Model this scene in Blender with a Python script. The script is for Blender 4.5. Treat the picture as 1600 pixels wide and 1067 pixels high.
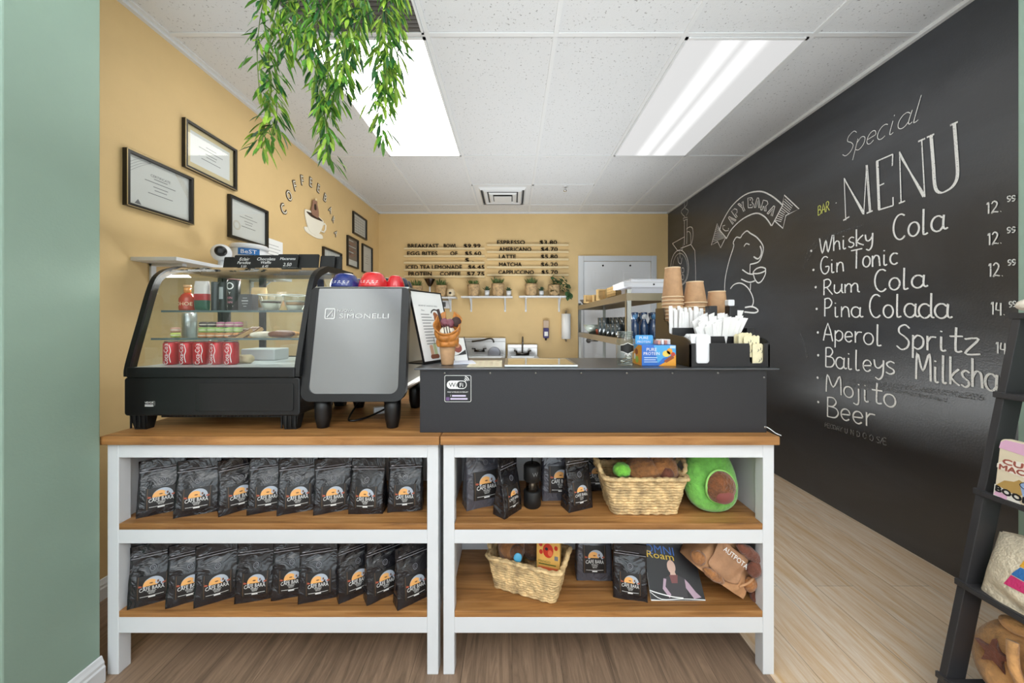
import bpy, bmesh, math, random
from mathutils import Vector, Matrix, noise

for _o in list(bpy.data.objects):
    bpy.data.objects.remove(_o)
SC = bpy.context.scene
COL = SC.collection
F, EYE = 550.0, 1.25            # focal length in pixels of a 1600 px wide frame, eye height (m)
PI = math.pi

# ---------------------------------------------------------------- camera
cam_d = bpy.data.cameras.new('camera')
cam = bpy.data.objects.new('camera', cam_d)
COL.objects.link(cam)
cam.location = (0, 0, EYE)
cam.rotation_euler = (PI / 2, 0, 0)
cam_d.sensor_width = 36.0
cam_d.lens = F / 1600.0 * 36.0
cam_d.shift_y = -29.5 / 1600.0
cam_d.clip_start = 0.05
SC.camera = cam

# ---------------------------------------------------------------- exposure
SC.view_settings.view_transform = 'Standard'
SC.view_settings.look = 'None'
SC.view_settings.exposure = 0.42
SC.view_settings.gamma = 1.0
SC.view_settings.use_curve_mapping = False
SC.cycles.use_denoising = True
SC.cycles.max_bounces = 8
SC.cycles.transparent_max_bounces = 16
SC.cycles.sample_clamp_indirect = 6.0
SC.cycles.caustics_reflective = False
SC.cycles.caustics_refractive = False

# ---------------------------------------------------------------- world: bright overcast daylight outside the shop front
W = bpy.data.worlds.new('daylight')
SC.world = W
W.use_nodes = True
W.node_tree.nodes['Background'].inputs[0].default_value = (0.86, 0.94, 1.0, 1)
W.node_tree.nodes['Background'].inputs[1].default_value = 2.5

# ---------------------------------------------------------------- area lights added to fill the room, with no visible source
def area_light(name, loc, rot, sx, sy, power, col=(1, 1, 1)):
    l = bpy.data.lights.new(name, 'AREA')
    l.shape = 'RECTANGLE'; l.size = sx; l.size_y = sy; l.energy = power; l.color = col
    o = bpy.data.objects.new(name, l); COL.objects.link(o)
    o.location = loc; o.rotation_euler = rot
    return o
# made-up fill light aimed at the ceiling, out of view behind the camera
area_light('uplight_fill', (0.1, -0.9, 1.75), (PI, 0, 0), 1.6, 1.6, 102, (0.93, 0.98, 1.0))
# second added fill light, hidden behind the counter to lift the back ceiling
area_light('uplight_fill_behind_counter', (0.5, 3.1, 0.55), (PI, 0, 0), 1.6, 1.2, 46, (0.93, 0.98, 1.0))

# ================================================================ helpers
def s2l(c):
    c = c / 255.0
    return c / 12.92 if c <= 0.04045 else ((c + 0.055) / 1.055) ** 2.4
def rgb(c):
    return (s2l(c[0]), s2l(c[1]), s2l(c[2]), 1.0)
def P(px, py, Y):
    return Vector(((px - 800) * Y / F, Y, EYE - (py - 504) * Y / F))

class NT:
    def __init__(s, m):
        s.t = m.node_tree; s.n = s.t.nodes; s.l = s.t.links
    def new(s, kind, **kw):
        n = s.n.new(kind)
        for k, v in kw.items():
            if k.startswith('i_'):
                n.inputs[k[2:].replace('_', ' ')].default_value = v
            else:
                setattr(n, k, v)
        return n
    def link(s, a, ao, b, bi):
        s.l.new(a.outputs[ao], b.inputs[bi])

MATS = {}
def mat(name, col, rough=.5, metal=0, var=0, vscale=8, bump=0, bscale=60, spec=.5, coat=0, sheen=0, emit=0, stretch=None, trans=0):
    if name in MATS:
        return MATS[name]
    m = bpy.data.materials.new(name); m.use_nodes = True
    t = NT(m); b = t.n['Principled BSDF']
    b.inputs['Base Color'].default_value = rgb(col)
    b.inputs['Roughness'].default_value = rough
    b.inputs['Metallic'].default_value = metal
    b.inputs['Specular IOR Level'].default_value = spec
    b.inputs['Coat Weight'].default_value = coat
    b.inputs['Sheen Weight'].default_value = sheen
    b.inputs['Transmission Weight'].default_value = trans
    if emit:
        b.inputs['Emission Color'].default_value = rgb(col)
        b.inputs['Emission Strength'].default_value = emit
    if var or bump:
        tc = t.new('ShaderNodeTexCoord')
        mp = t.new('ShaderNodeMapping')
        if stretch: mp.inputs['Scale'].default_value = stretch
        t.link(tc, 'Object', mp, 'Vector')
    if var:
        nz = t.new('ShaderNodeTexNoise', i_Scale=vscale, i_Detail=5.0, i_Roughness=.6)
        t.link(mp, 0, nz, 'Vector')
        r = t.new('ShaderNodeValToRGB')
        d = tuple(max(0, x * (1 - var)) for x in col); u = tuple(min(255, x * (1 + var * .8)) for x in col)
        r.color_ramp.elements[0].color = rgb(d); r.color_ramp.elements[1].color = rgb(u)
        r.color_ramp.elements[0].position = .3; r.color_ramp.elements[1].position = .7
        t.link(nz, 0, r, 0); t.link(r, 0, b, 'Base Color')
    if bump:
        nb = t.new('ShaderNodeTexNoise', i_Scale=bscale, i_Detail=4.0)
        t.link(mp, 0, nb, 'Vector')
        bp = t.new('ShaderNodeBump', i_Strength=bump, i_Distance=.01)
        t.link(nb, 0, bp, 'Height'); t.link(bp, 0, b, 'Normal')
    MATS[name] = m
    return m

def glass(name, tint=(250, 252, 252), refl=1.0, rough=.02):
    if name in MATS: return MATS[name]
    m = bpy.data.materials.new(name); m.use_nodes = True
    t = NT(m); t.n.remove(t.n['Principled BSDF'])
    tr = t.new('ShaderNodeBsdfTransparent'); tr.inputs[0].default_value = rgb(tint)
    gl = t.new('ShaderNodeBsdfGlossy'); gl.inputs['Roughness'].default_value = rough
    gl.inputs[0].default_value = (refl, refl, refl, 1)
    lw_ = t.new('ShaderNodeLayerWeight', i_Blend=.5)
    pw = t.new('ShaderNodeMath', operation='POWER'); pw.inputs[1].default_value = 2.5
    t.link(lw_, 'Facing', pw, 0)
    fr = t.new('ShaderNodeMath', operation='MULTIPLY_ADD'); fr.inputs[1].default_value = .85; fr.inputs[2].default_value = .055
    t.link(pw, 0, fr, 0)
    mx = t.new('ShaderNodeMixShader')
    t.link(fr, 0, mx, 0); t.link(tr, 0, mx, 1); t.link(gl, 0, mx, 2)
    t.link(mx, 0, t.n['Material Output'], 0)
    MATS[name] = m
    return m

def wood(name, dark, mid, light, axis='x', scale=1.0, rough=.45, knots=True):
    if name in MATS: return MATS[name]
    m = bpy.data.materials.new(name); m.use_nodes = True
    t = NT(m); b = t.n['Principled BSDF']
    b.inputs['Roughness'].default_value = rough
    tc = t.new('ShaderNodeTexCoord'); mp = t.new('ShaderNodeMapping')
    long_, short = 1.2 * scale, 16 * scale
    mp.inputs['Scale'].default_value = {'x': (long_, short, short), 'y': (short, long_, short), 'z': (short, short, long_)}[axis]
    t.link(tc, 'Object', mp, 'Vector')
    n1 = t.new('ShaderNodeTexNoise', i_Scale=1.6, i_Detail=8.0, i_Roughness=.62, i_Distortion=1.3)
    t.link(mp, 0, n1, 'Vector')
    r = t.new('ShaderNodeValToRGB')
    e = r.color_ramp.elements
    e[0].color = rgb(dark); e[0].position = .28; e[1].color = rgb(light); e[1].position = .74
    k = e.new(.5); k.color = rgb(mid)
    t.link(n1, 0, r, 0)
    mp2 = t.new('ShaderNodeMapping'); mp2.inputs['Scale'].default_value = {'x': (.45, 4, 4), 'y': (4, .45, 4), 'z': (4, 4, .45)}[axis]
    t.link(tc, 'Object', mp2, 'Vector')
    n2 = t.new('ShaderNodeTexNoise', i_Scale=2.5, i_Detail=2.0, i_Distortion=.5)
    t.link(mp2, 0, n2, 'Vector')
    mx = t.new('ShaderNodeMix', data_type='RGBA', blend_type='MULTIPLY')
    mx.inputs[0].default_value = .55
    r2 = t.new('ShaderNodeValToRGB')
    r2.color_ramp.elements[0].color = (.55, .5, .45, 1); r2.color_ramp.elements[0].position = .35
    r2.color_ramp.elements[1].color = (1.15, 1.1, 1.05, 1); r2.color_ramp.elements[1].position = .62
    t.link(n2, 0, r2, 0)
    t.l.new(r.outputs[0], mx.inputs[6]); t.l.new(r2.outputs[0], mx.inputs[7])
    t.l.new(mx.outputs[2], b.inputs['Base Color'])
    bp = t.new('ShaderNodeBump', i_Strength=.12, i_Distance=.004)
    t.link(n1, 0, bp, 'Height'); t.link(bp, 0, b, 'Normal')
    MATS[name] = m
    return m

class MB:
    """collects faces of ONE mesh object"""
    def __init__(s):
        s.v = []; s.f = []; s.m = []; s.M = Matrix(); s.i = 0; s.sm = []; s.smooth = False
    def add(s, vs, fs, i=None):
        k = len(s.v)
        s.v += [s.M @ Vector(q) for q in vs]
        for f in fs:
            s.f.append([k + a for a in f]); s.m.append(s.i if i is None else i); s.sm.append(s.smooth)
        return s
    def box(s, x0, x1, y0, y1, z0, z1, i=None):
        return s.add([(x0, y0, z0), (x1, y0, z0), (x1, y1, z0), (x0, y1, z0), (x0, y0, z1), (x1, y0, z1), (x1, y1, z1), (x0, y1, z1)],
                     [(0, 3, 2, 1), (4, 5, 6, 7), (0, 1, 5, 4), (1, 2, 6, 5), (2, 3, 7, 6), (3, 0, 4, 7)], i)
    def lathe(s, prof, n=24, c=(0, 0, 0), i=None, cap0=True, cap1=True):
        vs = []; fs = []
        for r, z in prof:
            for a in range(n):
                t = 2 * PI * a / n
                vs.append((c[0] + r * math.cos(t), c[1] + r * math.sin(t), c[2] + z))
        for k in range(len(prof) - 1):
            for a in range(n):
                b = (a + 1) % n
                fs.append((k * n + a, k * n + b, (k + 1) * n + b, (k + 1) * n + a))
        if cap0: fs.append(tuple(reversed(range(n))))
        if cap1: fs.append(tuple((len(prof) - 1) * n + a for a in range(n)))
        o = s.smooth; s.smooth = True; s.add(vs, fs, i); s.smooth = o
        return s
    def tube(s, path, r, n=8, closed=False, i=None):
        path = [Vector(p) for p in path]; L = len(path)
        rs = r if isinstance(r, (list, tuple)) else [r] * L
        vs = []; fs = []; prev = None
        for k, p in enumerate(path):
            a = path[(k - 1) % L] if (closed or k > 0) else p
            b = path[(k + 1) % L] if (closed or k < L - 1) else p
            t = (b - a).normalized()
            if prev is None:
                u = t.orthogonal().normalized()
            else:
                u = (prev - t * prev.dot(t))
                u = u.normalized() if u.length > 1e-6 else t.orthogonal().normalized()
            prev = u; w = t.cross(u)
            for q in range(n):
                an = 2 * PI * q / n
                vs.append(p + (u * math.cos(an) + w * math.sin(an)) * rs[k])
        for k in range(L if closed else L - 1):
            k2 = (k + 1) % L
            for q in range(n):
                q2 = (q + 1) % n
                fs.append((k * n + q, k * n + q2, k2 * n + q2, k2 * n + q))
        if not closed:
            fs.append(tuple(reversed(range(n)))); fs.append(tuple((L - 1) * n + q for q in range(n)))
        o = s.smooth; s.smooth = True; s.add(vs, fs, i); s.smooth = o
        return s
    def prism(s, poly, a0, a1, axis='y', i=None):
        def pt(p, a):
            return {'y': (p[0], a, p[1]), 'x': (a, p[0], p[1]), 'z': (p[0], p[1], a)}[axis]
        n = len(poly)
        vs = [pt(p, a0) for p in poly] + [pt(p, a1) for p in poly]
        fs = [tuple(range(n)), tuple(reversed(range(n, 2 * n)))]
        for k in range(n):
            j = (k + 1) % n
            fs.append((k, k + n, j + n, j))
        return s.add(vs, fs, i)
    def ell(s, c, r, seg=24, ring=16, amp=0, freq=10, i=None, seed=0, sup=1.0):
        vs = []; fs = []
        def pw(x): return math.copysign(abs(x) ** sup, x)
        for a in range(ring + 1):
            th = PI * a / ring
            for b in range(seg):
                ph = 2 * PI * b / seg
                d = Vector((pw(math.sin(th)) * pw(math.cos(ph)), pw(math.sin(th)) * pw(math.sin(ph)), pw(math.cos(th))))
                q = Vector((d.x * r[0], d.y * r[1], d.z * r[2]))
                if amp:
                    q += d * amp * noise.noise(q * freq + Vector((seed, seed * 2, 0)))
                vs.append(q + Vector(c))
        for a in range(ring):
            for b in range(seg):
                b2 = (b + 1) % seg
                fs.append((a * seg + b, a * seg + b2, (a + 1) * seg + b2, (a + 1) * seg + b))
        o = s.smooth; s.smooth = True; s.add(vs, fs, i); s.smooth = o
        return s
    def grid(s, fn, nu, nv, i=None, wrap=False):
        vs = [fn(u / nu, v / nv) for v in range(nv + 1) for u in range(nu + (0 if wrap else 1))]
        w = nu if wrap else nu + 1
        fs = []
        for v in range(nv):
            for u in range(nu):
                u2 = (u + 1) % w
                fs.append((v * w + u, v * w + u2, (v + 1) * w + u2, (v + 1) * w + u))
        o = s.smooth; s.smooth = True; s.add(vs, fs, i); s.smooth = o
        return s
    def shape(s, poly, fn, i=None):
        """flat outline drawn with a mapping fn(x, y) -> point"""
        return s.add([fn(*p) for p in poly], [tuple(range(len(poly)))], i)
    def ribbon(s, pts, w, fn, i=None):
        """stroke of width w along 2D pts, mapped by fn"""
        pts = [Vector((p[0], p[1])) for p in pts]
        vs = []; L = len(pts)
        for k, p in enumerate(pts):
            a = pts[max(0, k - 1)]; b = pts[min(L - 1, k + 1)]
            t = b - a
            t = t.normalized() if t.length > 1e-9 else Vector((1, 0))
            nn = Vector((-t.y, t.x)) * w / 2
            vs += [fn(*(p + nn)), fn(*(p - nn))]
        return s.add(vs, [(2 * k, 2 * k + 1, 2 * k + 3, 2 * k + 2) for k in range(L - 1)], i)
    def text(s, txt, size, fn, align='c', i=None, squeeze=None, bold=0):
        if bold:
            for dx, dy in ((-1, 0), (1, 0), (0, 1), (0, -1)):
                s.text(txt, size, lambda x, y, dx=dx, dy=dy: fn(x + dx * bold, y + dy * bold), align, i, squeeze)
        vs, fs, w = text_geo(txt)
        sx = size if squeeze is None else squeeze / max(w, 1e-6)
        off = {'c': -w / 2, 'l': 0, 'r': -w}[align]
        return s.add([fn((x + off) * sx, y * size) for x, y in vs], fs, i)
    def build(s, name, mats, parent=None, loc=None, rot=None, bevel=0, seg=2, sub=0, normals=True):
        me = bpy.data.meshes.new(name)
        me.from_pydata([tuple(v) for v in s.v], [], s.f)
        if not isinstance(mats, (list, tuple)): mats = [mats]
        for m in mats: me.materials.append(m)
        me.polygons.foreach_set('material_index', s.m)
        me.polygons.foreach_set('use_smooth', s.sm)
        if normals:
            bm = bmesh.new(); bm.from_mesh(me)
            bmesh.ops.recalc_face_normals(bm, faces=bm.faces)
            bm.to_mesh(me); bm.free()
        me.update()
        o = bpy.data.objects.new(name, me); COL.objects.link(o)
        if parent is not None: o.parent = parent
        if loc is not None: o.location = loc
        if rot is not None: o.rotation_euler = rot
        if bevel:
            b = o.modifiers.new('bevel', 'BEVEL'); b.width = bevel; b.segments = seg; b.limit_method = 'ANGLE'
            b.harden_normals = False
        if sub:
            b = o.modifiers.new('sub', 'SUBSURF'); b.levels = sub; b.render_levels = sub
        return o

_TXT = {}
def text_geo(txt):
    if txt in _TXT: return _TXT[txt]
    cu = bpy.data.curves.new('t', 'FONT'); cu.body = txt; cu.resolution_u = 2; cu.size = 1.0
    ob = bpy.data.objects.new('t', cu)
    me = ob.to_mesh()
    vs = [(v.co.x, v.co.y) for v in me.vertices]; fs = [tuple(p.vertices) for p in me.polygons]
    ob.to_mesh_clear()
    bpy.data.objects.remove(ob); bpy.data.curves.remove(cu)
    xs = [v[0] for v in vs] or [0, 1]
    x0 = min(xs)
    r = ([(x - x0, y) for x, y in vs], fs, max(xs) - x0)
    _TXT[txt] = r
    return r

def tag(o, label=None, cat=None, group=None, kind=None):
    if label: o['label'] = label
    if cat: o['category'] = cat
    if group: o['group'] = group
    if kind: o['kind'] = kind
    return o
def thing(name, label, cat, loc=(0, 0, 0), rz=0, group=None):
    o = bpy.data.objects.new(name, None); COL.objects.link(o); o['kind'] = 'thing'
    o.empty_display_size = .05
    o.location = loc; o.rotation_euler = (0, 0, rz)
    return tag(o, label, cat, group)
def struct(o):
    o['kind'] = 'structure'
    return o
def dup(root, loc, rz=None, label=None, group=None):
    r = root.copy(); COL.objects.link(r); r.location = loc
    if rz is not None: r.rotation_euler = (0, 0, rz)
    if label: r['label'] = label
    if group: r['group'] = group
    for ch in list(root.children):
        c = ch.copy(); COL.objects.link(c); c.parent = r
        for g in list(ch.children):
            d = g.copy(); COL.objects.link(d); d.parent = c
    return r
def smoothpts(pts, k=5, closed=False):
    """Catmull-Rom through 2D/3D points"""
    pts = [Vector(p) for p in pts]; L = len(pts); out = []
    for a in range(L if closed else L - 1):
        p0 = pts[(a - 1) % L] if (closed or a > 0) else pts[0]
        p1 = pts[a]; p2 = pts[(a + 1) % L]
        p3 = pts[(a + 2) % L] if (closed or a < L - 2) else pts[-1]
        for q in range(k):
            t = q / k
            out.append(.5 * ((2 * p1) + (p2 - p0) * t + (2 * p0 - 5 * p1 + 4 * p2 - p3) * t * t + (3 * p1 - p0 - 3 * p2 + p3) * t ** 3))
    if not closed: out.append(pts[-1])
    return out
def circle(cx, cy, rx, ry=None, n=20, a0=0, a1=2 * PI):
    ry = rx if ry is None else ry
    full = abs(a1 - a0 - 2 * PI) < 1e-6
    return [(cx + rx * math.cos(a0 + (a1 - a0) * k / (n if full else n - 1)), cy + ry * math.sin(a0 + (a1 - a0) * k / (n if full else n - 1))) for k in range(n)]
def rrect(x0, x1, y0, y1, r, n=5):
    out = []
    for cx, cy, a in ((x1 - r, y1 - r, 0), (x0 + r, y1 - r, PI / 2), (x0 + r, y0 + r, PI), (x1 - r, y0 + r, 1.5 * PI)):
        out += [(cx + r * math.cos(a + PI / 2 * k / n), cy + r * math.sin(a + PI / 2 * k / n)) for k in range(n + 1)]
    return out

# ---------------------------------------------------------------- shared materials
WHITE = mat('white_lacquer', (222, 224, 227), .38)
BLACK = mat('black_plastic', (15, 15, 17), .36)
BLACKM = mat('matte_black', (16, 16, 17), .55)
STEEL = mat('stainless_steel', (176, 176, 172), .28, 1)
CHROME = mat('chrome', (205, 205, 205), .12, 1)
OAK = wood('oak', (112, 74, 38), (166, 117, 66), (194, 146, 92), 'x')
PAPER = mat('white_paper', (240, 240, 238), .7)
PRINT = mat('print_black', (40, 40, 42), .6)
GREYP = mat('print_grey', (120, 120, 122), .6)
KRAFT = mat('kraft_paper', (190, 150, 112), .75, var=.06, vscale=40)
GLASS = glass('clear_glass')
WTEXT = mat('white_print', (238, 238, 236), .6)
# ================================================================ the room
XL, XR, YB, YF, ZC = -1.858, 2.174, 4.908, -3.0, 2.785
TAN = mat('tan_wall_paint', (221, 190, 136), .62, var=.02, vscale=3, bump=.06, bscale=140)
SAGE = mat('sage_green_paint', (143, 167, 152), .55, var=.02, vscale=3, bump=.06, bscale=140)
OFFW = mat('off_white_paint', (222, 222, 218), .6)

def floor_mat(name, base, c1, c2, streak_d, streak_l, amt=.62):
    m = bpy.data.materials.new(name); m.use_nodes = True
    t = NT(m); b = t.n['Principled BSDF']; b.inputs['Roughness'].default_value = .42
    tc = t.new('ShaderNodeTexCoord')
    mp = t.new('ShaderNodeMapping'); mp.inputs['Rotation'].default_value = (0, 0, PI / 2)
    t.link(tc, 'Object', mp, 'Vector')
    br = t.new('ShaderNodeTexBrick', offset=.37, i_Scale=1.0, i_Mortar_Size=.0008, i_Brick_Width=1.22, i_Row_Height=.18, i_Bias=0.0)
    br.inputs['Color1'].default_value = rgb(c1); br.inputs['Color2'].default_value = rgb(c2)
    br.inputs['Mortar'].default_value = rgb(tuple(x * .62 for x in base))
    t.link(mp, 0, br, 'Vector')
    mg = t.new('ShaderNodeMapping'); mg.inputs['Scale'].default_value = (19, 1.5, 1)
    t.link(tc, 'Object', mg, 'Vector')
    n1 = t.new('ShaderNodeTexNoise', i_Scale=1.5, i_Detail=9.0, i_Roughness=.68, i_Distortion=1.6)
    t.link(mg, 0, n1, 'Vector')
    r = t.new('ShaderNodeValToRGB'); e = r.color_ramp.elements
    e[0].color = rgb(streak_d); e[0].position = .3; e[1].color = rgb(streak_l); e[1].position = .7
    t.link(n1, 0, r, 0)
    mx = t.new('ShaderNodeMix', data_type='RGBA', blend_type='OVERLAY'); mx.inputs[0].default_value = amt
    t.l.new(br.outputs[0], mx.inputs[6]); t.l.new(r.outputs[0], mx.inputs[7])
    t.l.new(mx.outputs[2], b.inputs['Base Color'])
    bp = t.new('ShaderNodeBump', i_Strength=.12, i_Distance=.003)
    t.link(n1, 0, bp, 'Height'); t.link(bp, 0, b, 'Normal')
    return m
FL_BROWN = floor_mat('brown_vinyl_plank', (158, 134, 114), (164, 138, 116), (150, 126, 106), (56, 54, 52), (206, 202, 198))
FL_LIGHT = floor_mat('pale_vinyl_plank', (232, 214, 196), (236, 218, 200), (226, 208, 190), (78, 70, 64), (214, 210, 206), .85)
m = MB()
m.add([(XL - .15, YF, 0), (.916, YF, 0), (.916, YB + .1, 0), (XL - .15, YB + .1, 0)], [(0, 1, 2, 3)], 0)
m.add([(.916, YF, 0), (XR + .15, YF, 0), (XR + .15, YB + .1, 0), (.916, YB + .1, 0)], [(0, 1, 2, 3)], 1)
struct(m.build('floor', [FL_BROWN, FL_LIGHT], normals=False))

def chalk_wall_mat():
    m = bpy.data.materials.new('chalkboard_paint'); m.use_nodes = True
    t = NT(m); b = t.n['Principled BSDF']; b.inputs['Roughness'].default_value = .3
    b.inputs['Specular IOR Level'].default_value = 1.0
    tc = t.new('ShaderNodeTexCoord'); mp = t.new('ShaderNodeMapping'); mp.inputs['Scale'].default_value = (1, .55, 1.6)
    mp.inputs['Rotation'].default_value = (.25, 0, 0)
    t.link(tc, 'Object', mp, 'Vector')
    n = t.new('ShaderNodeTexNoise', i_Scale=1.7, i_Detail=7.0, i_Roughness=.62, i_Distortion=.8)
    t.link(mp, 0, n, 'Vector')
    r = t.new('ShaderNodeValToRGB'); e = r.color_ramp.elements
    e[0].color = rgb((36, 39, 45)); e[0].position = .42; e[1].color = rgb((60, 64, 71)); e[1].position = .8
    t.link(n, 0, r, 0); t.link(r, 0, b, 'Base Color')
    n2 = t.new('ShaderNodeTexNoise', i_Scale=120.0, i_Detail=3.0)
    t.link(tc, 'Object', n2, 'Vector')
    bp = t.new('ShaderNodeBump', i_Strength=.16, i_Distance=.004)
    t.link(n2, 0, bp, 'Height'); t.link(bp, 0, b, 'Normal')
    return m
CHALKWALL = chalk_wall_mat()
struct(MB().box(XL - .12, XL, 1.1, YB + .1, 0, ZC + .1).build('wall_left', TAN))
struct(MB().box(XL - .12, XL, YF, 1.1, 0, ZC + .1).build('wall_left_front', OFFW))
struct(MB().box(XL, XR, YB, YB + .1, 0, ZC + .1).build('wall_back', TAN))
WALLR = struct(MB().box(XR, XR + .12, 1.0, YB + .1, 0, ZC + .1).build('wall_right', CHALKWALL))
struct(MB().box(XR, XR + .12, YF, 1.0, 0, ZC + .1).build('wall_right_front', OFFW))
# green pillars on both sides of the opening to the counter area
struct(MB().box(XL, -1.433, .989, 1.2255, 0, ZC).build('wall_left_pillar', SAGE, bevel=.004))
struct(MB().box(1.83, XR, .62, 1.275, 0, ZC).build('wall_right_pillar', SAGE, bevel=.006, seg=3))
# shop front behind the viewer: wall with a wide glazed opening
m = MB(); m.box(XL, -1.55, YF - .1, YF, 0, ZC); m.box(1.87, XR, YF - .1, YF, 0, ZC); m.box(-1.55, 1.87, YF - .1, YF, 2.6, ZC)
struct(m.build('wall_front', OFFW))
w1 = struct(bpy.data.objects.new('window_1', None)); COL.objects.link(w1); w1.location = (0, YF, 0)
m = MB()
for x in (-1.55, -.43, .69, 1.83): m.box(x, x + .04, -.07, -.03, 0, 2.6)
m.box(-1.55, 1.87, -.07, -.03, 0, .06); m.box(-1.55, 1.87, -.07, -.03, 2.54, 2.6)
m.build('window_frame', BLACKM, w1)
MB().box(-1.55, 1.87, -.055, -.05, .06, 2.54).build('window_pane', GLASS, w1)

# baseboards: moulded profile run along the walls
BB = [(0, 0), (.016, 0), (.016, .052), (.012, .058), (.012, .068), (.007, .078), (.004, .088), (0, .09)]
def baseboard_y(name, x, y0, y1, sign=1):
    return struct(MB().prism([(x + sign * p[0], p[1]) for p in BB], y0, y1, 'y').build(name, WHITE))
baseboard_y('baseboard_left_pillar', -1.433, .99, 1.2275)
baseboard_y('baseboard_left', XL, 1.2275, YB)
baseboard_y('baseboard_right_pillar', 1.83, .62, 1.275, -1)
m = MB(); m.prism([(YB - p[0], p[1]) for p in BB], XL + .02, .86, 'x'); m.prism([(YB - p[0], p[1]) for p in BB], 2.06, XR, 'x')
struct(m.build('baseboard_back', WHITE))

# ---- ceiling
def tile_mat():
    m = bpy.data.materials.new('acoustic_ceiling_tile'); m.use_nodes = True
    t = NT(m); b = t.n['Principled BSDF']; b.inputs['Roughness'].default_value = .85
    tc = t.new('ShaderNodeTexCoord')
    n = t.new('ShaderNodeTexNoise', i_Scale=85.0, i_Detail=2.0, i_Roughness=.5); t.link(tc, 'Object', n, 'Vector')
    r = t.new('ShaderNodeValToRGB'); e = r.color_ramp.elements
    e[0].color = rgb((150, 150, 150)); e[0].position = .27; e[1].color = rgb((213, 214, 216)); e[1].position = .36
    t.link(n, 0, r, 0); t.link(r, 0, b, 'Base Color')
    n2 = t.new('ShaderNodeTexNoise', i_Scale=160.0, i_Detail=3.0); t.link(tc, 'Object', n2, 'Vector')
    bp = t.new('ShaderNodeBump', i_Strength=.22, i_Distance=.004)
    t.link(n2, 0, bp, 'Height'); t.link(bp, 0, b, 'Normal')
    return m
TILE = tile_mat()
TBAR = mat('ceiling_grid_white', (217, 218, 219), .5)
struct(MB().box(XL, XR, YF, YB, ZC, ZC + .1).build('ceiling', TILE))
GX = [-1.824, -1.138, -.452, .2328, .919, 1.605]
GY = [-2.24, -.87, .501, 1.872, 3.241, 4.588]
m = MB()
for x in GX: m.box(x - .012, x + .012, YF, YB, ZC - .006, ZC + .001)
for y in GY: m.box(XL, XR, y - .012, y + .012, ZC - .0056, ZC + .0012)
for a, b_ in ((GX[2], GX[3]), (GX[3], GX[4])): m.box(a, b_, 3.918 - .012, 3.918 + .012, ZC - .006, ZC + .001)
m.box(GX[1], GX[2], 1.187 - .012, 1.187 + .012, ZC - .006, ZC + .001)
m.box(XL, XL + .022, YF, YB, ZC - .02, ZC); m.box(XR - .022, XR, YF, YB, ZC - .02, ZC); m.box(XL, XR, YB - .022, YB, ZC - .02, ZC)
struct(m.build('trim_1', TBAR))

def diffuser_mat(name, col, base, stripe, alb=235):
    """glowing lens of a fluorescent troffer; the two tubes behind it show as brighter bands"""
    m = bpy.data.materials.new(name); m.use_nodes = True
    t = NT(m); b = t.n['Principled BSDF']
    b.inputs['Base Color'].default_value = rgb((alb, alb, alb)); b.inputs['Roughness'].default_value = .6; b.inputs['Specular IOR Level'].default_value = .2
    tc = t.new('ShaderNodeTexCoord'); sp = t.new('ShaderNodeSeparateXYZ'); t.link(tc, 'Object', sp, 0)
    ab = t.new('ShaderNodeMath', operation='ABSOLUTE'); t.link(sp, 'X', ab, 0)
    su = t.new('ShaderNodeMath', operation='SUBTRACT'); su.inputs[1].default_value = .075; t.link(ab, 0, su, 0)
    a2 = t.new('ShaderNodeMath', operation='ABSOLUTE'); t.link(su, 0, a2, 0)
    mr = t.new('ShaderNodeMapRange', interpolation_type='SMOOTHSTEP')
    mr.inputs['From Min'].default_value = 0.0; mr.inputs['From Max'].default_value = .085
    mr.inputs['To Min'].default_value = stripe; mr.inputs['To Max'].default_value = base
    t.link(a2, 0, mr, 'Value')
    b.inputs['Emission Color'].default_value = rgb(col)
    t.link(mr, 0, b, 'Emission Strength')
    return m
DIFF_B = diffuser_mat('troffer_lens_bright', (255, 253, 246), 4.0, 4.5)
DIFF_D = diffuser_mat('troffer_lens_dim', (255, 255, 255), .47, .86, 110)
def troffer(x0, y0, y1, lens, label):
    x1 = x0 + .686
    t = thing('ceiling_light', label, 'ceiling light', ((x0 + x1) / 2, (y0 + y1) / 2, ZC), group='fluorescent troffers in the ceiling')
    hx, hy = (x1 - x0) / 2 - .013, (y1 - y0) / 2 - .013
    m = MB()
    m.box(-hx, hx, -hy, -hy + .014, -.012, -.001); m.box(-hx, hx, hy - .014, hy, -.012, -.001)
    m.box(-hx, -hx + .014, -hy, hy, -.012, -.001); m.box(hx - .014, hx, -hy, hy, -.012, -.001)
    m.build('frame', TBAR, t)
    MB().box(-hx + .014, hx - .014, -hy + .014, hy - .014, -.008, -.002).build('diffuser', lens, t)
troffer(GX[1], GY[3], GY[4], DIFF_B, 'bright white ceiling light panel seen behind the hanging vines')
troffer(GX[4], GY[3], GY[4], DIFF_D, 'ceiling light panel beside the chalkboard wall with two tube stripes showing')
troffer(GX[1], GY[0], GY[1], DIFF_B, 'added unseen fill panel in the ceiling near the shop front, tan wall side')  # invented pair behind the camera, added to brighten the fronts
troffer(GX[4], GY[0], GY[1], DIFF_B, 'added unseen fill panel in the ceiling near the shop front, chalkboard wall side')

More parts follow.
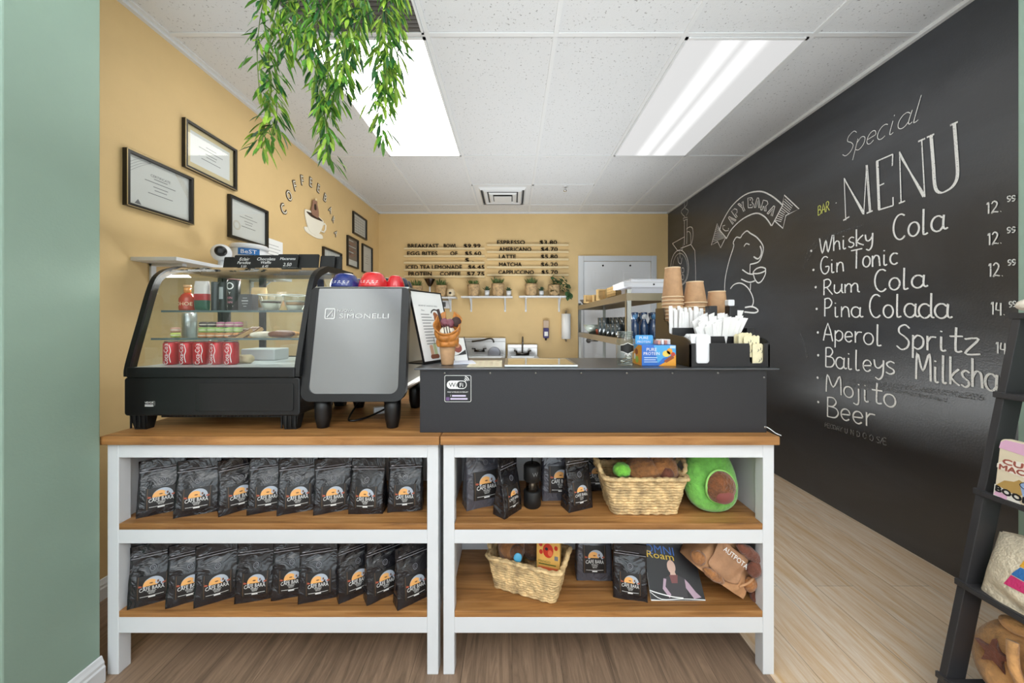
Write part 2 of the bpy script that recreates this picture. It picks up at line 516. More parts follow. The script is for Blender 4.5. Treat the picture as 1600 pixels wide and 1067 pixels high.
# return-air grille above the vines
t = thing('air_return_grille', 'dark slatted return air grille in the ceiling above the hanging vines', 'vent', ((GX[1] + GX[2]) / 2, 1.53, ZC))
m = MB(); m.box(-.33, .33, -.33, .33, -.004, -.001); m.build('backing', mat('grille_void', (38, 36, 34), .8), t)
m = MB()
for k in range(26):
    y = -.315 + k * .0245
    m.add([(-.32, y, -.004), (.32, y, -.004), (.32, y + .012, -.012), (-.32, y + .012, -.012), (-.32, y + .002, -.003), (.32, y + .002, -.003), (.32, y + .014, -.011), (-.32, y + .014, -.011)],
          [(0, 1, 2, 3), (7, 6, 5, 4), (0, 3, 7, 4), (1, 5, 6, 2), (3, 2, 6, 7), (0, 4, 5, 1)])
m.build('slats', mat('grille_grey', (96, 92, 90), .5), t)
m = MB()
for a in ((-.33, .33, -.33, -.318), (-.33, .33, .318, .33), (-.33, -.318, -.33, .33), (.318, .33, -.33, .33)): m.box(a[0], a[1], a[2], a[3], -.014, -.001)
m.build('frame', TBAR, t)

# square stepped air diffuser
t = thing('air_diffuser', 'square white stepped air diffuser in the ceiling near the back wall', 'vent', ((GX[2] + GX[3]) / 2, (3.918 + 4.588) / 2, ZC))
def ring(m, r0, z0, r1, z1):
    vs = [(-r0, -r0, z0), (r0, -r0, z0), (r0, r0, z0), (-r0, r0, z0), (-r1, -r1, z1), (r1, -r1, z1), (r1, r1, z1), (-r1, r1, z1)]
    m.add(vs, [(k, (k + 1) % 4, 4 + (k + 1) % 4, 4 + k) for k in range(4)])
m = MB(); ring(m, .32, -.004, .27, -.004); ring(m, .27, -.004, .25, -.03)
m.build('frame', TBAR, t, normals=False)
MB().box(-.29, .29, -.29, .29, -.003, -.001).build('backing', mat('diffuser_void', (70, 70, 70), .8), t)
for r_, z_ in ((.215, -.035), (.15, -.045)):
    m = MB(); ring(m, r_ + .015, z_ + .02, r_, z_); ring(m, r_, z_, r_ - .035, z_ + .012)
    m.build('louver', TBAR, t, normals=False)
MB().box(-.105, .105, -.105, .105, -.052, -.046).build('centre_plate', TBAR, t, bevel=.004)
p = P(883, 292, 3.96)
t = thing('sprinkler_head', 'small chrome fire sprinkler head under the ceiling tiles', 'sprinkler', (p.x, p.y, ZC))
MB().lathe([(.03, -.001), (.03, -.006), (.012, -.01)], 16).build('rosette', TBAR, t)
m = MB(); m.lathe([(.008, -.008), (.008, -.035), (.004, -.05)], 10); m.lathe([(.02, -.055), (.02, -.052)], 12)
m.tube([(-.012, 0, -.03), (-.014, 0, -.045), (0, 0, -.055)], .0025, 6); m.tube([(.012, 0, -.03), (.014, 0, -.045), (0, 0, -.055)], .0025, 6)
m.build('head', CHROME, t)

# ---- white panelled door in the back wall
d = struct(bpy.data.objects.new('door_1', None)); COL.objects.link(d)
k = YB / F
dx0, dx1, dz1 = 103 * k, 225 * k, EYE + 104 * k      # outer edges of the casing
d.location = ((dx0 + dx1) / 2, YB, 0)
hw = (dx1 - dx0) / 2; cw = .075
m = MB(); m.box(-hw, -hw + cw, -.03, -.001, 0, dz1); m.box(hw - cw, hw, -.03, -.001, 0, dz1); m.box(-hw + cw, hw - cw, -.03, -.001, dz1 - cw, dz1)
m.build('door_casing', WHITE, d, bevel=.006)
def door_panel():
    m = MB(); w = hw - cw - .004; zt = dz1 - cw - .004
    m.box(-w, w, -.012, -.002, .01, zt)
    for sx in (-1, 1):
        for z0, z1 in ((.16, .82), (.98, 1.60), (1.72, zt - .12)):
            a, b_ = sorted((sx * .06, sx * (w - .12)))
            m.box(a, b_, -.016, -.012, z0, z1); m.box(a + .03, b_ - .03, -.022, -.016, z0 + .03, z1 - .03)
    return m
door_panel().build('door_leaf', mat('door_white', (240, 241, 244), .4), d, bevel=.004)
m = MB(); m.M = Matrix.Translation((-(hw - cw - .07), -.012, 1.0)) @ Matrix.Rotation(PI / 2, 4, 'X')
m.lathe([(.035, 0), (.035, .006), (.014, .012), (.014, .045)], 18)
m.tube([(0, 0, .045), (.03, 0, .05), (.12, 0, .05)], .01, 8)
m.build('door_handle', mat('brushed_nickel', (150, 148, 146), .3, 1), d)
m = MB()
for sx in (-.2, .18):
    m.M = Matrix.Translation((sx, -.013, dz1 - cw - .06)) @ Matrix.Rotation(PI / 2, 4, 'X'); m.lathe([(.012, 0), (.012, .01)], 10)
m.build('over_door_hook', BLACK, d)
# ================================================================ chalk writing and drawings on the black wall
def chalk_mat(name, col, cover=.5):
    m = bpy.data.materials.new(name); m.use_nodes = True
    t = NT(m); b = t.n['Principled BSDF']; b.inputs['Roughness'].default_value = .95
    b.inputs['Base Color'].default_value = rgb(col)
    tc = t.new('ShaderNodeTexCoord'); n = t.new('ShaderNodeTexNoise', i_Scale=190.0, i_Detail=3.0)
    t.link(tc, 'Object', n, 'Vector')
    r = t.new('ShaderNodeValToRGB'); e = r.color_ramp.elements
    e[0].position = cover - .1; e[0].color = (0, 0, 0, 1); e[1].position = cover + .02; e[1].color = (1, 1, 1, 1)
    t.link(n, 0, r, 0); t.link(r, 0, b, 'Alpha')
    return m
CHALK = chalk_mat('white_chalk', (240, 240, 238), .37)
CHALKF = chalk_mat('faint_chalk', (150, 150, 150), .47)
CHALKS = chalk_mat('wiped_chalk', (110, 111, 112), .6)
CHALKY = chalk_mat('yellow_chalk', (222, 226, 120), .38)
G = {}
def A(cx, cy, rx, ry, d0, d1, n=9):
    return [(cx + rx * math.cos(math.radians(d0 + (d1 - d0) * k / (n - 1))), cy + ry * math.sin(math.radians(d0 + (d1 - d0) * k / (n - 1)))) for k in range(n)]
# single-stroke hand lettering: advance width, strokes (x, y), cap height 1, x-height .58
G['a'] = (.50, [A(.22, .28, .2, .29, 40, 330), [(.42, .56), (.40, .15), (.46, .02), (.54, .06)]])
G['c'] = (.42, [A(.24, .28, .2, .29, 50, 310)])
G['d'] = (.52, [A(.22, .28, .2, .29, 40, 330), [(.43, 1.0), (.42, .3), (.44, .04), (.52, .02)]])
G['e'] = (.44, [[(.05, .28), (.38, .33)] + A(.22, .3, .17, .27, 10, 320)])
G['h'] = (.50, [[(.06, 1.0), (.06, 0)], [(.06, .32), (.2, .56), (.36, .5), (.4, .25), (.42, 0)]])
G['i'] = (.36, [[(.12, .56), (.12, .08), (.18, 0), (.26, .04)], [(.12, .74), (.125, .79)]])
G['j'] = (.28, [[(.16, .56), (.16, -.12), (.08, -.26), (-.04, -.22)], [(.16, .74), (.165, .79)]])
G['k'] = (.46, [[(.06, 1.0), (.06, 0)], [(.4, .58), (.08, .26), (.42, 0)]])
G['l'] = (.34, [[(.1, 1.0), (.09, .12), (.14, 0), (.24, .04)]])
G['m'] = (.72, [[(.06, .58), (.06, 0)], [(.06, .38), (.2, .58), (.32, .46), (.33, 0)], [(.33, .38), (.48, .58), (.6, .46), (.62, .06), (.7, 0)]])
G['n'] = (.50, [[(.06, .58), (.06, 0)], [(.06, .34), (.2, .57), (.36, .5), (.4, .25), (.42, 0)]])
G['o'] = (.48, [A(.23, .28, .19, .28, 90, 450, 13)])
G['p'] = (.48, [[(.07, .58), (.06, -.36)], [(.07, .4), (.22, .58), (.4, .46), (.4, .18), (.24, .02), (.08, .1)]])
G['r'] = (.38, [[(.07, .58), (.07, 0)], [(.07, .34), (.18, .54), (.34, .54)]])
G['s'] = (.40, [[(.34, .52), (.2, .59), (.07, .48), (.12, .34), (.3, .22), (.32, .08), (.18, 0), (.04, .07)]])
G['t'] = (.40, [[(.2, .95), (.18, .14), (.24, .01), (.36, .05)], [(.02, .6), (.38, .62)]])
G['u'] = (.50, [[(.06, .58), (.06, .16), (.16, .01), (.3, .08), (.4, .3)], [(.41, .58), (.41, .08), (.48, 0)]])
G['y'] = (.46, [[(.05, .58), (.1, .26), (.24, .2), (.4, .4)], [(.41, .58), (.38, -.1), (.24, -.34), (.1, -.26)]])
G['z'] = (.46, [[(.04, .56), (.4, .58), (.05, .02), (.44, .02)]])
G['A'] = (.56, [[(.03, 0), (.26, 1.0), (.5, 0)], [(.12, .36), (.42, .36)]])
G['B'] = (.56, [[(.08, 1.0), (.07, 0)], [(.06, .98), (.3, 1.0), (.42, .8), (.3, .58), (.1, .54)], [(.1, .54), (.4, .5), (.5, .26), (.36, .03), (.06, 0)]])
G['C'] = (.58, [A(.32, .5, .27, .52, 55, 310, 12)])
G['G'] = (.60, [A(.32, .5, .27, .52, 55, 320, 12) + [(.54, .4), (.34, .4)]])
G['M'] = (.80, [[(.04, 0), (.1, 1.0), (.36, .34), (.66, 1.0), (.72, 0)]])
G['P'] = (.50, [[(.08, 1.0), (.07, 0)], [(.05, .96), (.28, 1.02), (.44, .8), (.32, .52), (.09, .46)]])
G['R'] = (.54, [[(.08, 1.0), (.07, 0)], [(.05, .96), (.28, 1.02), (.42, .8), (.3, .54), (.09, .48)], [(.2, .5), (.5, 0)]])
G['S'] = (.52, [[(.46, .88), (.3, 1.02), (.1, .9), (.1, .68), (.3, .52), (.44, .32), (.38, .08), (.18, -.02), (.0, .12)]])
G['T'] = (.60, [[(.0, .96), (.6, 1.0)], [(.3, .98), (.28, 0)]])
G['W'] = (.84, [[(.02, 1.0), (.2, 0), (.42, .78), (.56, 0), (.82, 1.02)]])
G['Y'] = (.5, [[(.0, 1.0), (.24, .5), (.5, 1.0)], [(.24, .5), (.22, 0)]])
G['E'] = (.5, [[(.46, 1), (.06, 1), (.06, 0), (.48, 0)], [(.06, .52), (.36, .52)]])
G['D'] = (.54, [[(.06, 1), (.06, 0)], [(.06, 1), (.36, .9), (.48, .5), (.36, .1), (.06, 0)]])
G['O'] = (.6, [A(.3, .5, .26, .5, 90, 450, 14)])
G['N'] = (.6, [[(.06, 0), (.06, 1), (.5, 0), (.5, 1)]])
G['I'] = (.2, [[(.1, 1), (.1, 0)]])
G['U'] = (.56, [[(.06, 1), (.06, .3), (.16, .02), (.34, .02), (.46, .3), (.46, 1)]])
G['/'] = (.4, [[(.02, 0), (.36, 1)]])
G['1'] = (.36, [[(.08, .8), (.2, 1.0), (.2, 0)]])
G['2'] = (.56, [[(.04, .82), (.2, 1.02), (.4, .86), (.36, .56), (.04, .02), (.2, .1), (.5, .04)]])
G['4'] = (.54, [[(.12, 1.0), (.06, .42), (.46, .46)], [(.4, .98), (.4, 0)]])
G['9'] = (.50, [A(.24, .7, .17, .26, 20, 380, 12) + [(.38, .3), (.22, 0), (.08, .08)]])
G['.'] = (.2, [[(.08, .02), (.12, .05)]])
G[' '] = (.4, [])
EPS = .0018
def wpt(px, py):
    """photo measurement -> (Y, z) on the chalkboard wall"""
    Y = XR * F / (px - 800.0)
    return Vector((Y, EYE - (py - 504) * Y / F))
CW = {}
LAY = [0]
def wf(y, z): return (XR - EPS - (LAY[0] % 40) * .00003, y, z)
def write(mb, txt, x0, y0, x1, y1, h0, h1, w=.0075, slant=0, seed=0, bold=0):
    a, b = wpt(x0, y0), wpt(x1, y1)
    ha = h0 * a.x / F; hb = h1 * b.x / F
    adv = sum(G[c][0] for c in txt)
    # letters get wider towards the near end in equal steps on the wall
    d = (b - a); dn = d.normalized(); up = Vector((0, 1))
    x = 0
    rnd = random.Random(sum(map(ord, txt)) % 999 + seed)
    for c in txt:
        gw, st = G[c]
        jy = rnd.uniform(-.03, .03)
        for s_ in st:
            pts = []
            for (gx, gy) in (smoothpts(s_, 4) if len(s_) > 3 else smoothpts(s_, 2)):
                t = (x + gx) / adv
                h = ha + (hb - ha) * t
                q = a + d * t + up * (gy + jy) * h - dn * 0 + dn * slant * gy * h
                pts.append((q.x, q.y))
            LAY[0] += 1
            mb.ribbon(pts, w, wf)
            LAY[0] += 1
            if bold: mb.ribbon([(p[0] + bold, p[1] + bold * .4) for p in pts], w * .8, wf)
        x += gw
def stroke(mb, pts, w=.007, ox=0, oy=0, sc=1.0, smooth=True, closed=False):
    LAY[0] += 1
    q = [wpt(ox + p[0] / sc, oy + p[1] / sc) for p in pts]
    if closed: q.append(q[0])
    q = smoothpts(q, 5) if smooth and len(q) > 2 else q
    mb.ribbon(q, w, wf)

m = MB()
write(m, 'Special', 1316, 246, 1440, 187, 30, 38, .0042, .28)
# MENU in tall serif capitals
o = dict(ox=1240, oy=120, sc=3.556, smooth=False)
stroke(m, [(292, 797), (283, 562)], .006, **o)
for k in range(4): stroke(m, [(284 + 2.5 * k, 565 + 6 * k), (388 + 2 * k, 762 - 3 * k)], .007, **o)
stroke(m, [(392, 765), (408, 490)], .006, **o); stroke(m, [(405, 490), (424, 752)], .006, **o); stroke(m, [(412, 490), (431, 750)], .006, **o)
stroke(m, [(278, 798), (313, 776)], .009, **o); stroke(m, [(408, 758), (442, 744)], .009, **o)
for k in range(3): stroke(m, [(463 + 4 * k, 470), (474 + 4 * k, 738)], .007, **o)
stroke(m, [(462, 470), (554, 430)], .008, **o); stroke(m, [(554, 430), (551, 495)], .007, **o)
stroke(m, [(474, 740), (556, 715)], .008, **o); stroke(m, [(556, 715), (555, 668)], .007, **o)
stroke(m, [(476, 606), (506, 592)], .008, **o)
stroke(m, [(592, 415), (600, 700)], .006, **o); stroke(m, [(586, 703), (621, 690)], .008, **o)
for k in range(5): stroke(m, [(592 + 2.5 * k, 422 + 8 * k), (722 + 2.5 * k, 668 - 2 * k)], .007, **o)
stroke(m, [(731, 668), (714, 352)], .006, **o); stroke(m, [(694, 360), (733, 342)], .009, **o)
U = [(764, 328), (776, 480), (786, 610), (812, 645), (850, 635), (890, 603), (911, 545), (905, 420), (893, 262)]
for k in range(3):
    stroke(m, [(x + 5 * k - 3, y - 1.5 * k) for x, y in U], .007, ox=1240, oy=120, sc=3.556)
stroke(m, [(742, 337), (784, 318)], .009, **o); stroke(m, [(872, 270), (915, 250)], .009, **o)
m.build('chalk_heading', CHALK, WALLR, normals=False).__setitem__('label', 'white chalk heading Special MENU')
m = MB(); write(m, 'BAR', 1278, 336.5, 1297, 328, 14, 15, .005)
m.build('chalk_bar_word', CHALKY, WALLR, normals=False).__setitem__('label', 'small yellow chalk word BAR')
m = MB()
for args in (('Whisky', 1281, 397, 1366, 379, 24, 28), ('Cola', 1395, 376, 1480, 358, 37, 42), ('Gin', 1282, 428.5, 1321, 423, 26, 26),
             ('Tonic', 1331, 421, 1405, 411, 30, 30), ('Rum', 1286, 461, 1345, 455.5, 24, 24), ('Cola', 1366, 456, 1449, 448, 33, 34),
             ('Pina', 1287.5, 494.5, 1348, 496.5, 28, 28), ('Colada', 1358, 495.4, 1487, 497.5, 34, 40), ('Aperol', 1286.5, 532, 1382, 540, 27, 34),
             ('Spritz', 1402, 544, 1534, 553.5, 37, 42), ('Baileys', 1289, 572.5, 1401, 585.5, 30, 34), ('Milksha', 1431, 592, 1563, 612, 42, 46),
             ('Mojito', 1290.5, 611.5, 1403, 638.5, 27, 36), ('Beer', 1291, 649, 1370, 670, 30, 38)):
    write(m, *args, w=.0075, bold=.003)
for x, y in ((1268, 392), (1271.5, 421.6), (1275, 448.6), (1276.6, 482.5), (1278.4, 519.4), (1279, 555), (1278, 590), (1279, 628), (1307, 317)):
    c = wpt(x, y); m.shape(circle(c.x, c.y, .009 if y > 320 else .004, n=8), wf)
m.build('chalk_drink_list', CHALK, WALLR, normals=False).__setitem__('label', 'white chalk handwritten list of drinks')
m = MB()
PR = [('12.', 1541, 335, 1567, 331, 18, (1574, 315, 1588.5, 313.5)), ('12.', 1543, 384, 1567, 380.5, 19, (1574, 364, 1588.5, 362.5)),
      ('12.', 1544, 433, 1569, 432, 21, (1575, 414.5, 1588.5, 413.5)), ('14.', 1548, 491.5, 1572, 493, 20, (1577, 480, 1589, 478.5)), ('14.', 1556, 552, 1578, 554, 18, (1580, 540, 1589, 539))]
for tx, x0, y0, x1, y1, h, q in PR:
    write(m, tx, x0, y0, x1, y1, h, h, w=.0055)
    write(m, '99', q[0], q[1], q[2], q[3], 9, 9, w=.0045)
m.build('chalk_prices', CHALK, WALLR, normals=False).__setitem__('label', 'white chalk prices')
m = MB(); write(m, 'PEODAY U N D O O S/E', 1289, 666.5, 1386, 695.5, 6, 10, .0035)
m.build('chalk_small_print', CHALKF, WALLR, normals=False).__setitem__('label', 'faint smudged line of chalk capitals under the list')
m = MB()
for pts, w_ in (([(1262, 408), (1275, 385), (1310, 365), (1350, 352)], .02), ([(1256, 420), (1262, 395), (1280, 375), (1330, 357)], .012), ([(1250, 455), (1300, 453), (1350, 450), (1420, 447)], .006), ([(1280, 590), (1340, 596), (1420, 606), (1540, 622)], .03), ([(1290, 598), (1380, 608), (1480, 626)], .02), ([(1250, 520), (1258, 540), (1262, 560)], .02)):
    stroke(m, pts, w_)
m.build('chalk_smudges', CHALKS, WALLR, normals=False).__setitem__('label', 'faint smudges of wiped chalk around the drink list')
# banner and animal
m = MB(); o = dict(ox=1020, oy=280, sc=4.85)
on = dict(o, smooth=False)
stroke(m, [(508, 385), (530, 320), (600, 205), (700, 118), (810, 92), (900, 125), (985, 195)], .012, **o)
stroke(m, [(558, 452), (600, 378), (680, 303), (780, 258), (850, 285), (900, 352)], .012, **o)
stroke(m, [(505, 380), (560, 448)], .010, **on); stroke(m, [(988, 192), (903, 354)], .010, **on)
stroke(m, [(508, 380), (490, 335), (445, 500), (493, 472), (515, 520), (552, 445)], .009, **on)
for k in range(9): stroke(m, [(486 - 4 * k + 2, 352 + 15 * k), (508 + 5.5 * k - 2, 386 + 7 * k)], .004, **on)
stroke(m, [(985, 195), (998, 120), (1110, 225), (1010, 275), (988, 372), (925, 315)], .010, **on)
for k in range(11): stroke(m, [(1002 - 7 * k, 150 + 16 * k), (1062 - 7 * k, 205 + 14 * k)] if k < 5 else [(1002 - 7 * k, 150 + 16 * k), (1036 - 6 * k, 232 + 13 * k - 40)], .005, **on)
stroke(m, [(546, 890), (550, 760), (580, 620), (615, 510), (612, 480), (635, 440), (665, 443), (682, 418), (715, 392), (742, 410), (790, 440), (830, 490), (840, 530), (825, 590), (800, 628), (740, 645)], .012, **o)
stroke(m, [(740, 645), (738, 712)], .010, **on); stroke(m, [(743, 788), (741, 840)], .010, **on)
stroke(m, [(693, 510), (710, 488), (735, 496)], .010, **o)
stroke(m, [(815, 505), (826, 540), (820, 580), (797, 603), (766, 586)], .014, **o)
stroke(m, [(762, 705), (785, 680), (820, 667), (852, 675), (855, 692), (825, 708), (790, 715), (765, 712), (762, 705)], .012, **o)
stroke(m, [(763, 712), (775, 755), (800, 785), (830, 768), (855, 720), (857, 690)], .012, **o)
stroke(m, [(680, 685), (725, 714), (762, 720)], .012, **o); stroke(m, [(672, 757), (730, 780), (776, 770)], .012, **o)
stroke(m, [(590, 830), (620, 797), (670, 788), (720, 820), (755, 880), (765, 930), (750, 972)], .012, **o)
stroke(m, [(700, 972), (750, 965), (785, 978), (800, 998), (770, 1012), (695, 1005)], .014, **o)
CAPY = {'C': [[(.9, .8), (.5, 1), (.1, .7), (.1, .3), (.5, 0), (.9, .2)]], 'A': [[(0, 0), (.4, 1), (.6, 1), (1, 0), (.75, 0), (.5, .7), (.25, 0), (0, 0)]],
        'P': [[(0, 0), (0, 1), (.7, 1), (.95, .75), (.7, .45), (.28, .42), (.28, 0), (0, 0)]], 'Y': [[(0, 1), (.4, .45), (.38, 0), (.65, 0), (.65, .45), (1, 1), (.75, 1), (.52, .62), (.28, 1), (0, 1)]],
        'B': [[(0, 0), (0, 1), (.7, 1), (.9, .78), (.7, .55), (1, .3), (.75, 0), (0, 0)], [(.3, .8), (.55, .8)], [(.3, .28), (.6, .28)]],
        'R': [[(0, 0), (0, 1), (.7, 1), (.95, .75), (.7, .48), (1, 0), (.7, 0), (.42, .4), (.28, .4), (.28, 0), (0, 0)]]}
for c, x, y, w_, h_, an in (('C', 552, 372, 40, 56, -52), ('A', 598, 306, 42, 60, -48), ('P', 632, 254, 44, 62, -36), ('Y', 680, 210, 46, 68, -24), ('B', 744, 178, 42, 74, -2), ('A', 796, 178, 46, 74, 4), ('R', 850, 200, 44, 76, 16), ('A', 905, 236, 46, 74, 28)):
    ca, sa = math.cos(math.radians(an)), math.sin(math.radians(an))
    for s_ in CAPY[c]:
        pts = []
        for gx, gy in s_:
            lx, ly = (gx - .5) * w_, -(gy - .5) * h_
            pts.append((x + lx * ca - ly * sa, y + lx * sa + ly * ca))
        stroke(m, pts, .008, **on)
m.build('chalk_capybara_drawing', CHALK, WALLR, normals=False).__setitem__('label', 'white chalk capybara holding a cup under a CAPYBARA banner')
m = MB()
stroke(m, [(150, 487), (240, 437), (226, 535), (190, 542), (150, 487)], .008, **on)
stroke(m, [(240, 310), (242, 500)], .008, **on); stroke(m, [(262, 305), (258, 492)], .008, **on)
stroke(m, [(232, 295), (262, 288), (265, 302), (235, 314), (232, 295)], .006, **on)
stroke(m, [(262, 155), (258, 195), (218, 240), (225, 265), (245, 285)], .006, **o); stroke(m, [(240, 170), (244, 215), (270, 238), (255, 275)], .005, **o)
stroke(m, [(256, 378), (280, 362), (302, 372), (306, 430), (296, 488)], .008, **o); stroke(m, [(258, 402), (275, 396), (288, 420), (290, 492)], .006, **o)
stroke(m, [(212, 524), (290, 494), (320, 540), (326, 700), (327, 900)], .008, **on)
stroke(m, [(205 + 68 * math.cos(a * PI / 12), 672 + 135 * math.sin(a * PI / 12)) for a in range(24)], .008, closed=True, **o)
stroke(m, [(208 + 56 * math.cos(a * PI / 12), 680 + 118 * math.sin(a * PI / 12)) for a in range(24)], .005, closed=True, **o)
stroke(m, [(190, 590), (196, 628), (215, 640), (222, 595)], .008, **o); stroke(m, [(205, 545), (208, 600)], .006, **o)
for cy in (690, 742): stroke(m, [(228 + 9 * math.cos(a * PI / 6), cy + 20 * math.sin(a * PI / 6)) for a in range(12)], .007, closed=True, **o)
m.build('chalk_coffee_roaster_drawing', CHALK, WALLR, normals=False).__setitem__('label', 'white chalk sketch of a coffee roaster with a funnel')

# ================================================================ tan wall: framed certificates, cup cut-out, shelf
FRAMEB = mat('frame_dark_wood', (30, 27, 23), .35)
FRAMEG = mat('frame_gold_edge', (176, 158, 118), .35, .6)
def picture(label, ya, yb, za, zb, style):
    t = thing('picture_frame', label, 'picture', (XL, (ya + yb) / 2, (za + zb) / 2), group='framed papers on the tan wall')
    hy, hz, w, d = (yb - ya) / 2, (zb - za) / 2, .016, .022
    m = MB()
    for a in ((-hy, hy, -hz, -hz + w), (-hy, hy, hz - w, hz), (-hy, -hy + w, -hz + w, hz - w), (hy - w, hy, -hz + w, hz - w)):
        m.box(.001, d, a[0], a[1], a[2], a[3], 0)
    e = .0035
    for a in ((-hy, hy, -hz, -hz + e), (-hy, hy, hz - e, hz), (-hy, -hy + e, -hz, hz), (hy - e, hy, -hz, hz)):
        m.box(d, d + .002, a[0], a[1], a[2], a[3], 1)
    m.build('frame', [FRAMEB, FRAMEG if style in ('gold', 'cert') else FRAMEB], t)
    m = MB(); m.box(.001, .006, -hy + w, hy - w, -hz + w, hz - w, 0)
    f = lambda y, z: (.0068, y, z)
    iy, iz = hy - w, hz - w
    if style == 'gold':
        m.box(.006, .0064, -iy * .82, iy * .82, -iz * .72, iz * .78, 1)
    if style == 'dark':
        m.box(.006, .0064, -iy, iy, -iz * .55, iz, 3)
        for k in range(9): m.shape([(-iy * .8, iz * (.85 - .14 * k)), (iy * (.2 + .5 * (k % 2)), iz * (.85 - .14 * k)), (iy * (.2 + .5 * (k % 2)), iz * (.81 - .14 * k)), (-iy * .8, iz * (.81 - .14 * k))], f, 4 if k % 3 else 1)
    elif style == 'grid':
        for k in range(6): m.ribbon([(-iy * .8, iz * (.7 - .28 * k)), (iy * .8, iz * (.7 - .28 * k))], .004, f, 2); m.ribbon([(-iy * .8 + iy * .32 * k, iz * .7), (-iy * .8 + iy * .32 * k, -iz * .7)], .004, f, 2)
    else:
        lines = [(.35, .22, 2), (.2, .5, 2), (.02, .24, 2), (-.12, .2, 2), (-.3, .4, 2)]
        if style == 'cert': m.text('CERTIFICATE', .018, lambda x, y: f(x, y + iz * .42), 'c', 2)
        for zz, ww, ii in lines:
            m.ribbon([(-iy * ww, iz * zz), (iy * ww, iz * zz)], .0035, f, ii)
        if style == 'cert':
            for s_ in range(4):
                m.ribbon(smoothpts([(-iy * .95, iz * (.3 + .12 * s_)), (-iy * .6, iz * (.7 + .1 * s_)), (-iy * .3, iz * .97)], 4), .0012, f, 2)
                m.ribbon(smoothpts([(iy * .95, iz * (.1 + .12 * s_)), (iy * .7, iz * (.6 + .1 * s_)), (iy * .5, iz * .97)], 4), .0012, f, 5)
            m.shape([(-iy * .8, -iz * .92), (-iy * .7, -iz * .72), (-iy * .6, -iz * .92)], f, 2)
        if style == 'seal':
            for r_ in (.03, .023): m.ribbon(circle(-iy * .65, -iz * .35, r_, n=24) + [(-iy * .65 + r_, -iz * .35)], .0022, f, 5)
    m.build('paper', [mat('certificate_paper', (226, 226, 222), .5), PAPER, GREYP, mat('menu_grey_brown', (122, 112, 106), .6), mat('rust_print', (170, 92, 70), .6), mat('seal_tan_print', (196, 178, 140), .6)] if style != 'gold'
            else [mat('gold_mount_card', (226, 206, 158), .5), PAPER, GREYP, PAPER, PAPER, PAPER], t)
    m = MB(); m.add([(.012, -iy, -iz), (.012, iy, -iz), (.012, iy, iz), (.012, -iy, iz)], [(0, 1, 2, 3)])
    m.build('glazing', glass('picture_glass', refl=.5), t)
    return t
picture('large framed certificate with line ornament corners, closest to the green pillar', 1.678, 2.0336, 1.812, 2.086, 'cert')
picture('framed certificate on gold mount, highest of the three big frames', 1.979, 2.3546, 2.128, 2.405, 'gold')
picture('framed certificate with round seal hanging just above the white camera', 2.295, 2.654, 1.81, 2.089, 'seal')
picture('framed sheet with a pale grid, topmost frame near the back corner', 4.088, 4.463, 2.29, 2.547, 'grid')
picture('framed dark brown menu sheet with rust lines and white foot', 3.946, 4.223, 1.889, 2.233, 'dark')
picture('slim framed white document closest to the back corner', 4.339, 4.645, 1.873, 2.228, 'doc')
picture('framed white sheet mostly hidden behind the black price board', 3.437, 3.806, 1.72, 1.994, 'doc')
t = thing('paper_notice', 'unframed white paper notice taped below the seal certificate', 'paper', (XL, 2.74, 1.75))
m = MB(); m.box(.001, .002, -.11, .11, -.15, .146, 0)
for k in range(7): m.ribbon([(-.08, .1 - k * .025), (.06 + .02 * (k % 2), .1 - k * .025)], .003, lambda y, z: (.0026, y, z), 1)
m.build('sheet', [PAPER, GREYP], t)

def lw(px, py):
    Y = XL * F / (px - 800.0)
    return (Y, EYE - (py - 504) * Y / F)
t = thing('coffee_cup_cutout', 'white wooden coffee cup cut-out with a brown animal bathing in it, on the tan wall', 'wall decoration', (XL, 3.3, 2.0))
def lcut(pts, x0, x1, nm, mt, par, sc=9.7, ox=430, oy=270, sm=True):
    q = [lw(ox + a / sc, oy + b / sc) for a, b in pts]
    q = [(y - 3.3, z - 2.0) for y, z in q]
    if sm: q = [(v.x, v.y) for v in smoothpts(q, 3, True)]
    return MB().prism(q, x0, x1, 'x').build(nm, mt, par)
CREAM = mat('cream_painted_wood', (238, 232, 216), .5); DKB = mat('dark_brown_paint', (58, 38, 26), .5)
lcut([(430, 820), (480, 825), (560, 900), (680, 930), (712, 975), (700, 1000), (620, 990), (520, 935), (450, 880)], .001, .008, 'saucer', CREAM, t)
lcut([(435, 560), (480, 560), (560, 600), (700, 715), (715, 760), (690, 850), (640, 930), (600, 950), (520, 900), (480, 820), (445, 680)], .004, .012, 'cup', CREAM, t)
h = MB(); c_ = [lw(430 + a / 9.7, 270 + b / 9.7) for a, b in ((705, 790), (735, 770), (752, 800), (748, 860), (725, 900), (680, 880))]
h.tube([(.008, y - 3.3, z - 2.0) for y, z in c_], .008, 8); h.build('handle', CREAM, t)
lcut([(450, 585), (520, 605), (600, 640), (695, 725), (690, 735), (610, 705), (520, 660)], .0122, .013, 'coffee', DKB, t)
lcut([(530, 620), (525, 540), (540, 480), (548, 412), (560, 408), (575, 425), (600, 425), (612, 440), (612, 480), (625, 540), (635, 600), (630, 680), (580, 660)], .0132, .017, 'animal', mat('fawn_paint', (150, 112, 92), .6), t)
lcut([(565, 480), (590, 480), (598, 560), (568, 555)], .0172, .0185, 'snout', DKB, t)
lcut(circle(593, 405, 14, 18, 10), .0132, .017, 'orange_on_head', mat('cream_dot_paint', (230, 210, 170), .6), t, sm=False)
CUTL = 'COFFEEBARA'
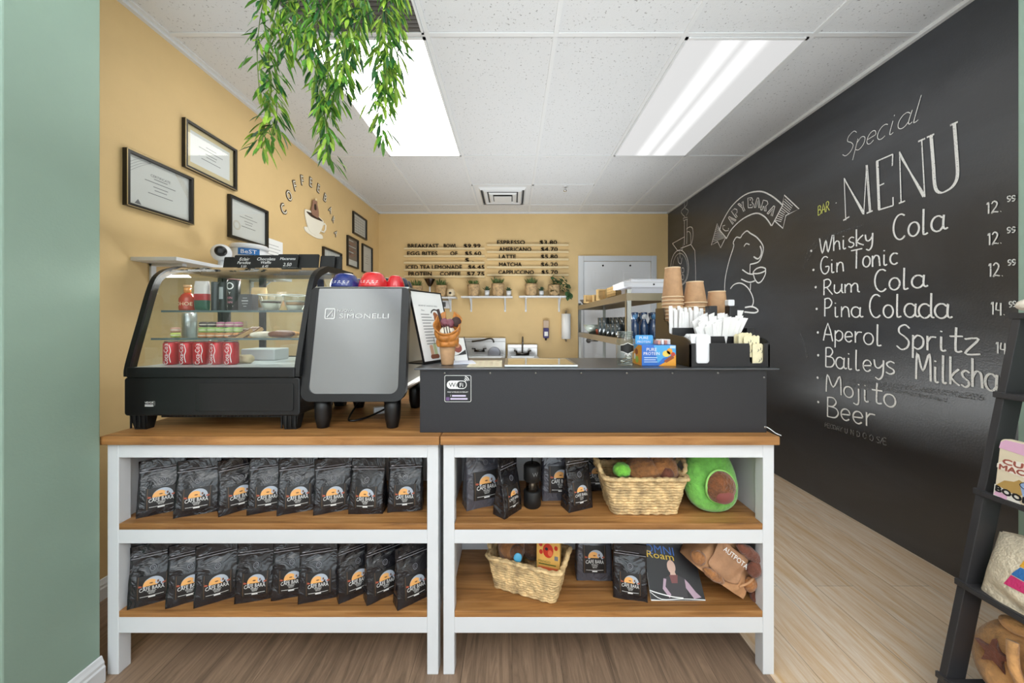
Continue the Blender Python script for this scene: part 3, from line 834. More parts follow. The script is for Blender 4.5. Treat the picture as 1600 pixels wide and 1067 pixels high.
LPOS = [(442, 326.5, 38), (451, 305.5, 32), (460, 290, 22), (471.5, 281.5, 10), (485, 284.5, -4), (497, 294, -12), (507.5, 309, -20), (515.5, 327.5, -28), (520.5, 343, -34), (524.3, 364.3, -42)]
for k, ((px, py, an), ch) in enumerate(zip(LPOS, CUTL)):
    y, z = lw(px, py); hgt = .062 if k < 7 else .05
    t = thing('wall_letter', 'cream cut-out letter %s with dark edge, %s of the arc over the cup picture' % (ch, ('first', 'second', 'third', 'fourth', 'fifth', 'sixth', 'seventh', 'eighth', 'ninth', 'last')[k]), 'letter', (XL, y, z), group='cut-out letters in an arc on the tan wall')
    t.rotation_euler = (math.radians(an), 0, 0)
    m = MB(); vs, fs, w_ = text_geo(ch)
    for i_, (x_, gr) in enumerate(((.004, 1.0), (.0065, 1.0))):
        for dx, dy in (((-.1, -.1), (.1, -.1), (.1, .1), (-.1, .1), (0, .13), (0, -.13), (.13, 0), (-.13, 0)) if i_ == 0 else ((0, 0),)):
            m.add([(x_ + (dx + dy) * .0004, ((vx - w_ / 2) + dx * .5) * hgt * 1.5, ((vy - .35) + dy * .5) * hgt * 1.85) for vx, vy in vs], fs, i_)
    m.build('letter_face', [DKB, CREAM], t, normals=False)

# white wall shelf with camera and tub
t = thing('wall_shelf', 'white wall shelf on the tan wall carrying a camera and a tub', 'shelf', (XL, 1.712, 1.552))
MB().box(.001, .226, 0, .9, 0, .0186).build('board', WHITE, t, bevel=.002)
for y in (.09, .78):
    m = MB(); m.box(.001, .012, y, y + .025, -.13, -.001); m.box(.001, .17, y, y + .025, -.012, -.0005)
    m.tube([(.01, y + .0125, -.11), (.14, y + .0125, -.01)], .006, 6); m.build('bracket', WHITE, t)
t = thing('security_camera', 'white round security camera with a black lens on the wall shelf', 'camera', (-1.745, 2.114, 1.5706))
m = MB(); m.lathe([(.04, 0), (.042, .012), (.018, .02), (.016, .05)], 20); m.build('base', WHITE, t)
m = MB(); m.ell((0, 0, .098), (.052, .052, .052)); m.build('housing', WHITE, t)
m = MB(); m.M = Matrix.Translation((.026, -.036, .1)) @ Matrix.Rotation(math.radians(90), 4, 'X') @ Matrix.Rotation(math.radians(38), 4, 'Y')
m.lathe([(.03, .0), (.03, .016), (.024, .024), (.01, .027)], 20); m.build('lens', BLACK, t)
t = thing('plastic_tub', 'white plastic tub with blue printed label on the wall shelf', 'tub', (-1.745, 2.34, 1.5706))
m = MB(); m.lathe([(.088, 0), (.1, .165)], 28); m.build('tub_body', WHITE, t)
m = MB(); m.lathe([(.106, .16), (.106, .182), (.098, .19)], 28); m.build('lid', WHITE, t)
m = MB()
fcy = lambda x, y: (.1 * math.sin(x / .1 + .55) + .0008, -.1 * math.cos(x / .1 + .55) - .0008, y + .115)
m.grid(lambda u, v: fcy(-.055 + .12 * u, .042 * v), 12, 1, 1)
m.text('BeST', .036, lambda x, y: tuple(a_ * (1.01 if i_ < 2 else 1) for i_, a_ in enumerate(fcy(x + .005, y + .008))), 'c', 0, squeeze=.085)
m.build('label_print', [WTEXT, mat('label_blue', (40, 108, 176), .5)], t, normals=False)
# ================================================================ the two white islands with oak tops
ZT = .8513
def island(label, x0):
    """x0 = left edge of the top; 1.29 m of width"""
    t = thing('island_table', label, 'table', (x0, 1.232, 0))
    W_, D_, zt, th = 1.19, .70, ZT, .031
    MB().box(0, W_, 0, D_, zt - th, zt).build('tabletop', OAK, t, bevel=.003)
    lw_, ld = .0395, .042; xa, xb, ya, yb = .0075, W_ - .0075, .018, D_ - .02
    for x in (xa, xb - lw_):
        for y in (ya, yb - ld):
            MB().box(x, x + lw_, y, y + ld, 0, zt - th).build('leg', WHITE, t, bevel=.002)
    m = MB(); z0, z1 = .770, zt - th - .0005
    m.box(xa + lw_, xb - lw_, ya + .001, ya + .02, z0, z1); m.box(xa + lw_, xb - lw_, yb - .02, yb, z0, z1)
    m.box(xa + .004, xa + .022, ya + ld, yb - ld, z0, z1); m.box(xb - .022, xb - .004, ya + ld, yb - ld, z0, z1)
    m.build('apron', WHITE, t, bevel=.0015)
    for zs, h in ((.536, .049), (.225, .056)):
        m = MB(); m.box(xa + lw_ + .0005, xb - lw_ - .0005, ya + .0005, ya + ld, zs - .022, zs)
        m.box(xa + .0185, xb - .0185, ya + ld, .36, zs - .022, zs)
        m.build('shelf', OAK, t, bevel=.002)
        m = MB(); m.box(xa + lw_, xb - lw_, ya + .001, ya + .02, zs - .022 - h, zs - .0225)
        m.box(xa + .022, xb - .022, .342, .36, zs - .022 - h, zs - .0225)
        m.build('shelf_rail', WHITE, t, bevel=.0015)
    MB().box(xa + .008, xb - .008, .3605, .372, .16, .818).build('back_panel', WHITE, t)
    for x in (xa + .010, xb - .018): MB().box(x, x + .008, ya + ld + .0005, .36, .16, .769).build('side_panel', WHITE, t)
    m = MB(); m.box(W_ / 2 - .008, W_ / 2 + .008, .352, .36, .2255, .43); m.box(W_ / 2 - .008, W_ / 2 + .008, .352, .36, .5365, .815); m.build('panel_batten', WHITE, t)
    return t
TL = island('white and oak island under the display fridge and espresso machine', -1.4446)
TR_ = island('white and oak island under the black serving box', -.2515)

# ================================================================ curved glass display fridge
fx0, fx1 = -1.435, -.785
fr = thing('display_fridge', 'black countertop display fridge with curved glass front and shelves of sweets', 'fridge', ((fx0 + fx1) / 2, 1.30, ZT))
hw = (fx1 - fx0) / 2
O_ = Vector(((fx0 + fx1) / 2, 1.30, ZT))
prof = [(1.30, 1.05), (1.3045, 1.096), (1.347, 1.257), (1.387, 1.399), (1.4195, 1.451), (1.4725, 1.480), (1.5325, 1.4925), (1.74, 1.495)]
pl = [(a - 1.30, b - ZT) for a, b in prof]
sp = [(v.x, v.y) for v in smoothpts(pl, 4)]
def inset(pts, d):
    out = []
    for k, p in enumerate(pts):
        a = Vector(pts[max(0, k - 1)]); b = Vector(pts[min(len(pts) - 1, k + 1)])
        tt = (b - a).normalized(); out.append((p[0] + tt.y * d, p[1] - tt.x * d))
    return out
zb, zt2 = .905 - ZT, 1.047 - ZT
m = MB(); m.prism(rrect(-hw, hw, zb, zt2, .012), 0.002, .44, 'y'); m.build('base_cabinet', BLACK, fr, bevel=.004)
m = MB(); m.box(-hw + .014, hw - .016, -.004, .003, zt2 + .0005, 1.085 - ZT); m.build('front_sill', BLACK, fr, bevel=.003)
m = MB(); m.prism(rrect(-.06, hw - .022, zb + .018, zt2 - .02, .008), -.0015, .003, 'y'); m.build('access_panel', mat('gloss_black', (13, 13, 15), .2), fr, bevel=.001)
m = MB()
f = lambda x, y: (x - .245, -.0012, y + .088)
m.text('VEVOR', .0105, lambda x, y: f(x, y + .012), 'l')
for k in range(2): m.ribbon([(0, .007 - k * .0045), (.032, .007 - k * .0045)], .0022, f)
m.ribbon([(.031, .02), (.037, .02), (.037, .004)], .0006, f)
m.build('brand_print', WTEXT, fr, normals=False)
for sx in (-1, 1):
    xa, xb = (-hw, -hw + .02) if sx < 0 else (hw - .02, hw)
    q = inset(sp, .026)
    poly = sp + [(.44, sp[-1][1])] + [(.44, q[-1][1])] + list(reversed(q))
    m = MB()
    n = len(sp)
    for k in range(n - 1):
        m.add([(xa, *sp[k]), (xb, *sp[k]), (xb, *sp[k + 1]), (xa, *sp[k + 1]), (xa, *q[k]), (xb, *q[k]), (xb, *q[k + 1]), (xa, *q[k + 1])],
              [(0, 1, 2, 3), (7, 6, 5, 4), (0, 3, 7, 4), (1, 5, 6, 2)])
    m.box(xa, xb, .416, .44, zt2, sp[-1][1] - .002)
    m.build('side_frame', BLACK, fr)
    m = MB(); xm = (xa + xb) / 2
    m.add([(xm, *p) for p in q] + [(xm, .416, q[-1][1]), (xm, .416, zt2), (xm, .02, zt2)], [tuple(range(len(q) + 3))])
    m.build('side_glass', glass('fridge_glass', (246, 250, 248), .9), fr)
m = MB(); q = inset(sp, .004); n = len(q) - 1
for k in range(n): m.add([(-hw + .02, *q[k]), (hw - .02, *q[k]), (hw - .02, *q[k + 1]), (-hw + .02, *q[k + 1])], [(0, 1, 2, 3)])
m.smooth = True; m.sm = [True] * len(m.f)
m.build('curved_glass', glass('fridge_glass'), fr)
m = MB(); m.box(-hw + .02, hw - .02, .30, .44, sp[-1][1] - .03, sp[-1][1] - .002); m.build('top_panel', mat('fridge_top_grey', (58, 62, 66), .3), fr)
m = MB(); m.box(-hw + .02, hw - .02, .012, .42, 1.062 - ZT, 1.083 - ZT); m.build('inner_floor', mat('fridge_liner', (205, 208, 210), .35), fr)
m = MB()
for x in (-hw + .02, -.13, .155, hw - .04): m.box(x, x + .028, .425, .437, zt2, sp[-1][1] - .03)
m.box(-hw + .02, hw - .02, .425, .437, zt2, zt2 + .04); m.build('rear_door_frame', BLACKM, fr)
m = MB(); m.box(-hw + .05, hw - .05, .43, .432, zt2 + .04, sp[-1][1] - .03); m.build('rear_glass', glass('fridge_glass'), fr)
ZS1, ZS2 = 1.2985, 1.189
for zz, y0 in ((ZS1, .115), (ZS2, .075)):
    m = MB(); m.box(-hw + .03, hw - .03, y0, .40, zz - .005 - ZT, zz - ZT)
    s_ = m.build('glass_shelf', glass('shelf_glass', (244, 248, 247)), fr)
    m = MB(); m.box(-hw + .028, hw - .028, y0 - .004, y0, zz - .007 - ZT, zz + .001 - ZT); m.build('shelf_edge', mat('shelf_edge_grey', (90, 104, 106), .25), s_)
for x in (-hw + .045, hw - .045):
    for y in (.03, .40):
        m = MB(); a, b = .034, .024
        m.add([(x - a, y - .02, zb), (x + a, y - .02, zb), (x + a, y + .02, zb), (x - a, y + .02, zb), (x - b + .004, y - .014, 0), (x + b, y - .014, 0), (x + b, y + .014, 0), (x - b + .004, y + .014, 0)],
              [(0, 1, 2, 3), (7, 6, 5, 4), (0, 4, 5, 1), (1, 5, 6, 2), (2, 6, 7, 3), (3, 7, 4, 0)])
        for k in range(4): m.box(x - .028 + k * .017, x - .024 + k * .017, y - .024, y - .019, .006, zb)
        m.build('foot', BLACKM, fr)
m = MB(); m.box(-hw + .09, hw - .06, .05, .36, zb - .018, zb - .0005)
for k in range(34): m.box(-hw + .11 + k * .0145, -hw + .118 + k * .0145, .044, .05, zb - .014, zb - .006)
m.build('underside_vent', BLACKM, fr)

l_ = bpy.data.lights.new('fridge_fill_light', 'AREA'); l_.shape = 'RECTANGLE'; l_.size = .55; l_.size_y = .02; l_.energy = 2.2; l_.color = (1, .98, .95)  # unseen light added under the top to brighten the fridge interior
lo_ = bpy.data.objects.new('fridge_fill_light', l_); COL.objects.link(lo_); lo_.parent = fr; lo_.location = (0, .30, sp[-1][1] - .034); lo_.rotation_euler = (-.5, 0, 0)
# cans on the fridge floor
def can(x, y, rz, label, first=None):
    if first:
        return dup(first, (x, y, 1.0835), rz, label)
    t = thing('soda_can', label, 'can', (x, y, 1.0835), rz, 'red soda cans in the display fridge')
    m = MB(); r = .0258
    m.lathe([(.019, 0), (r, .006), (r, .083), (.0215, .091)], 28); m.build('can_body', mat('soda_red', (196, 32, 44), .28, .3), t)
    m = MB(); m.lathe([(.0222, .0905), (.0222, .0935), (.0195, .0925)], 24); m.lathe([(.006, .0928), (.006, .0935)], 8, (.004, 0, 0)); m.build('can_lid', STEEL, t)
    m = MB()
    fc = lambda x_, y_: ((r + .0004) * math.sin(y_ / r), -(r + .0004) * math.cos(y_ / r), .006 + x_)
    m.text('Coca-Cola', .022, lambda x_, y_: fc(x_ * .86 + .038, -(y_ - .006)), 'c')
    m.ribbon(smoothpts([(.004, .014), (.03, .010), (.05, .014), (.074, .009)], 4), .0022, fc)
    m.build('script_print', WTEXT, t, normals=False)
    return t
CANX = [-1.3535, -1.2965, -1.236, -1.1765, -1.117]
c0 = can(CANX[0], 1.40, .1, 'red cola can standing outermost in the fridge, beside the slanted frame')
for k in range(1, 5):
    can(CANX[k], 1.40 + (.006 if k % 2 else 0), .3 * ((k * 37) % 5 - 2) / 2, 'red cola can in the fridge, %s can from the slanted frame' % ('', 'second', 'third', 'fourth', 'fifth')[k], c0)
can(-1.268, 1.462, -.6, 'red cola can half hidden behind the front row of cans', c0)

def fp(px, Y): return (px - 800) * Y / F
# macarons on the lower shelf
MAC = {}
def macaron(x, y, z, colr, nm, label, rx=0):
    key = nm
    t = thing('macaron', label, 'macaron', (x, y, z), group='%s macarons in the fridge' % nm)
    c = mat('macaron_' + nm, colr, .7, bump=.1, bscale=200); cc = mat('macaron_cream', (235, 222, 205), .7)
    if key not in MAC:
        m = MB(); r = .0165
        m.lathe([(.004, 0), (r * .8, .0015), (r, .007), (r, .0085)], 18); m.lathe([(r, .0125), (r, .014), (r * .8, .0195), (.004, .021)], 18)
        o = m.build('shell', c, t); m = MB(); m.lathe([(r * .93, .008), (r * .93, .013)], 18, cap0=False, cap1=False); q = m.build('filling', cc, t); MAC[key] = (o.data, q.data)
    else:
        for n_, d_ in zip(('shell', 'filling'), MAC[key]):
            o = bpy.data.objects.new(n_, d_); COL.objects.link(o); o.parent = t
    return t
rows = [(1.189, [('orange', (224, 150, 92))] * 5, 1.40), (1.2105, [('green', (178, 212, 128))] * 5, 1.405), (1.232, [('chocolate', (96, 78, 82))] * 2 + [('pink', (206, 128, 160))] * 3, 1.412)]
for rn, (z, cs, y) in enumerate(rows):
    for k, (nm, cl) in enumerate(cs):
        lab = {0: 'orange macaron in the bottom layer of the macaron pack, %s along', 1: 'green macaron in the middle layer of the macaron pack, %s along', 2: nm + ' macaron in the top layer of the macaron pack, %s along'}[rn] % ('first', 'second', 'third', 'fourth', 'fifth')[k]
        macaron(fp(318, y) + k * .0345 - .002 + rn * .002, y, z, cl, nm, lab)
tt = thing('macaron_pack', 'clear plastic pack holding the layers of macarons', 'packaging', (fp(345, 1.405) - .01, 1.405, 1.189))
MB().box(-.105, .098, -.024, .024, .0, .067).build('pack', glass('thin_plastic', (252, 252, 252), .8), tt)
macaron(-1.362, 1.425, 1.189, (205, 218, 110), 'lime', 'lime macaron standing in for a reflection in the fridge side glass')  # pair modelled in place of macarons mirrored in the side glass
macaron(-1.362, 1.425, 1.2105, (222, 170, 150), 'peach', 'peach macaron on the lime one, standing in for the same reflection')
# waffle bars, wrapped bar, eclairs
CHOC = mat('milk_chocolate', (128, 92, 66), .45); WAF = mat('wafer_tan', (186, 150, 104), .6)
def wbar(x, y, z, rz, label, tilt=.5):
    t = thing('chocolate_waffle', label, 'waffle', (x, y, z), rz, 'waffle bars in the fridge')
    m = MB(); m.box(-.028, .028, -.035, .035, 0, .014, 1)
    for a in range(3):
        for b in range(4): m.box(-.026 + a * .0178, -.0105 + a * .0178, -.033 + b * .0168, -.0185 + b * .0168, .014, .019, 0)
    m.build('waffle_body', [CHOC, WAF], t, bevel=.0015)
    return t
a_ = wbar(fp(378, 1.42), 1.415, 1.196, -.3, 'chocolate waffle bar leaning next to the macaron pack'); a_.rotation_euler = (.5, 0, -.35)
a_ = wbar(fp(393, 1.45), 1.455, 1.200, -.3, 'chocolate waffle bar leaning behind the front waffle'); a_.rotation_euler = (.6, 0, -.35)
def loaf(name, label, cat, px, Y, z, r, mt, rz=0, grp=None):
    t = thing(name, label, cat, (fp(px, Y), Y, z), rz, grp); MB().ell((0, 0, r[2]), r, 20, 12, .002, 40, sup=.8).build('body', mt, t); return t
loaf('wrapped_bar', 'sweet bar in crinkled clear wrapper lying beside the waffles', 'wrapped sweet', 408, 1.42, 1.189, (.016, .04, .013), mat('cellophane_beige', (222, 210, 190), .25, bump=.5, bscale=60), -.5)
ec = mat('eclair_chocolate', (112, 66, 42), .35)
loaf('eclair', 'chocolate eclair lying at the front of the middle fridge shelf', 'eclair', 438, 1.41, 1.189, (.046, .017, .014), ec, .06, 'eclairs')
loaf('eclair', 'chocolate eclair lying behind the front eclair', 'eclair', 444, 1.455, 1.189, (.046, .017, .015), ec, -.04, 'eclairs')
loaf('cookie', 'golden nut cookie at the back of the middle fridge shelf', 'cookie', 454, 1.54, 1.189, (.035, .03, .012), mat('cookie_gold', (206, 150, 86), .7, var=.3, vscale=60))
t = thing('steel_canister', 'pale steel canister at the back of the middle fridge shelf', 'canister', (fp(296, 1.56), 1.56, 1.189)); MB().lathe([(.026, 0), (.026, .1), (.024, .104)], 24).build('body', mat('brushed_pale_steel', (205, 206, 206), .3, .8), t)
t = thing('plastic_box', 'flat white plastic box lying on the fridge floor behind the cans', 'box', (fp(415, 1.6), 1.6, 1.0835)); MB().box(-.075, .075, -.05, .05, 0, .05).build('body', WHITE, t, bevel=.004)
t = thing('paper_roll', 'small beige roll on the fridge floor next to the last can', 'roll', (fp(383, 1.44), 1.44, 1.0835))
m = MB(); m.M = Matrix.Translation((0, 0, .018)) @ Matrix.Rotation(PI / 2, 4, 'Y')
m.lathe([(.013, -.03), (.018, -.022), (.018, -.006), (.014, -.003), (.018, 0), (.018, .022), (.013, .03)], 18); m.build('body', mat('roll_beige', (190, 172, 138), .6), t)
# upper shelf goods
def fl(x, y, r=.03): return None
t = thing('juice_bottle', 'glass bottle of red juice with a yellow cap on the top fridge shelf', 'bottle', (fp(293, 1.47), 1.47, ZS1))
m = MB(); m.lathe([(.026, 0), (.028, .01), (.028, .05), (.02, .066), (.012, .075)], 20, i=0); m.build('body', mat('red_juice', (188, 62, 44), .15), t)
m = MB(); m.lathe([(.012, .075), (.012, .098)], 16); m.build('neck', mat('amber_drink', (222, 150, 84), .2), t)
m = MB(); m.lathe([(.0135, .098), (.0135, .108)], 16); m.build('cap', mat('peach_cap', (228, 176, 130), .4), t)
m = MB(); fc = lambda x_, y_: (.0286 * math.sin(x_ / .0286), -.0286 * math.cos(x_ / .0286), .022 + y_); m.text('COHOE', .021, fc, 'c'); m.build('label_print', mat('cream_print', (240, 220, 180), .5), t, normals=False)
t = thing('snack_bag', 'white, red and green snack bag standing on the top fridge shelf', 'bag', (fp(316, 1.475), 1.475, ZS1))
m = MB()
def pouch(m, w, d, h, cols, n=14):
    def fn(u, v):
        a = 2 * PI * u; k = math.sin(PI * min(1, v * 1.02)) ** .4 if v < .98 else .1
        return (w / 2 * math.copysign(abs(math.cos(a)) ** .55, math.cos(a)), d / 2 * math.copysign(abs(math.sin(a)) ** .7, math.sin(a)) * (.25 + .75 * k) + .002 * noise.noise((u * 9, v * 9, w)), h * v)
    nv = n
    for j in range(nv):
        i_ = cols(j / nv)
        m.grid(lambda u, v, j=j: fn(u, (j + v) / nv), 20, 1, i_, True)
pouch(m, .058, .03, .125, lambda v: 2 if v < .3 else (1 if v < .55 else 0))
m.build('body', [mat('foil_white', (226, 216, 214), .3), mat('foil_red', (178, 44, 52), .3), mat('foil_green', (52, 92, 74), .3)], t)
for px, lab, cl in ((338, 'tall dark grey tin on the top fridge shelf', (62, 62, 66)), (350, 'tall black tin with pale label panel on the top fridge shelf', (28, 29, 31))):
    t = thing('tall_tin', lab, 'tin', (fp(px, 1.485), 1.485, ZS1), group=None)
    MB().lathe([(.0165, 0), (.0175, .004), (.0175, .118), (.0165, .122)], 22).build('body', mat('tin_%d' % px, cl, .3, .3), t)
    if px == 350:
        m = MB(); fc = lambda x_, y_: (.0179 * math.sin(x_ / .0179), -.0179 * math.cos(x_ / .0179), y_)
        m.grid(lambda u, v: fc(-.009 + .018 * u, .05 + .05 * v), 6, 1)
        m.build('label', mat('tin_label_grey', (160, 164, 166), .4), t, normals=False)
t = thing('energy_drink_can', 'slim black can with a white ring emblem and pink print on the top fridge shelf', 'can', (fp(367, 1.45), 1.445, ZS1))
MB().lathe([(.019, 0), (.0225, .006), (.0225, .118), (.019, .126)], 26).build('body', mat('can_black', (34, 33, 36), .3, .2), t)
m = MB(); fc = lambda x_, y_: (.0229 * math.sin(x_ / .0229), -.0229 * math.cos(x_ / .0229), y_)
m.ribbon(circle(0, .1, .0125, n=24) + [(.0125, .1)], .004, fc, 0)
m.text('Y', .014, lambda x_, y_: fc(x_, y_ + .066), 'c', 0); m.text('KIN', .012, lambda x_, y_: fc(x_, y_ + .048), 'c', 1); m.text('AIN', .012, lambda x_, y_: fc(x_, y_ + .03), 'c', 1)
m.ribbon([(-.012, .018), (.012, .018)], .006, fc, 0)
m.build('emblem_print', [WTEXT, mat('pink_print', (216, 140, 158), .5)], t, normals=False)
m = MB(); m.lathe([(.0225, .1262), (.0225, .129)], 22); m.build('can_lid', mat('pink_lid', (206, 150, 150), .3, .4), t)
t = thing('tea_box', 'small dark grey tea box with white lines on the top fridge shelf', 'box', (fp(388, 1.43), 1.43, ZS1)); MB().box(-.028, .028, -.018, .018, 0, .066).build('body', mat('box_charcoal', (66, 64, 66), .5), t, bevel=.001)
m = MB(); g_ = lambda x_, y_: (x_, -.0186, y_)
for k, w_ in enumerate((.018, .026, .022, .012)): m.ribbon([(-w_ / 2, .05 - .011 * k), (w_ / 2, .05 - .011 * k)], .004 if k == 1 else .002, g_)
m.build('print', mat('print_pale', (190, 188, 186), .6), t, normals=False)
t = thing('paper_sweet_bag', 'white and tan paper bag of sweets next to the glass dessert bowls', 'bag', (fp(405, 1.49), 1.49, ZS1)); m = MB(); pouch(m, .06, .036, .1, lambda v: 1 if v > .12 else 0); m.build('body', [PAPER, mat('tan_sweet_paper', (206, 172, 120), .6)], t)
def dessert(px, Y, lab, layers):
    t = thing('dessert_bowl', lab, 'dessert', (fp(px, Y), Y, ZS1), group='glass dessert bowls')
    MB().lathe([(.026, 0), (.031, .01), (.046, .058), (.047, .064)], 26, cap1=False).build('bowl', glass('bowl_glass', (232, 238, 238), 1.0), t)
    m = MB(); m.tube([(.047 * math.cos(a * PI / 14), .047 * math.sin(a * PI / 14), .064) for a in range(28)], .0016, 6, True); m.build('bowl_rim', mat('glass_rim_pale', (226, 232, 232), .1), t)
    for k, (z0, z1, c_) in enumerate(layers):
        rr = lambda z: .0235 + z * .31
        MB().lathe([(rr(z0), z0), (rr(z1), z1)], 24).build('dessert_layer', c_, t)
CRM = mat('vanilla_cream', (236, 228, 210), .6); CHS = mat('chocolate_sauce', (86, 58, 42), .35); CAR = mat('caramel_sponge', (198, 150, 104), .7)
dessert(424, 1.44, 'glass bowl of cream dessert with a chocolate swirl in the fridge', [(.003, .03, CRM), (.0305, .037, CHS), (.0375, .042, CRM)])
dessert(461, 1.45, 'glass bowl of layered caramel dessert at the inner end of the fridge shelf', [(.003, .022, CRM), (.0225, .034, CAR), (.0345, .041, CRM)])

# chalk price cards standing on the fridge
ztop = 1.495
def card(px0, px1, py0, Y, label, lines=None, tilt=.18):
    x0, x1 = fp(px0, Y), fp(px1, Y); h = EYE - (py0 - 504) * Y / F - ztop
    t = thing('price_card', label, 'sign', ((x0 + x1) / 2, Y, ztop), group='black cards on top of the fridge')
    t.rotation_euler = (-tilt, 0, 0)
    hw_ = (x1 - x0) / 2
    m = MB(); m.prism(rrect(-hw_, hw_, 0, h, .006), 0, .004, 'y'); m.box(-hw_ + .01, hw_ - .01, .004, .04, 0, .004); m.build('board', BLACKM, t)
    if lines:
        m = MB(); g_ = lambda x_, y_: (x_, -.0006, y_)
        for k, (tx, sz, zz) in enumerate(lines): m.text(tx, sz, lambda x_, y_, zz=zz: g_(x_ + y_ * .2, y_ + zz), 'c')
        m.build('chalk_print', WTEXT, t, normals=False)
    return t
card(348, 364, 400.5, 1.60, 'blank black card at the camera end of the row on the fridge')
card(364, 396, 397.5, 1.585, 'black price card chalked Eclair Paradise', [('Eclair', .021, .036), ('Paradise', .018, .02), ('3.50', .015, .003)])
card(395, 433, 397.5, 1.58, 'black price card chalked Chocolate Waffle', [('Chocolate', .020, .036), ('Waffle', .018, .02), ('6.45', .016, .003)])
card(432, 464, 396, 1.575, 'black price card chalked Macarons', [('Macarons', .018, .037), ('2.50', .022, .008)])
card(463, 497, 396, 1.59, 'blank black card beside the Macarons price card')
card(499, 522, 398.5, 1.60, 'blank black card, second last of the row on the fridge')
card(521, 533, 399.5, 1.615, 'narrow blank black card at the inner end of the row on the fridge')

# ================================================================ espresso machine, back panel towards the viewer
em = thing('espresso_machine', 'steel-backed espresso machine with black frame standing beside the display fridge', 'espresso machine', (-.591, 1.30, ZT))
zb, zt3 = .957 - ZT, 1.387 - ZT
def emp(x, z, y=0):           # the back leans away towards the top
    return (x, y + .07 * (z - zb) / (zt3 - zb), z)
MS = mat('mirror_steel', (148, 149, 151), .13, 1, bump=.012, bscale=14)
CHAMP = mat('champagne_panel', (150, 138, 112), .35, .35)
wb, wt = .195, .191
out = []
def em_outline(d, rb, rt):
    p = []
    for cx, cz, a, r in ((wt - d - rt, zt3 - d - rt, 0, rt), (-(wt - d - rt), zt3 - d - rt, PI / 2, rt), (-(wb - d - rb), zb + d + rb, PI, rb), (wb - d - rb, zb + d + rb, 1.5 * PI, rb)):
        p += [(cx + r * math.cos(a + PI / 2 * k / 6), cz + r * math.sin(a + PI / 2 * k / 6)) for k in range(7)]
    return p
o1, o2 = em_outline(0, .04, .022), em_outline(.0285, .03, .004)
o2 = [(x, z + (.026 if z > zt3 - .06 else 0)) for x, z in o2]
m = MB(); n = len(o1)
m.add([emp(x, z, 0) for x, z in o1] + [emp(x, z, 0) for x, z in o2] + [emp(x, z, .03) for x, z in o1] + [emp(x, z, .03) for x, z in o2],
      [(k, (k + 1) % n, n + (k + 1) % n, n + k) for k in range(n)] + [(2 * n + k, 3 * n + k, 3 * n + (k + 1) % n, 2 * n + (k + 1) % n) for k in range(n)] +
      [(k, 2 * n + k, 2 * n + (k + 1) % n, (k + 1) % n) for k in range(n)] + [(n + k, n + (k + 1) % n, 3 * n + (k + 1) % n, 3 * n + k) for k in range(n)])
m.build('back_frame', BLACK, em, bevel=.003)
m = MB(); m.add([emp(x, z, .004) for x, z in o2] + [emp(x, z, .02) for x, z in o2], [tuple(range(n)), tuple(reversed(range(n, 2 * n)))] + [(k, n + k, n + (k + 1) % n, (k + 1) % n) for k in range(n)])
m.build('steel_back', MS, em)
m = MB()
m.text('SIMONELLI', .027, lambda x, y: emp(x + .022, y + .415, .0025), 'c', squeeze=.19)
m.text('NUOVA', .015, lambda x, y: emp(x - .052, y + .44, .0025), 'c', squeeze=.06)
r_ = rrect(-.128, -.092, .414, .452, .004)
m.ribbon(r_ + [r_[0]], .005, lambda x, y: emp(x, y, .0025)); m.ribbon([(-.121, .42), (-.1, .446), (-.1, .422)], .005, lambda x, y: emp(x, y, .0025))
m.build('brand_lettering', mat('bright_lettering', (206, 206, 206), .3, .6), em, normals=False)
# body
m = MB()
bp = [(x * .93, z) for x, z in em_outline(.004, .05, .03)]
y1 = .50
m.add([emp(x, z, .03) for x, z in bp] + [(x, y1, z + .0) for x, z in bp], [tuple(reversed(range(n, 2 * n)))] + [(k, n + k, n + (k + 1) % n, (k + 1) % n) for k in range(n)])
m.build('body', CHAMP, em, bevel=.002)
m = MB(); m.box(-.185, .185, .09, .46, zt3 - .002, zt3 + .004); m.build('cup_tray', STEEL, em)
for x in (-.13, .135):
    for y in (.045, .36):
        MB().lathe([(.0205, 0), (.0215, .004), (.0285, .035), (.0305, .075), (.0315, .112)], 22, (x, y, 0)).build('foot', BLACK, em)
m = MB(); m.tube(smoothpts([(-.03, .26, .1), (-.06, .2, .06), (-.075, .14, .012), (-.05, .11, .006), (0, .16, .01), (.06, .3, .03)], 5), .004, 8); m.build('power_cable', BLACK, em)
t = thing('plug_adapter', 'white plug adapter lying on the oak top under the espresso machine', 'plug', (-.56, 1.56, ZT), .5)
MB().box(-.05, .05, -.018, .018, 0, .03).build('body', WHITE, t, bevel=.005)
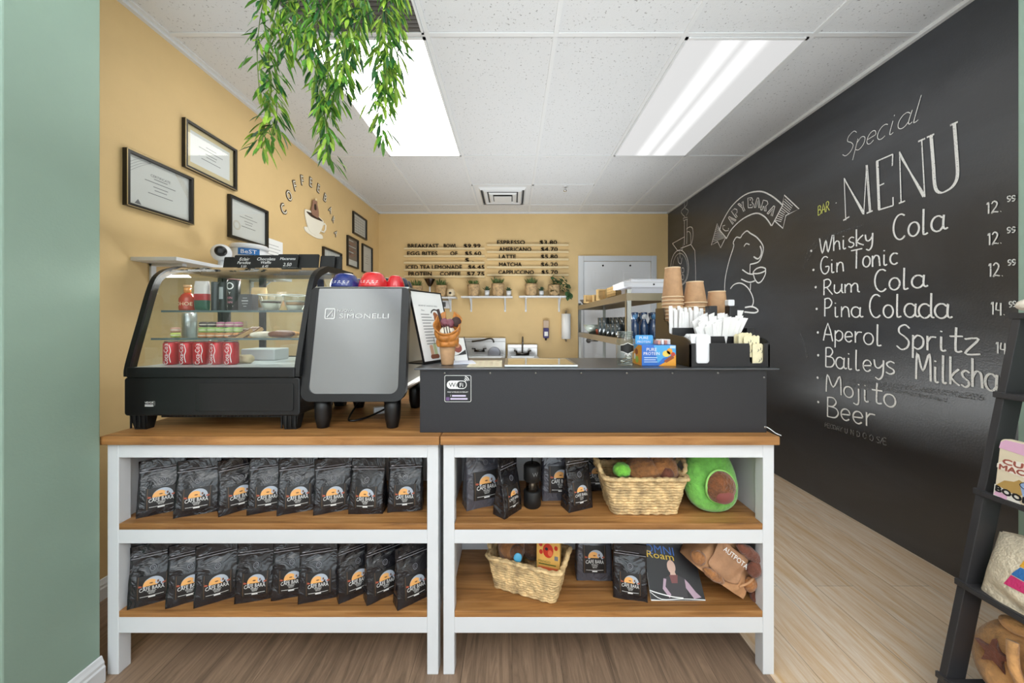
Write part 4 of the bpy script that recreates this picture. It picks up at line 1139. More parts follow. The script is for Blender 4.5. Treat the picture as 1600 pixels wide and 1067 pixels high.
# cups on top
def bowlcup(px, Y, r, h, c, label, marks=True):
    z = zt3 + ZT + .0055; h *= 1.12
    t = thing('coffee_cup', label, 'cup', (fp(px, Y), Y, z), group='upturned cups on the espresso machine')
    MB().lathe([(r, 0), (r, .004), (r * .93, h * .4), (r * .7, h * .85), (r * .55, h * .97), (r * .5, h)], 28).build('cup_body', mat('cup_glaze_%d_%d' % (c[0], c[2]), c, .15, coat=.5), t)
    if marks:
        m = MB()
        def fcu(x_, y_):
            k = r * (.985 - .06 * y_ / (h * .4)) + .0006
            return (k * math.sin(x_ / r), -k * math.cos(x_ / r), y_)
        for k in range(5):
            cx = (-.62 + .31 * k) * r; cy = h * .2
            p = circle(cx, cy, r * .1, h * .1, 10)
            m.ribbon(p + [p[0]], .0018, fcu)
            m.ribbon([(cx - r * .06, cy + h * .17), (cx + r * .07, cy + h * .2)], .002, fcu)
            if k % 2: m.ribbon([(cx - r * .05, cy - h * .02), (cx + r * .05, cy + h * .03)], .0025, fcu)
        m.build('pattern_print', WTEXT, t, normals=False)
    return t
bowlcup(540, 1.44, .058, .05, (38, 52, 122), 'blue patterned cup upside down on the espresso machine')
bowlcup(583.5, 1.44, .058, .054, (214, 48, 52), 'large red patterned cup upside down on the espresso machine')
bowlcup(618, 1.47, .038, .046, (206, 34, 44), 'smaller plain red cup upside down on the espresso machine', False)
bowlcup(627, 1.58, .038, .05, (40, 48, 66), 'dark blue cup upside down behind the small red cup', False)
bowlcup(634, 1.69, .036, .05, (34, 40, 56), 'navy cup upside down at the rear corner of the espresso machine', False)
bowlcup(604, 1.58, .038, .05, (32, 34, 40), 'black cup upside down between the two red cups', False)
bowlcup(557, 1.60, .04, .05, (40, 52, 92), 'dark blue cup upside down behind the blue patterned cup', False)
# ================================================================ black serving box on the second island
bx0, bx1, by0 = -.334, .923, 1.276
GBX = mat('charcoal_laminate', (37, 37, 41), .5, bump=.08, bscale=260)
bx = thing('serving_box', 'long charcoal serving box with a sticker, on the oak island top', 'counter box', ((bx0 + bx1) / 2, by0, ZT))
hw = (bx1 - bx0) / 2; hb = 1.0795 - ZT
MB().box(-hw, hw, 0, .016, 0, hb).build('front_panel', GBX, bx, bevel=.001)
for s_ in (-1, 1):
    a, b = sorted((s_ * hw, s_ * (hw - .016))); MB().box(a, b, .0165, .36, 0, hb).build('side_panel', GBX, bx, bevel=.001)
MB().box(-hw - .017, hw + .036, -.014, .36, hb + .0005, hb + .0065).build('top_plate', mat('dark_steel_top', (88, 90, 94), .3, .55), bx, bevel=.002)
m = MB()
for k in range(7):
    m.M = Matrix.Translation((-hw + .09 + k * .165, -.0002, hb - .012)) @ Matrix.Rotation(PI / 2, 4, 'X'); m.lathe([(.0035, 0), (.0035, .002)], 10)
m.M = Matrix.Translation((hw - .006, -.0002, .02)) @ Matrix.Rotation(PI / 2, 4, 'X'); m.lathe([(.004, 0), (.004, .002)], 10)
m.M = Matrix.Translation((hw - .01, -.0002, hb - .028)) @ Matrix.Rotation(PI / 2, 4, 'X'); m.lathe([(.003, 0), (.003, .002)], 10)
m.build('screws', STEEL, bx)
BT = ZT + hb + .0072          # upper face of the box
# WiFi sticker
sx0, sx1 = fp(695, by0) - (bx0 + bx1) / 2, fp(736, by0) - (bx0 + bx1) / 2
st = MB(); g_ = lambda x, y: (x + (sx0 + sx1) / 2, -.0012, y + EYE - (607 - 504) * by0 / F - ZT)
r_ = rrect(-.0475, .0475, -.0475, .0475, .005)
st.shape(r_, g_, 0); g2 = lambda x, y: (g_(x, y)[0], -.0016, g_(x, y)[2]); g3 = lambda x, y: (g_(x, y)[0], -.002, g_(x, y)[2])
st.ribbon(r_ + [r_[0]], .0016, g2, 1)
st.shape(rrect(-.04, .032, -.001, .029, .0145), g2, 1); st.shape(rrect(-.003, .0295, .0015, .0265, .0115), g3, 0)
g4 = lambda x, y: (g_(x, y)[0], -.0024, g_(x, y)[2])
st.text('Wi', .024, lambda x, y: g4(x - .0185, y + .0055), 'c', 0); st.text('Fi', .022, lambda x, y: g4(x + .013, y + .0055), 'c', 1)
for k in range(3): st.ribbon(circle(.022, .026, .007 + .006 * k, n=8, a0=.15, a1=1.35), .0028, g3, 1)
st.text('FREE WIRELESS INTERNET', .006, lambda x, y: g2(x, y - .0145), 'c', 1, squeeze=.075)
for k, w_ in ((0, .05), (1, .062)): st.ribbon([(-w_ / 2 + .004, -.026 - .011 * k), (w_ / 2 + .004, -.026 - .011 * k)], .006, g2, 2)
st.text('1', .01, lambda x, y: g2(x - .026, y - .029), 'c', 1); st.shape(rrect(-.043, -.03, -.043, -.031, .002), g2, 3)
st.build('wifi_sticker', [mat('sticker_black', (18, 18, 20), .35), WTEXT, mat('sticker_lilac', (206, 196, 222), .4), mat('sticker_purple', (110, 80, 130), .4)], bx, normals=False)
# white cord at the end of the box
MB().tube(smoothpts([(hw - .006, -.006, .022), (hw + .002, -.010, .018), (hw + .014, -.025, .006), (hw + .022, -.04, .0022)], 5), .0018, 6).build('white_cord', WHITE, bx)

# ---- black condiment caddy
cx0, cx1 = .652, .945
cd = thing('condiment_caddy', 'black stepped caddy of straws, napkins and cups on the serving box', 'caddy', (cx0, 1.29, BT))
CADB = mat('caddy_black', (30, 29, 32), .35); CADD = mat('caddy_smoked_side', (62, 48, 26), .3)
prof = [(0, 0), (.31, 0), (.31, .226), (.225, .226), (.222, .175)] + [(.21 - .04 * k / 6, .166 - .045 * (1 - math.cos(PI / 2 * k / 6)) + .012 * math.sin(PI * k / 6)) for k in range(7)] + \
       [(.15, .115), (.10, .112)] + [(.085 - .085 * math.sin(PI / 2 * k / 6), .112 - .03 * (1 - math.cos(PI / 2 * k / 6))) for k in range(1, 7)]
MB().prism(prof, 0, .006, 'x').build('side_panel', CADD, cd)
MB().prism([(a, min(b, .12)) for a, b in prof], cx1 - cx0 - .006, cx1 - cx0, 'x').build('side_panel', CADB, cd)
w = cx1 - cx0
# front wall with two cut-outs
def notch(a, b, zlow, n=6):
    r = .012; p = [(a, .087)]
    p += [(a + r - r * math.cos(PI / 2 * k / n), zlow + r - r * math.sin(PI / 2 * k / n)) for k in range(n + 1)]
    p += [(b - r + r * math.sin(PI / 2 * k / n), zlow + r - r * math.cos(PI / 2 * k / n)) for k in range(n + 1)]
    return p + [(b, .087)]
n1 = (fp(1087, 1.29) - cx0, fp(1110, 1.29) - cx0); n2 = (fp(1171, 1.29) - cx0, fp(1194, 1.29) - cx0)
poly = [(0, 0), (w, 0), (w, .087)] + list(reversed(notch(n2[0], n2[1], .014))) + list(reversed(notch(n1[0], n1[1], .014))) + [(0, .087)]
MB().prism(poly, 0, .006, 'y').build('front_wall', CADB, cd)
m = MB(); m.box(.006, w - .006, .006, .304, .0, .006); m.build('floor_panel', CADB, cd)
m = MB(); m.box(.006, w - .006, .08, .086, .006, .11); m.box(.006, w - .006, .304, .31, .006, .10); m.box(.12, .126, .006, .08, .006, .08); m.box(w - .075, w - .069, .006, .08, .006, .08); m.build('divider', CADB, cd)
m = MB(); m.box(.006, w - .006, .15, .156, .006, .142); m.build('riser_wall', mat('caddy_riser', (40, 40, 42), .4), cd)
m = MB(); m.box(.006, w - .006, .2, .3, .006, .10); m.build('cup_step', CADB, cd)
for px, z1 in ((1111, .222), (1142, .215), (1169, .14)):
    Y = 1.42; MB().box(fp(px, Y) - cx0 - .016, fp(px, Y) - cx0 + .016, .112, .146, .1 if z1 > .2 else .006, EYE - ({1111: 478, 1142: 478, 1169: 512}[px] - 504) * Y / F - BT).build('lid_holder', CADB, cd, bevel=.003)
# napkins in the front slot
NAP = mat('napkin_white', (236, 236, 238), .85)
for k in range(7):
    t = thing('paper_napkin', 'white folded napkin in the caddy front slot, %s from the front' % ('first', 'second', 'third', 'fourth', 'fifth', 'sixth', 'last')[k], 'napkin', (.707, 1.299 + k * .0085, BT + .0065), group='napkins in the caddy')
    m = MB(); ww = (.026 if k == 0 else .042 + .0005 * k); hh = .108 + .003 * (k % 3)
    x0 = -.0; a = -.018 if k == 0 else -.045
    m.prism(rrect(.0 - ww if k else -.004 - .022, ww * .62 if k else .026, 0, hh, .006), 0, .0035, 'y'); m.build('napkin', NAP, t)
# sugar packets
SUG = mat('sugar_packet_cream', (236, 226, 188), .7, var=.04, vscale=60)
R_ = random.Random(3)
for k in range(13):
    t = thing('sugar_packet', ('cream sugar packet filling the front notch of the caddy' if k == 0 else 'cream sugar packet number %d behind the front one in the caddy' % k), 'sugar packet', (.893 + R_.uniform(-.022, .024) if k else .914, 1.299 + k * .0065, BT + .0065 + (0 if k == 0 else R_.uniform(.015, .04))), R_.uniform(-.25, .25) if k else 0, 'sugar packets in the caddy')
    m = MB(); hw_ = .026 if k == 0 else .021
    m.prism([(-hw_, 0), (hw_, 0), (hw_, .075), (hw_ * .8, .079), (hw_ * .55, .074), (hw_ * .2, .08), (-.2 * hw_, .075), (-.6 * hw_, .08), (-hw_, .074)], 0, .0035, 'y'); m.build('packet', SUG, t)
    if k < 4:
        m = MB(); q = lambda x, y: (x, -.0006, y)
        for a, b in ((.0, .055), (.006, .045), (.003, .018), (-.008, .05), (-.004, .012)): m.ribbon(smoothpts([(a, b), (a + .004, b + .004), (a + .002, b + .009)], 3), .002, q)
        m.build('print', PRINT, t, normals=False)
# wrapped straws: thin bundle and wide bundle
STR = mat('straw_wrapper', (238, 236, 234), .7)
for k in range(22):
    x = .662 + (k % 11) * .0122; y = 1.452 + (k // 11) * .012 + R_.uniform(-.002, .002)
    t = thing('wrapped_straw', 'paper-wrapped straw standing in the caddy rear slot, %s row' % ('front' if k < 11 else 'back'), 'straw', (x, y, BT + .0065), R_.uniform(-.2, .2), 'wrapped straws in the caddy rear slot, %s row' % ('front' if k < 11 else 'back'))
    t.rotation_euler = (R_.uniform(-.02, .04), R_.uniform(-.05, .05), t.rotation_euler[2])
    h_ = .205 + R_.uniform(-.012, .016)
    m = MB(); m.box(-.0068, .0068, -.0035, .0035, 0, h_); m.box(-.0068, .0068, -.0008, .0008, h_, h_ + .006); m.build('wrapper', STR, t, bevel=.002)
for k in range(45):
    u = (k % 15) / 14; row = k // 15
    x = .765 + u * .09; y = 1.380 + row * .016
    t = thing('wrapped_spoon', 'white paper-wrapped utensil fanned out in the caddy middle slot, %s row' % (('front', 'middle', 'back')[row]), 'wrapped utensil', (x, y, BT + .03), group='wrapped utensils in the caddy middle slot, %s row' % ('front', 'middle', 'back')[row])
    t.rotation_euler = (R_.uniform(-.05, .08), (u - .42) * .62 + R_.uniform(-.05, .05), R_.uniform(-.3, .3))
    h_ = .13 + .03 * u + R_.uniform(-.012, .012) + row * .013
    m = MB(); m.add([(-.006, -.003, 0), (.006, -.003, 0), (.0135, -.003, h_), (-.0135, -.003, h_ - .008), (-.006, .003, 0), (.006, .003, 0), (.0135, .001, h_), (-.0135, .001, h_ - .008)], [(0, 1, 2, 3), (7, 6, 5, 4), (0, 3, 7, 4), (1, 5, 6, 2), (3, 2, 6, 7), (0, 4, 5, 1)])
    m.build('wrapper', STR, t, bevel=.0015)
t = thing('drink_lid', 'white drink lid edge poking out of the black lid holder', 'lid', (fp(1140, 1.42), 1.42, EYE - (478 - 504) * 1.42 / F + .0006)); m = MB(); m.prism(rrect(-.013, .012, 0, .024, .004), -.012, .01, 'y'); m.build('lid_body', WHITE, t)
# kraft cups, nested upside down
RIMM = mat('cup_rim_cream', (222, 196, 160), .6)
def cupstack(px, Y, r0, r1, h, ytop, n, step, lab, floor_z):
    x = fp(px, Y); ztop_ = EYE - (ytop - 504) * Y / F
    n = max(1, int((ztop_ - h - floor_z) / step) + 1)
    step = (ztop_ - h - floor_z) / max(1, n - 1)
    t0 = thing('paper_cup', 'kraft paper cup upside down, topmost of the ' + lab, 'cup', (x, Y, ztop_ - h), group='nested kraft cups')
    MB().lathe([(r1 - .003, 0), (r1, .004), (r0, h - .006), (r0 - .001, h)], 30).build('cup_body', KRAFT, t0)
    m = MB(); ring_ = [(r1 * math.cos(a * PI / 15), r1 * math.sin(a * PI / 15), .004) for a in range(30)]; m.tube(ring_, .003, 6, True); m.build('rim', RIMM, t0)
    m = MB(); m.lathe([(r0 - .0005, h - .004), (r0 + .0006, h - .003), (r0 + .0006, h + .0012), (r0 - .003, h + .0012)], 30, cap0=False, cap1=False); m.build('base_ring', RIMM, t0)
    for k in range(1, n):
        dup(t0, (x, Y, ztop_ - h - k * step), .4 * k, 'kraft paper cup nested upside down, place %d below the top of the %s' % (k, lab))
cz = BT + .1005
cupstack(1051, 1.54, .0315, .0425, .132, 418.5, 3, .0145, 'tallest cup stack', cz)
cupstack(1085.5, 1.535, .034, .0475, .095, 440.5, 6, .0165, 'middle cup stack', cz)
cupstack(1120, 1.53, .0335, .0435, .104, 455.5, 2, .0145, 'shortest cup stack', cz)

# ---- jar with chalk label
t = thing('glass_jar', 'clear glass tip jar with a black chalk label', 'jar', (fp(976.5, 1.36), 1.36, BT))
m = MB(); m.lathe([(.03, 0), (.033, .004), (.0335, .098), (.028, .108), (.0285, .128)], 28, cap1=False); m.build('jar_glass', glass('jar_glass', (238, 244, 242), 1.0), t)
for z in (.111, .119, .128):
    m = MB(); m.tube([(.029 * math.cos(a * PI / 14), .029 * math.sin(a * PI / 14), z) for a in range(28)], .0016, 6, True); m.build('thread', glass('jar_glass'), t)
m = MB(); fj = lambda x, y: (.0342 * math.sin(x / .0342), -.0342 * math.cos(x / .0342), y)
def jh(x):
    a = abs(x) / .027
    return .019 - .006 * min(1, a * 2) if a < .5 else .013 - .002 * math.sin((a - .5) * 2 * PI) - .003 * max(0, a - .8) * 5
m.grid(lambda u, v: fj(-.027 + .054 * u, .066 + (2 * v - 1) * jh(-.027 + .054 * u)), 24, 4, 0)
m.build('chalk_label', BLACKM, t, normals=False)
m = MB()
for s_ in (-1, 1): m.ribbon([(-.028 + .056 * k / 16, .066 + s_ * (jh(-.027 + .054 * k / 16) + .0022)) for k in range(17)], .0016, fj)
m.build('label_border', WTEXT, t, normals=False)
m = MB(); m.ribbon(smoothpts([(-.012, .04), (-.006, .046), (0, .038), (.006, .045), (.012, .04)], 4), .002, fj); m.build('white_script', WTEXT, t, normals=False)
for k in range(9):
    a = k * 2.4; q = thing('coin', 'coin lying in the bottom of the tip jar', 'coin', (t.location.x + .018 * math.cos(a) * (k % 3) / 2, 1.36 + .018 * math.sin(a) * (k % 3) / 2, BT + .004 + k * .0028), group='coins in the tip jar')
    q.rotation_euler = (R_.uniform(-.4, .4), R_.uniform(-.4, .4), 0)
    MB().lathe([(.009, 0), (.009, .0018)], 16).build('coin_body', mat('coin_%d' % (k % 2), ((222, 220, 214), (160, 140, 110))[k % 2], .4, .3), q)
# ---- protein bar box
t = thing('bar_box', 'blue and orange box of protein bars with raised lid flap on the serving box', 'box', (fp(1003, 1.33), 1.33, BT))
w_, d_, h_ = .128, .10, .0775
PB = mat('box_blue', (52, 110, 196), .4); PO = mat('box_orange', (232, 158, 52), .4); PLB = mat('box_light_blue', (78, 164, 220), .4); PRD = mat('berry_red', (196, 66, 48), .4); PYL = mat('box_yellow', (240, 206, 96), .4); PBR = mat('bar_brown', (150, 78, 44), .5)
m = MB(); m.box(0, w_, 0, d_, 0, h_, 0); m.build('carton', PB, t, bevel=.0008)
m = MB(); q = lambda x, y: (x, -.0008, y); q2 = lambda x, y: (x, -.0012, y); q3 = lambda x, y: (x, -.0016, y)
m.shape([(0.045, h_), (w_, h_), (w_, .04), (.08, .03), (.06, .01)], q, 1)
m.shape([(.062, 0), (w_, 0), (w_, .045), (.118, .032), (.09, .016)], q2, 2)
m.shape(circle(.092, .046, .015, .012, 14), q3, 4); m.shape(circle(.104, .055, .011, .012, 12), q3, 2)
m.shape([(.082, .018), (.092, .012), (.122, .03), (.113, .042)], q3, 5); m.shape(circle(.117, .044, .008, .008, 10), lambda x, y: (x, -.002, y), 3)
m.text('PURE', .017, lambda x, y: q3(x + .036, y + .056), 'c', 6); m.text('PROTEIN', .016, lambda x, y: q3(x + .036, y + .041), 'c', 6, squeeze=.06)
for k in range(3): m.ribbon([(.008, .031 - .008 * k), (.058 - .006 * (k % 2), .031 - .008 * k)], .003, q2, 7)
m.shape([(.105, .066), (w_ - .002, .066), (w_ - .002, .076), (.105, .076)], q3, 7)
m.build('front_print', [PB, PLB, PO, PRD, PYL, PBR, WTEXT, mat('print_pale_blue', (190, 214, 238), .5)], t, normals=False)
m = MB(); l_ = lambda y, z: (-.0008, y, z); l2 = lambda y, z: (-.0012, y, z)
m.shape([(0, 0), (d_, 0), (d_, h_), (0, h_)], l_, 0); m.shape([(d_ * .35, h_), (d_, h_), (d_, h_ * .6)], l2, 1); m.shape(circle(.05, .02, .018, .014, 12), l2, 2); m.shape(circle(.055, .05, .016, .012, 12), l2, 3); m.shape(circle(.075, .03, .012, .012, 10), l2, 4)
m.build('side_print', [PO, PLB, mat('lime_print', (170, 200, 90), .5), PBR, WTEXT], t, normals=False)
m = MB(); m.prism(rrect(.0, .07, h_ + .0005, h_ + .036, .006), d_ - .03, d_ - .027, 'y'); m.build('lid_flap', PLB, t)
m = MB(); q = lambda x, y: (x, d_ - .0312, y); m.text('PURE', .016, lambda x, y: q(x + .033, y + h_ + .02), 'c'); m.text('PROTEIN', .013, lambda x, y: q(x + .033, y + h_ + .005), 'c'); m.build('flap_print', WTEXT, t, normals=False)
for k in range(4):
    b_ = thing('protein_bar', 'wrapped protein bar poking out of the open bar box, %s one' % ('first', 'second', 'third', 'fourth')[k], 'snack bar', (t.location.x + .075 + k * .012, 1.372 + k * .004, BT + h_ + .001), .2 * k, 'bars in the protein bar box')
    m = MB(); m.box(-.005, .005, -.02, .02, 0, .016 + .004 * (k % 2)); m.build('wrapper', (mat('bar_pink', (214, 150, 132), .35), mat('bar_white', (232, 232, 234), .35))[k % 2], b_, bevel=.002)

# ---- menu stand
t = thing('menu_stand', 'tilted white menu poster in a black-edged stand beside the espresso machine', 'menu stand', (-.345, 1.375, BT), math.atan2(.185, .0905))
lean = math.radians(15); hh, ww = .302, .206
def ms(x, z, o=0):   # x along the board, z up the board, o outwards
    return (x, math.sin(lean) * z - o * math.cos(lean), math.cos(lean) * z + o * math.sin(lean) + .004)
def slab(m, x0, x1, z0, z1, o0, o1, i=None):
    vs = [ms(x, z, o) for o in (o0, o1) for x, z in ((x0, z0), (x1, z0), (x1, z1), (x0, z1))]
    m.add(vs, [(0, 1, 2, 3), (7, 6, 5, 4), (0, 4, 5, 1), (1, 5, 6, 2), (2, 6, 7, 3), (3, 7, 4, 0)], i)
m = MB(); slab(m, 0, ww, 0, hh, -.004, .0); m.build('backing_board', BLACKM, t)
m = MB()
for a in ((0, ww, 0, .005), (0, ww, hh - .005, hh), (0, .005, 0, hh), (ww - .005, ww, 0, hh)): slab(m, a[0], a[1], a[2], a[3], 0, .003)
m.box(-.004, ww, -.006, .09, -.0005, .0045); m.build('frame', BLACK, t)
m = MB(); slab(m, .005, ww - .005, .005, hh - .005, 0, .001, 0)
q = lambda x, y: ms(x, y, .0014)
m.text('BREAKFAST SANDWICH MENU', .008, lambda x, y: q(x + .1, y + .235), 'c', 1, squeeze=.12)
m.text('Menu', .009, lambda x, y: q(x + .05, y + .215), 'l', 1)
for k in range(11): m.ribbon([(.042, .2 - .0125 * k), (.095 + .012 * (k % 3), .2 - .0125 * k)], .003, q, 2)
for k in range(9): m.ribbon([(.135, .14 - .0125 * k), (.19 - .01 * (k % 2), .14 - .0125 * k)], .003, q, 2)
m.shape(circle(.138, .182, .017, .026, 16), q, 3); m.shape(circle(.132, .2, .012, .011, 12), lambda x, y: ms(x, y, .0016), 3)
m.ribbon(circle(.136, .19, .032, n=10, a0=.5, a1=2.6), .006, q, 1)
m.shape(rrect(.055, .075, .02, .07, .006), q, 4); m.shape(rrect(.078, .098, .022, .076, .006), q, 5); m.shape(rrect(.05, .104, .012, .03, .009), lambda x, y: ms(x, y, .0016), 6); m.ribbon([(.09, .07), (.092, .1)], .003, q, 1)
m.build('poster', [PAPER, PRINT, GREYP, mat('caramel_brown', (160, 98, 62), .6), mat('drink_peach', (220, 176, 146), .6), mat('drink_green', (196, 208, 160), .6), mat('drink_brown', (140, 82, 58), .6)], t, normals=False)
# ---- waffle cone in a paper cup
t = thing('bubble_waffle_cup', 'kraft cup holding a bubble waffle with ice cream and biscuits', 'dessert', (fp(699.5, 1.375), 1.372, BT))
MB().lathe([(.0225, 0), (.0235, .003), (.0345, .1), (.034, .101)], 30, cap1=False).build('cup', KRAFT, t)
m = MB(); WFL = mat('waffle_orange', (190, 122, 54), .5, var=.15, vscale=50)
R2 = random.Random(11)
def wshell(u, v):
    a = -.9 * PI + 1.8 * PI * u - PI / 2
    low = .075 + .055 * max(0, math.cos(a + PI / 2 + .25)) * -1 + .03
    z = .07 + v * (.095 - .045 * math.cos(a + PI / 2))
    r = .034 + .015 * v + .0075 * (abs(math.sin(u * 17)) * abs(math.sin(v * 7 + .5))) ** .6
    return (r * math.cos(a), r * math.sin(a), z)
m.grid(wshell, 130, 30)
w_o = m.build('bubble_waffle', WFL, t, normals=False)
sd = w_o.modifiers.new('thick', 'SOLIDIFY'); sd.thickness = .005
m = MB(); m.ell((0, -.002, .118), (.032, .032, .034)); m.ell((.006, -.012, .13), (.02, .02, .022), amp=.003, freq=60); m.build('ice_cream', CRM, t)
m = MB(); m.ell((-.008, -.014, .163), (.017, .016, .017), amp=.004, freq=70); m.ell((.012, -.014, .16), (.017, .016, .018), amp=.004, freq=70, seed=3); m.build('berry_scoop', mat('blackberry_scoop', (120, 66, 78), .5), t)
m = MB()
for x in (-.006, .004, .014): m.tube(smoothpts([(x - .004, -.03, .155), (x, -.036, .135), (x + .004, -.037, .115), (x + .002, -.036, .098)], 4), .0018, 6)
m.build('chocolate_sauce', mat('dark_sauce', (52, 30, 24), .3), t)
m = MB(); m.M = Matrix.Translation((.033, .0, .165)) @ Matrix.Rotation(1.35, 4, 'X') @ Matrix.Rotation(.3, 4, 'Y'); m.lathe([(.018, 0), (.0195, .002), (.0195, .008), (.018, .01)], 22); m.build('biscuit', mat('dark_biscuit', (58, 36, 32), .7), t)
m = MB(); m.tube([(-.014, -.002, .13), (-.037, -.004, .215)], .0055, 10); m.build('wafer_stick', mat('dark_wafer', (54, 34, 32), .6), t)
# ---- picture card and papers
t = thing('photo_card', 'small upright photo card of a chocolate dessert behind the waffle cup', 'card', (fp(711, 1.47), 1.47, BT), .35)
m = MB(); lean2 = .2
def pcard(x, z, o=0): return (x - z * .16, math.sin(lean2) * z - o, math.cos(lean2) * z)
for a, b, i_ in (((0, .058), (0, .1), 0),):
    vs = [pcard(x, z, o) for o in (0, .0025) for x, z in ((0, 0), (.058, 0), (.058, .1), (0, .1))]
    m.add(vs, [(0, 1, 2, 3), (7, 6, 5, 4), (0, 4, 5, 1), (1, 5, 6, 2), (2, 6, 7, 3), (3, 7, 4, 0)], 0)
q = lambda x, y: pcard(x, y, .003); q2 = lambda x, y: pcard(x, y, .0034)
m.shape([(.0, .025), (.054, .03), (.054, .05), (.02, .03)], q, 1); m.shape(circle(.022, .058, .018, .02, 16), q2, 2); m.shape(circle(.02, .07, .014, .012, 12), lambda x, y: pcard(x, y, .0037), 3)
m.build('card', [PAPER, PRINT, mat('dessert_red_brown', (140, 56, 40), .4), mat('dessert_tan', (200, 140, 100), .5)], t, normals=False)
m = MB(); m.add([pcard(.056, z, o) for z in (0, .104) for o in (-.002, .004)] + [pcard(.06, z, o) for z in (0, .104) for o in (-.002, .004)], [(0, 1, 3, 2), (4, 6, 7, 5), (0, 4, 5, 1), (2, 3, 7, 6), (0, 2, 6, 4), (1, 5, 7, 3)]); m.build('stand_edge', BLACK, t)
t = thing('laminated_sheet', 'cream laminated price sheet lying flat on the serving box', 'paper', (fp(758, 1.36), 1.37, BT), .03)
m = MB(); m.box(-.065, .065, -.075, .14, 0, .0012, 0); q = lambda x, y: (x, y, .0016)
for a in range(5):
    for b in range(6): m.ribbon([(-.05 + a * .022, -.06 + b * .032), (-.036 + a * .022, -.056 + b * .032)], .006, q, 1 + (a + b) % 2)
m.build('sheet', [mat('cream_laminate', (238, 232, 206), .25), mat('print_rose', (196, 150, 140), .5), mat('print_moss', (150, 150, 110), .5)], t, normals=False)
t = thing('folded_leaflet', 'white folded leaflet lying between the waffle cup and the price sheet', 'paper', (fp(722, 1.4), 1.43, BT), .25); m = MB(); m.box(-.045, .045, -.05, .06, 0, .004); m.build('leaflet', mat('leaflet_lilac', (214, 218, 232), .5), t)
# ---- food pan set into the top
t = thing('food_pan', 'steel-rimmed topping pan with crumbs under a clear lid on the serving box', 'food pan', (fp(788, 1.3), 1.285, BT))
m = MB(); W2 = .27
for a in ((0, W2, 0, .012), (0, W2, .23, .242), (0, .012, .012, .23), (W2 - .012, W2, .012, .23)): m.box(a[0], a[1], a[2], a[3], 0, .009)
m.build('rim', STEEL, t, bevel=.002)
m = MB(); m.grid(lambda u, v: (.012 + u * (W2 - .024), .012 + v * .218, .003 + .0035 * noise.noise((u * 30, v * 26, 0))), 60, 40); m.build('crumb_topping', mat('crumb_tan', (196, 168, 120), .8, var=.35, vscale=60), t, normals=False)
m = MB(); m.box(.012, W2 - .012, .012, .23, .0085, .0095); m.build('lid', GLASS, t)
# ================================================================ coffee bags on the island shelves
def foil_mat(name, col, col2, rough=.33):
    m = bpy.data.materials.new(name); m.use_nodes = True
    t = NT(m); b = t.n['Principled BSDF']; b.inputs['Roughness'].default_value = rough
    b.inputs['Specular IOR Level'].default_value = .7
    b.inputs['Base Color'].default_value = rgb(col)
    tc = t.new('ShaderNodeTexCoord'); n = t.new('ShaderNodeTexNoise', i_Scale=16.0, i_Detail=3.0, i_Distortion=1.2); t.link(tc, 'Object', n, 'Vector')
    bp = t.new('ShaderNodeBump', i_Strength=.9, i_Distance=.016); t.link(n, 0, bp, 'Height'); t.link(bp, 0, b, 'Normal')
    return m
FOIL = foil_mat('black_foil', (30, 29, 33), None, .26)
FOILG = foil_mat('grey_foil', (78, 78, 86), None, .25)
LBLK = mat('label_black', (30, 27, 26), .5); LORG = mat('label_orange', (238, 176, 104), .55); LGRY = mat('label_grey_blue', (176, 184, 196), .5); LDK = mat('label_dark_brown', (110, 70, 46), .55); LGD = mat('label_gold_line', (130, 98, 66), .5); LRED = mat('label_red_leaf', (170, 84, 60), .55)
VALV = mat('valve_grey', (120, 120, 126), .35)
ZIPM = mat('zip_silver', (168, 168, 176), .25, .3)
class Bag:
    cache = {}
def bag_front(W_, D_, H_):
    def yf(x, z):                       # front face depth below the seal
        v = z / H_
        if v < .74: y = -D_ / 2 + (D_ / 2 - .004) * (v / .74) ** 1.7
        else: y = -.004 + .002 * (v - .74)
        bul = .010 * math.cos(PI * max(-1, min(1, x / W_))) * math.sin(PI * min(1, v / .74)) if v < .74 else 0
        return y - bul
    return yf
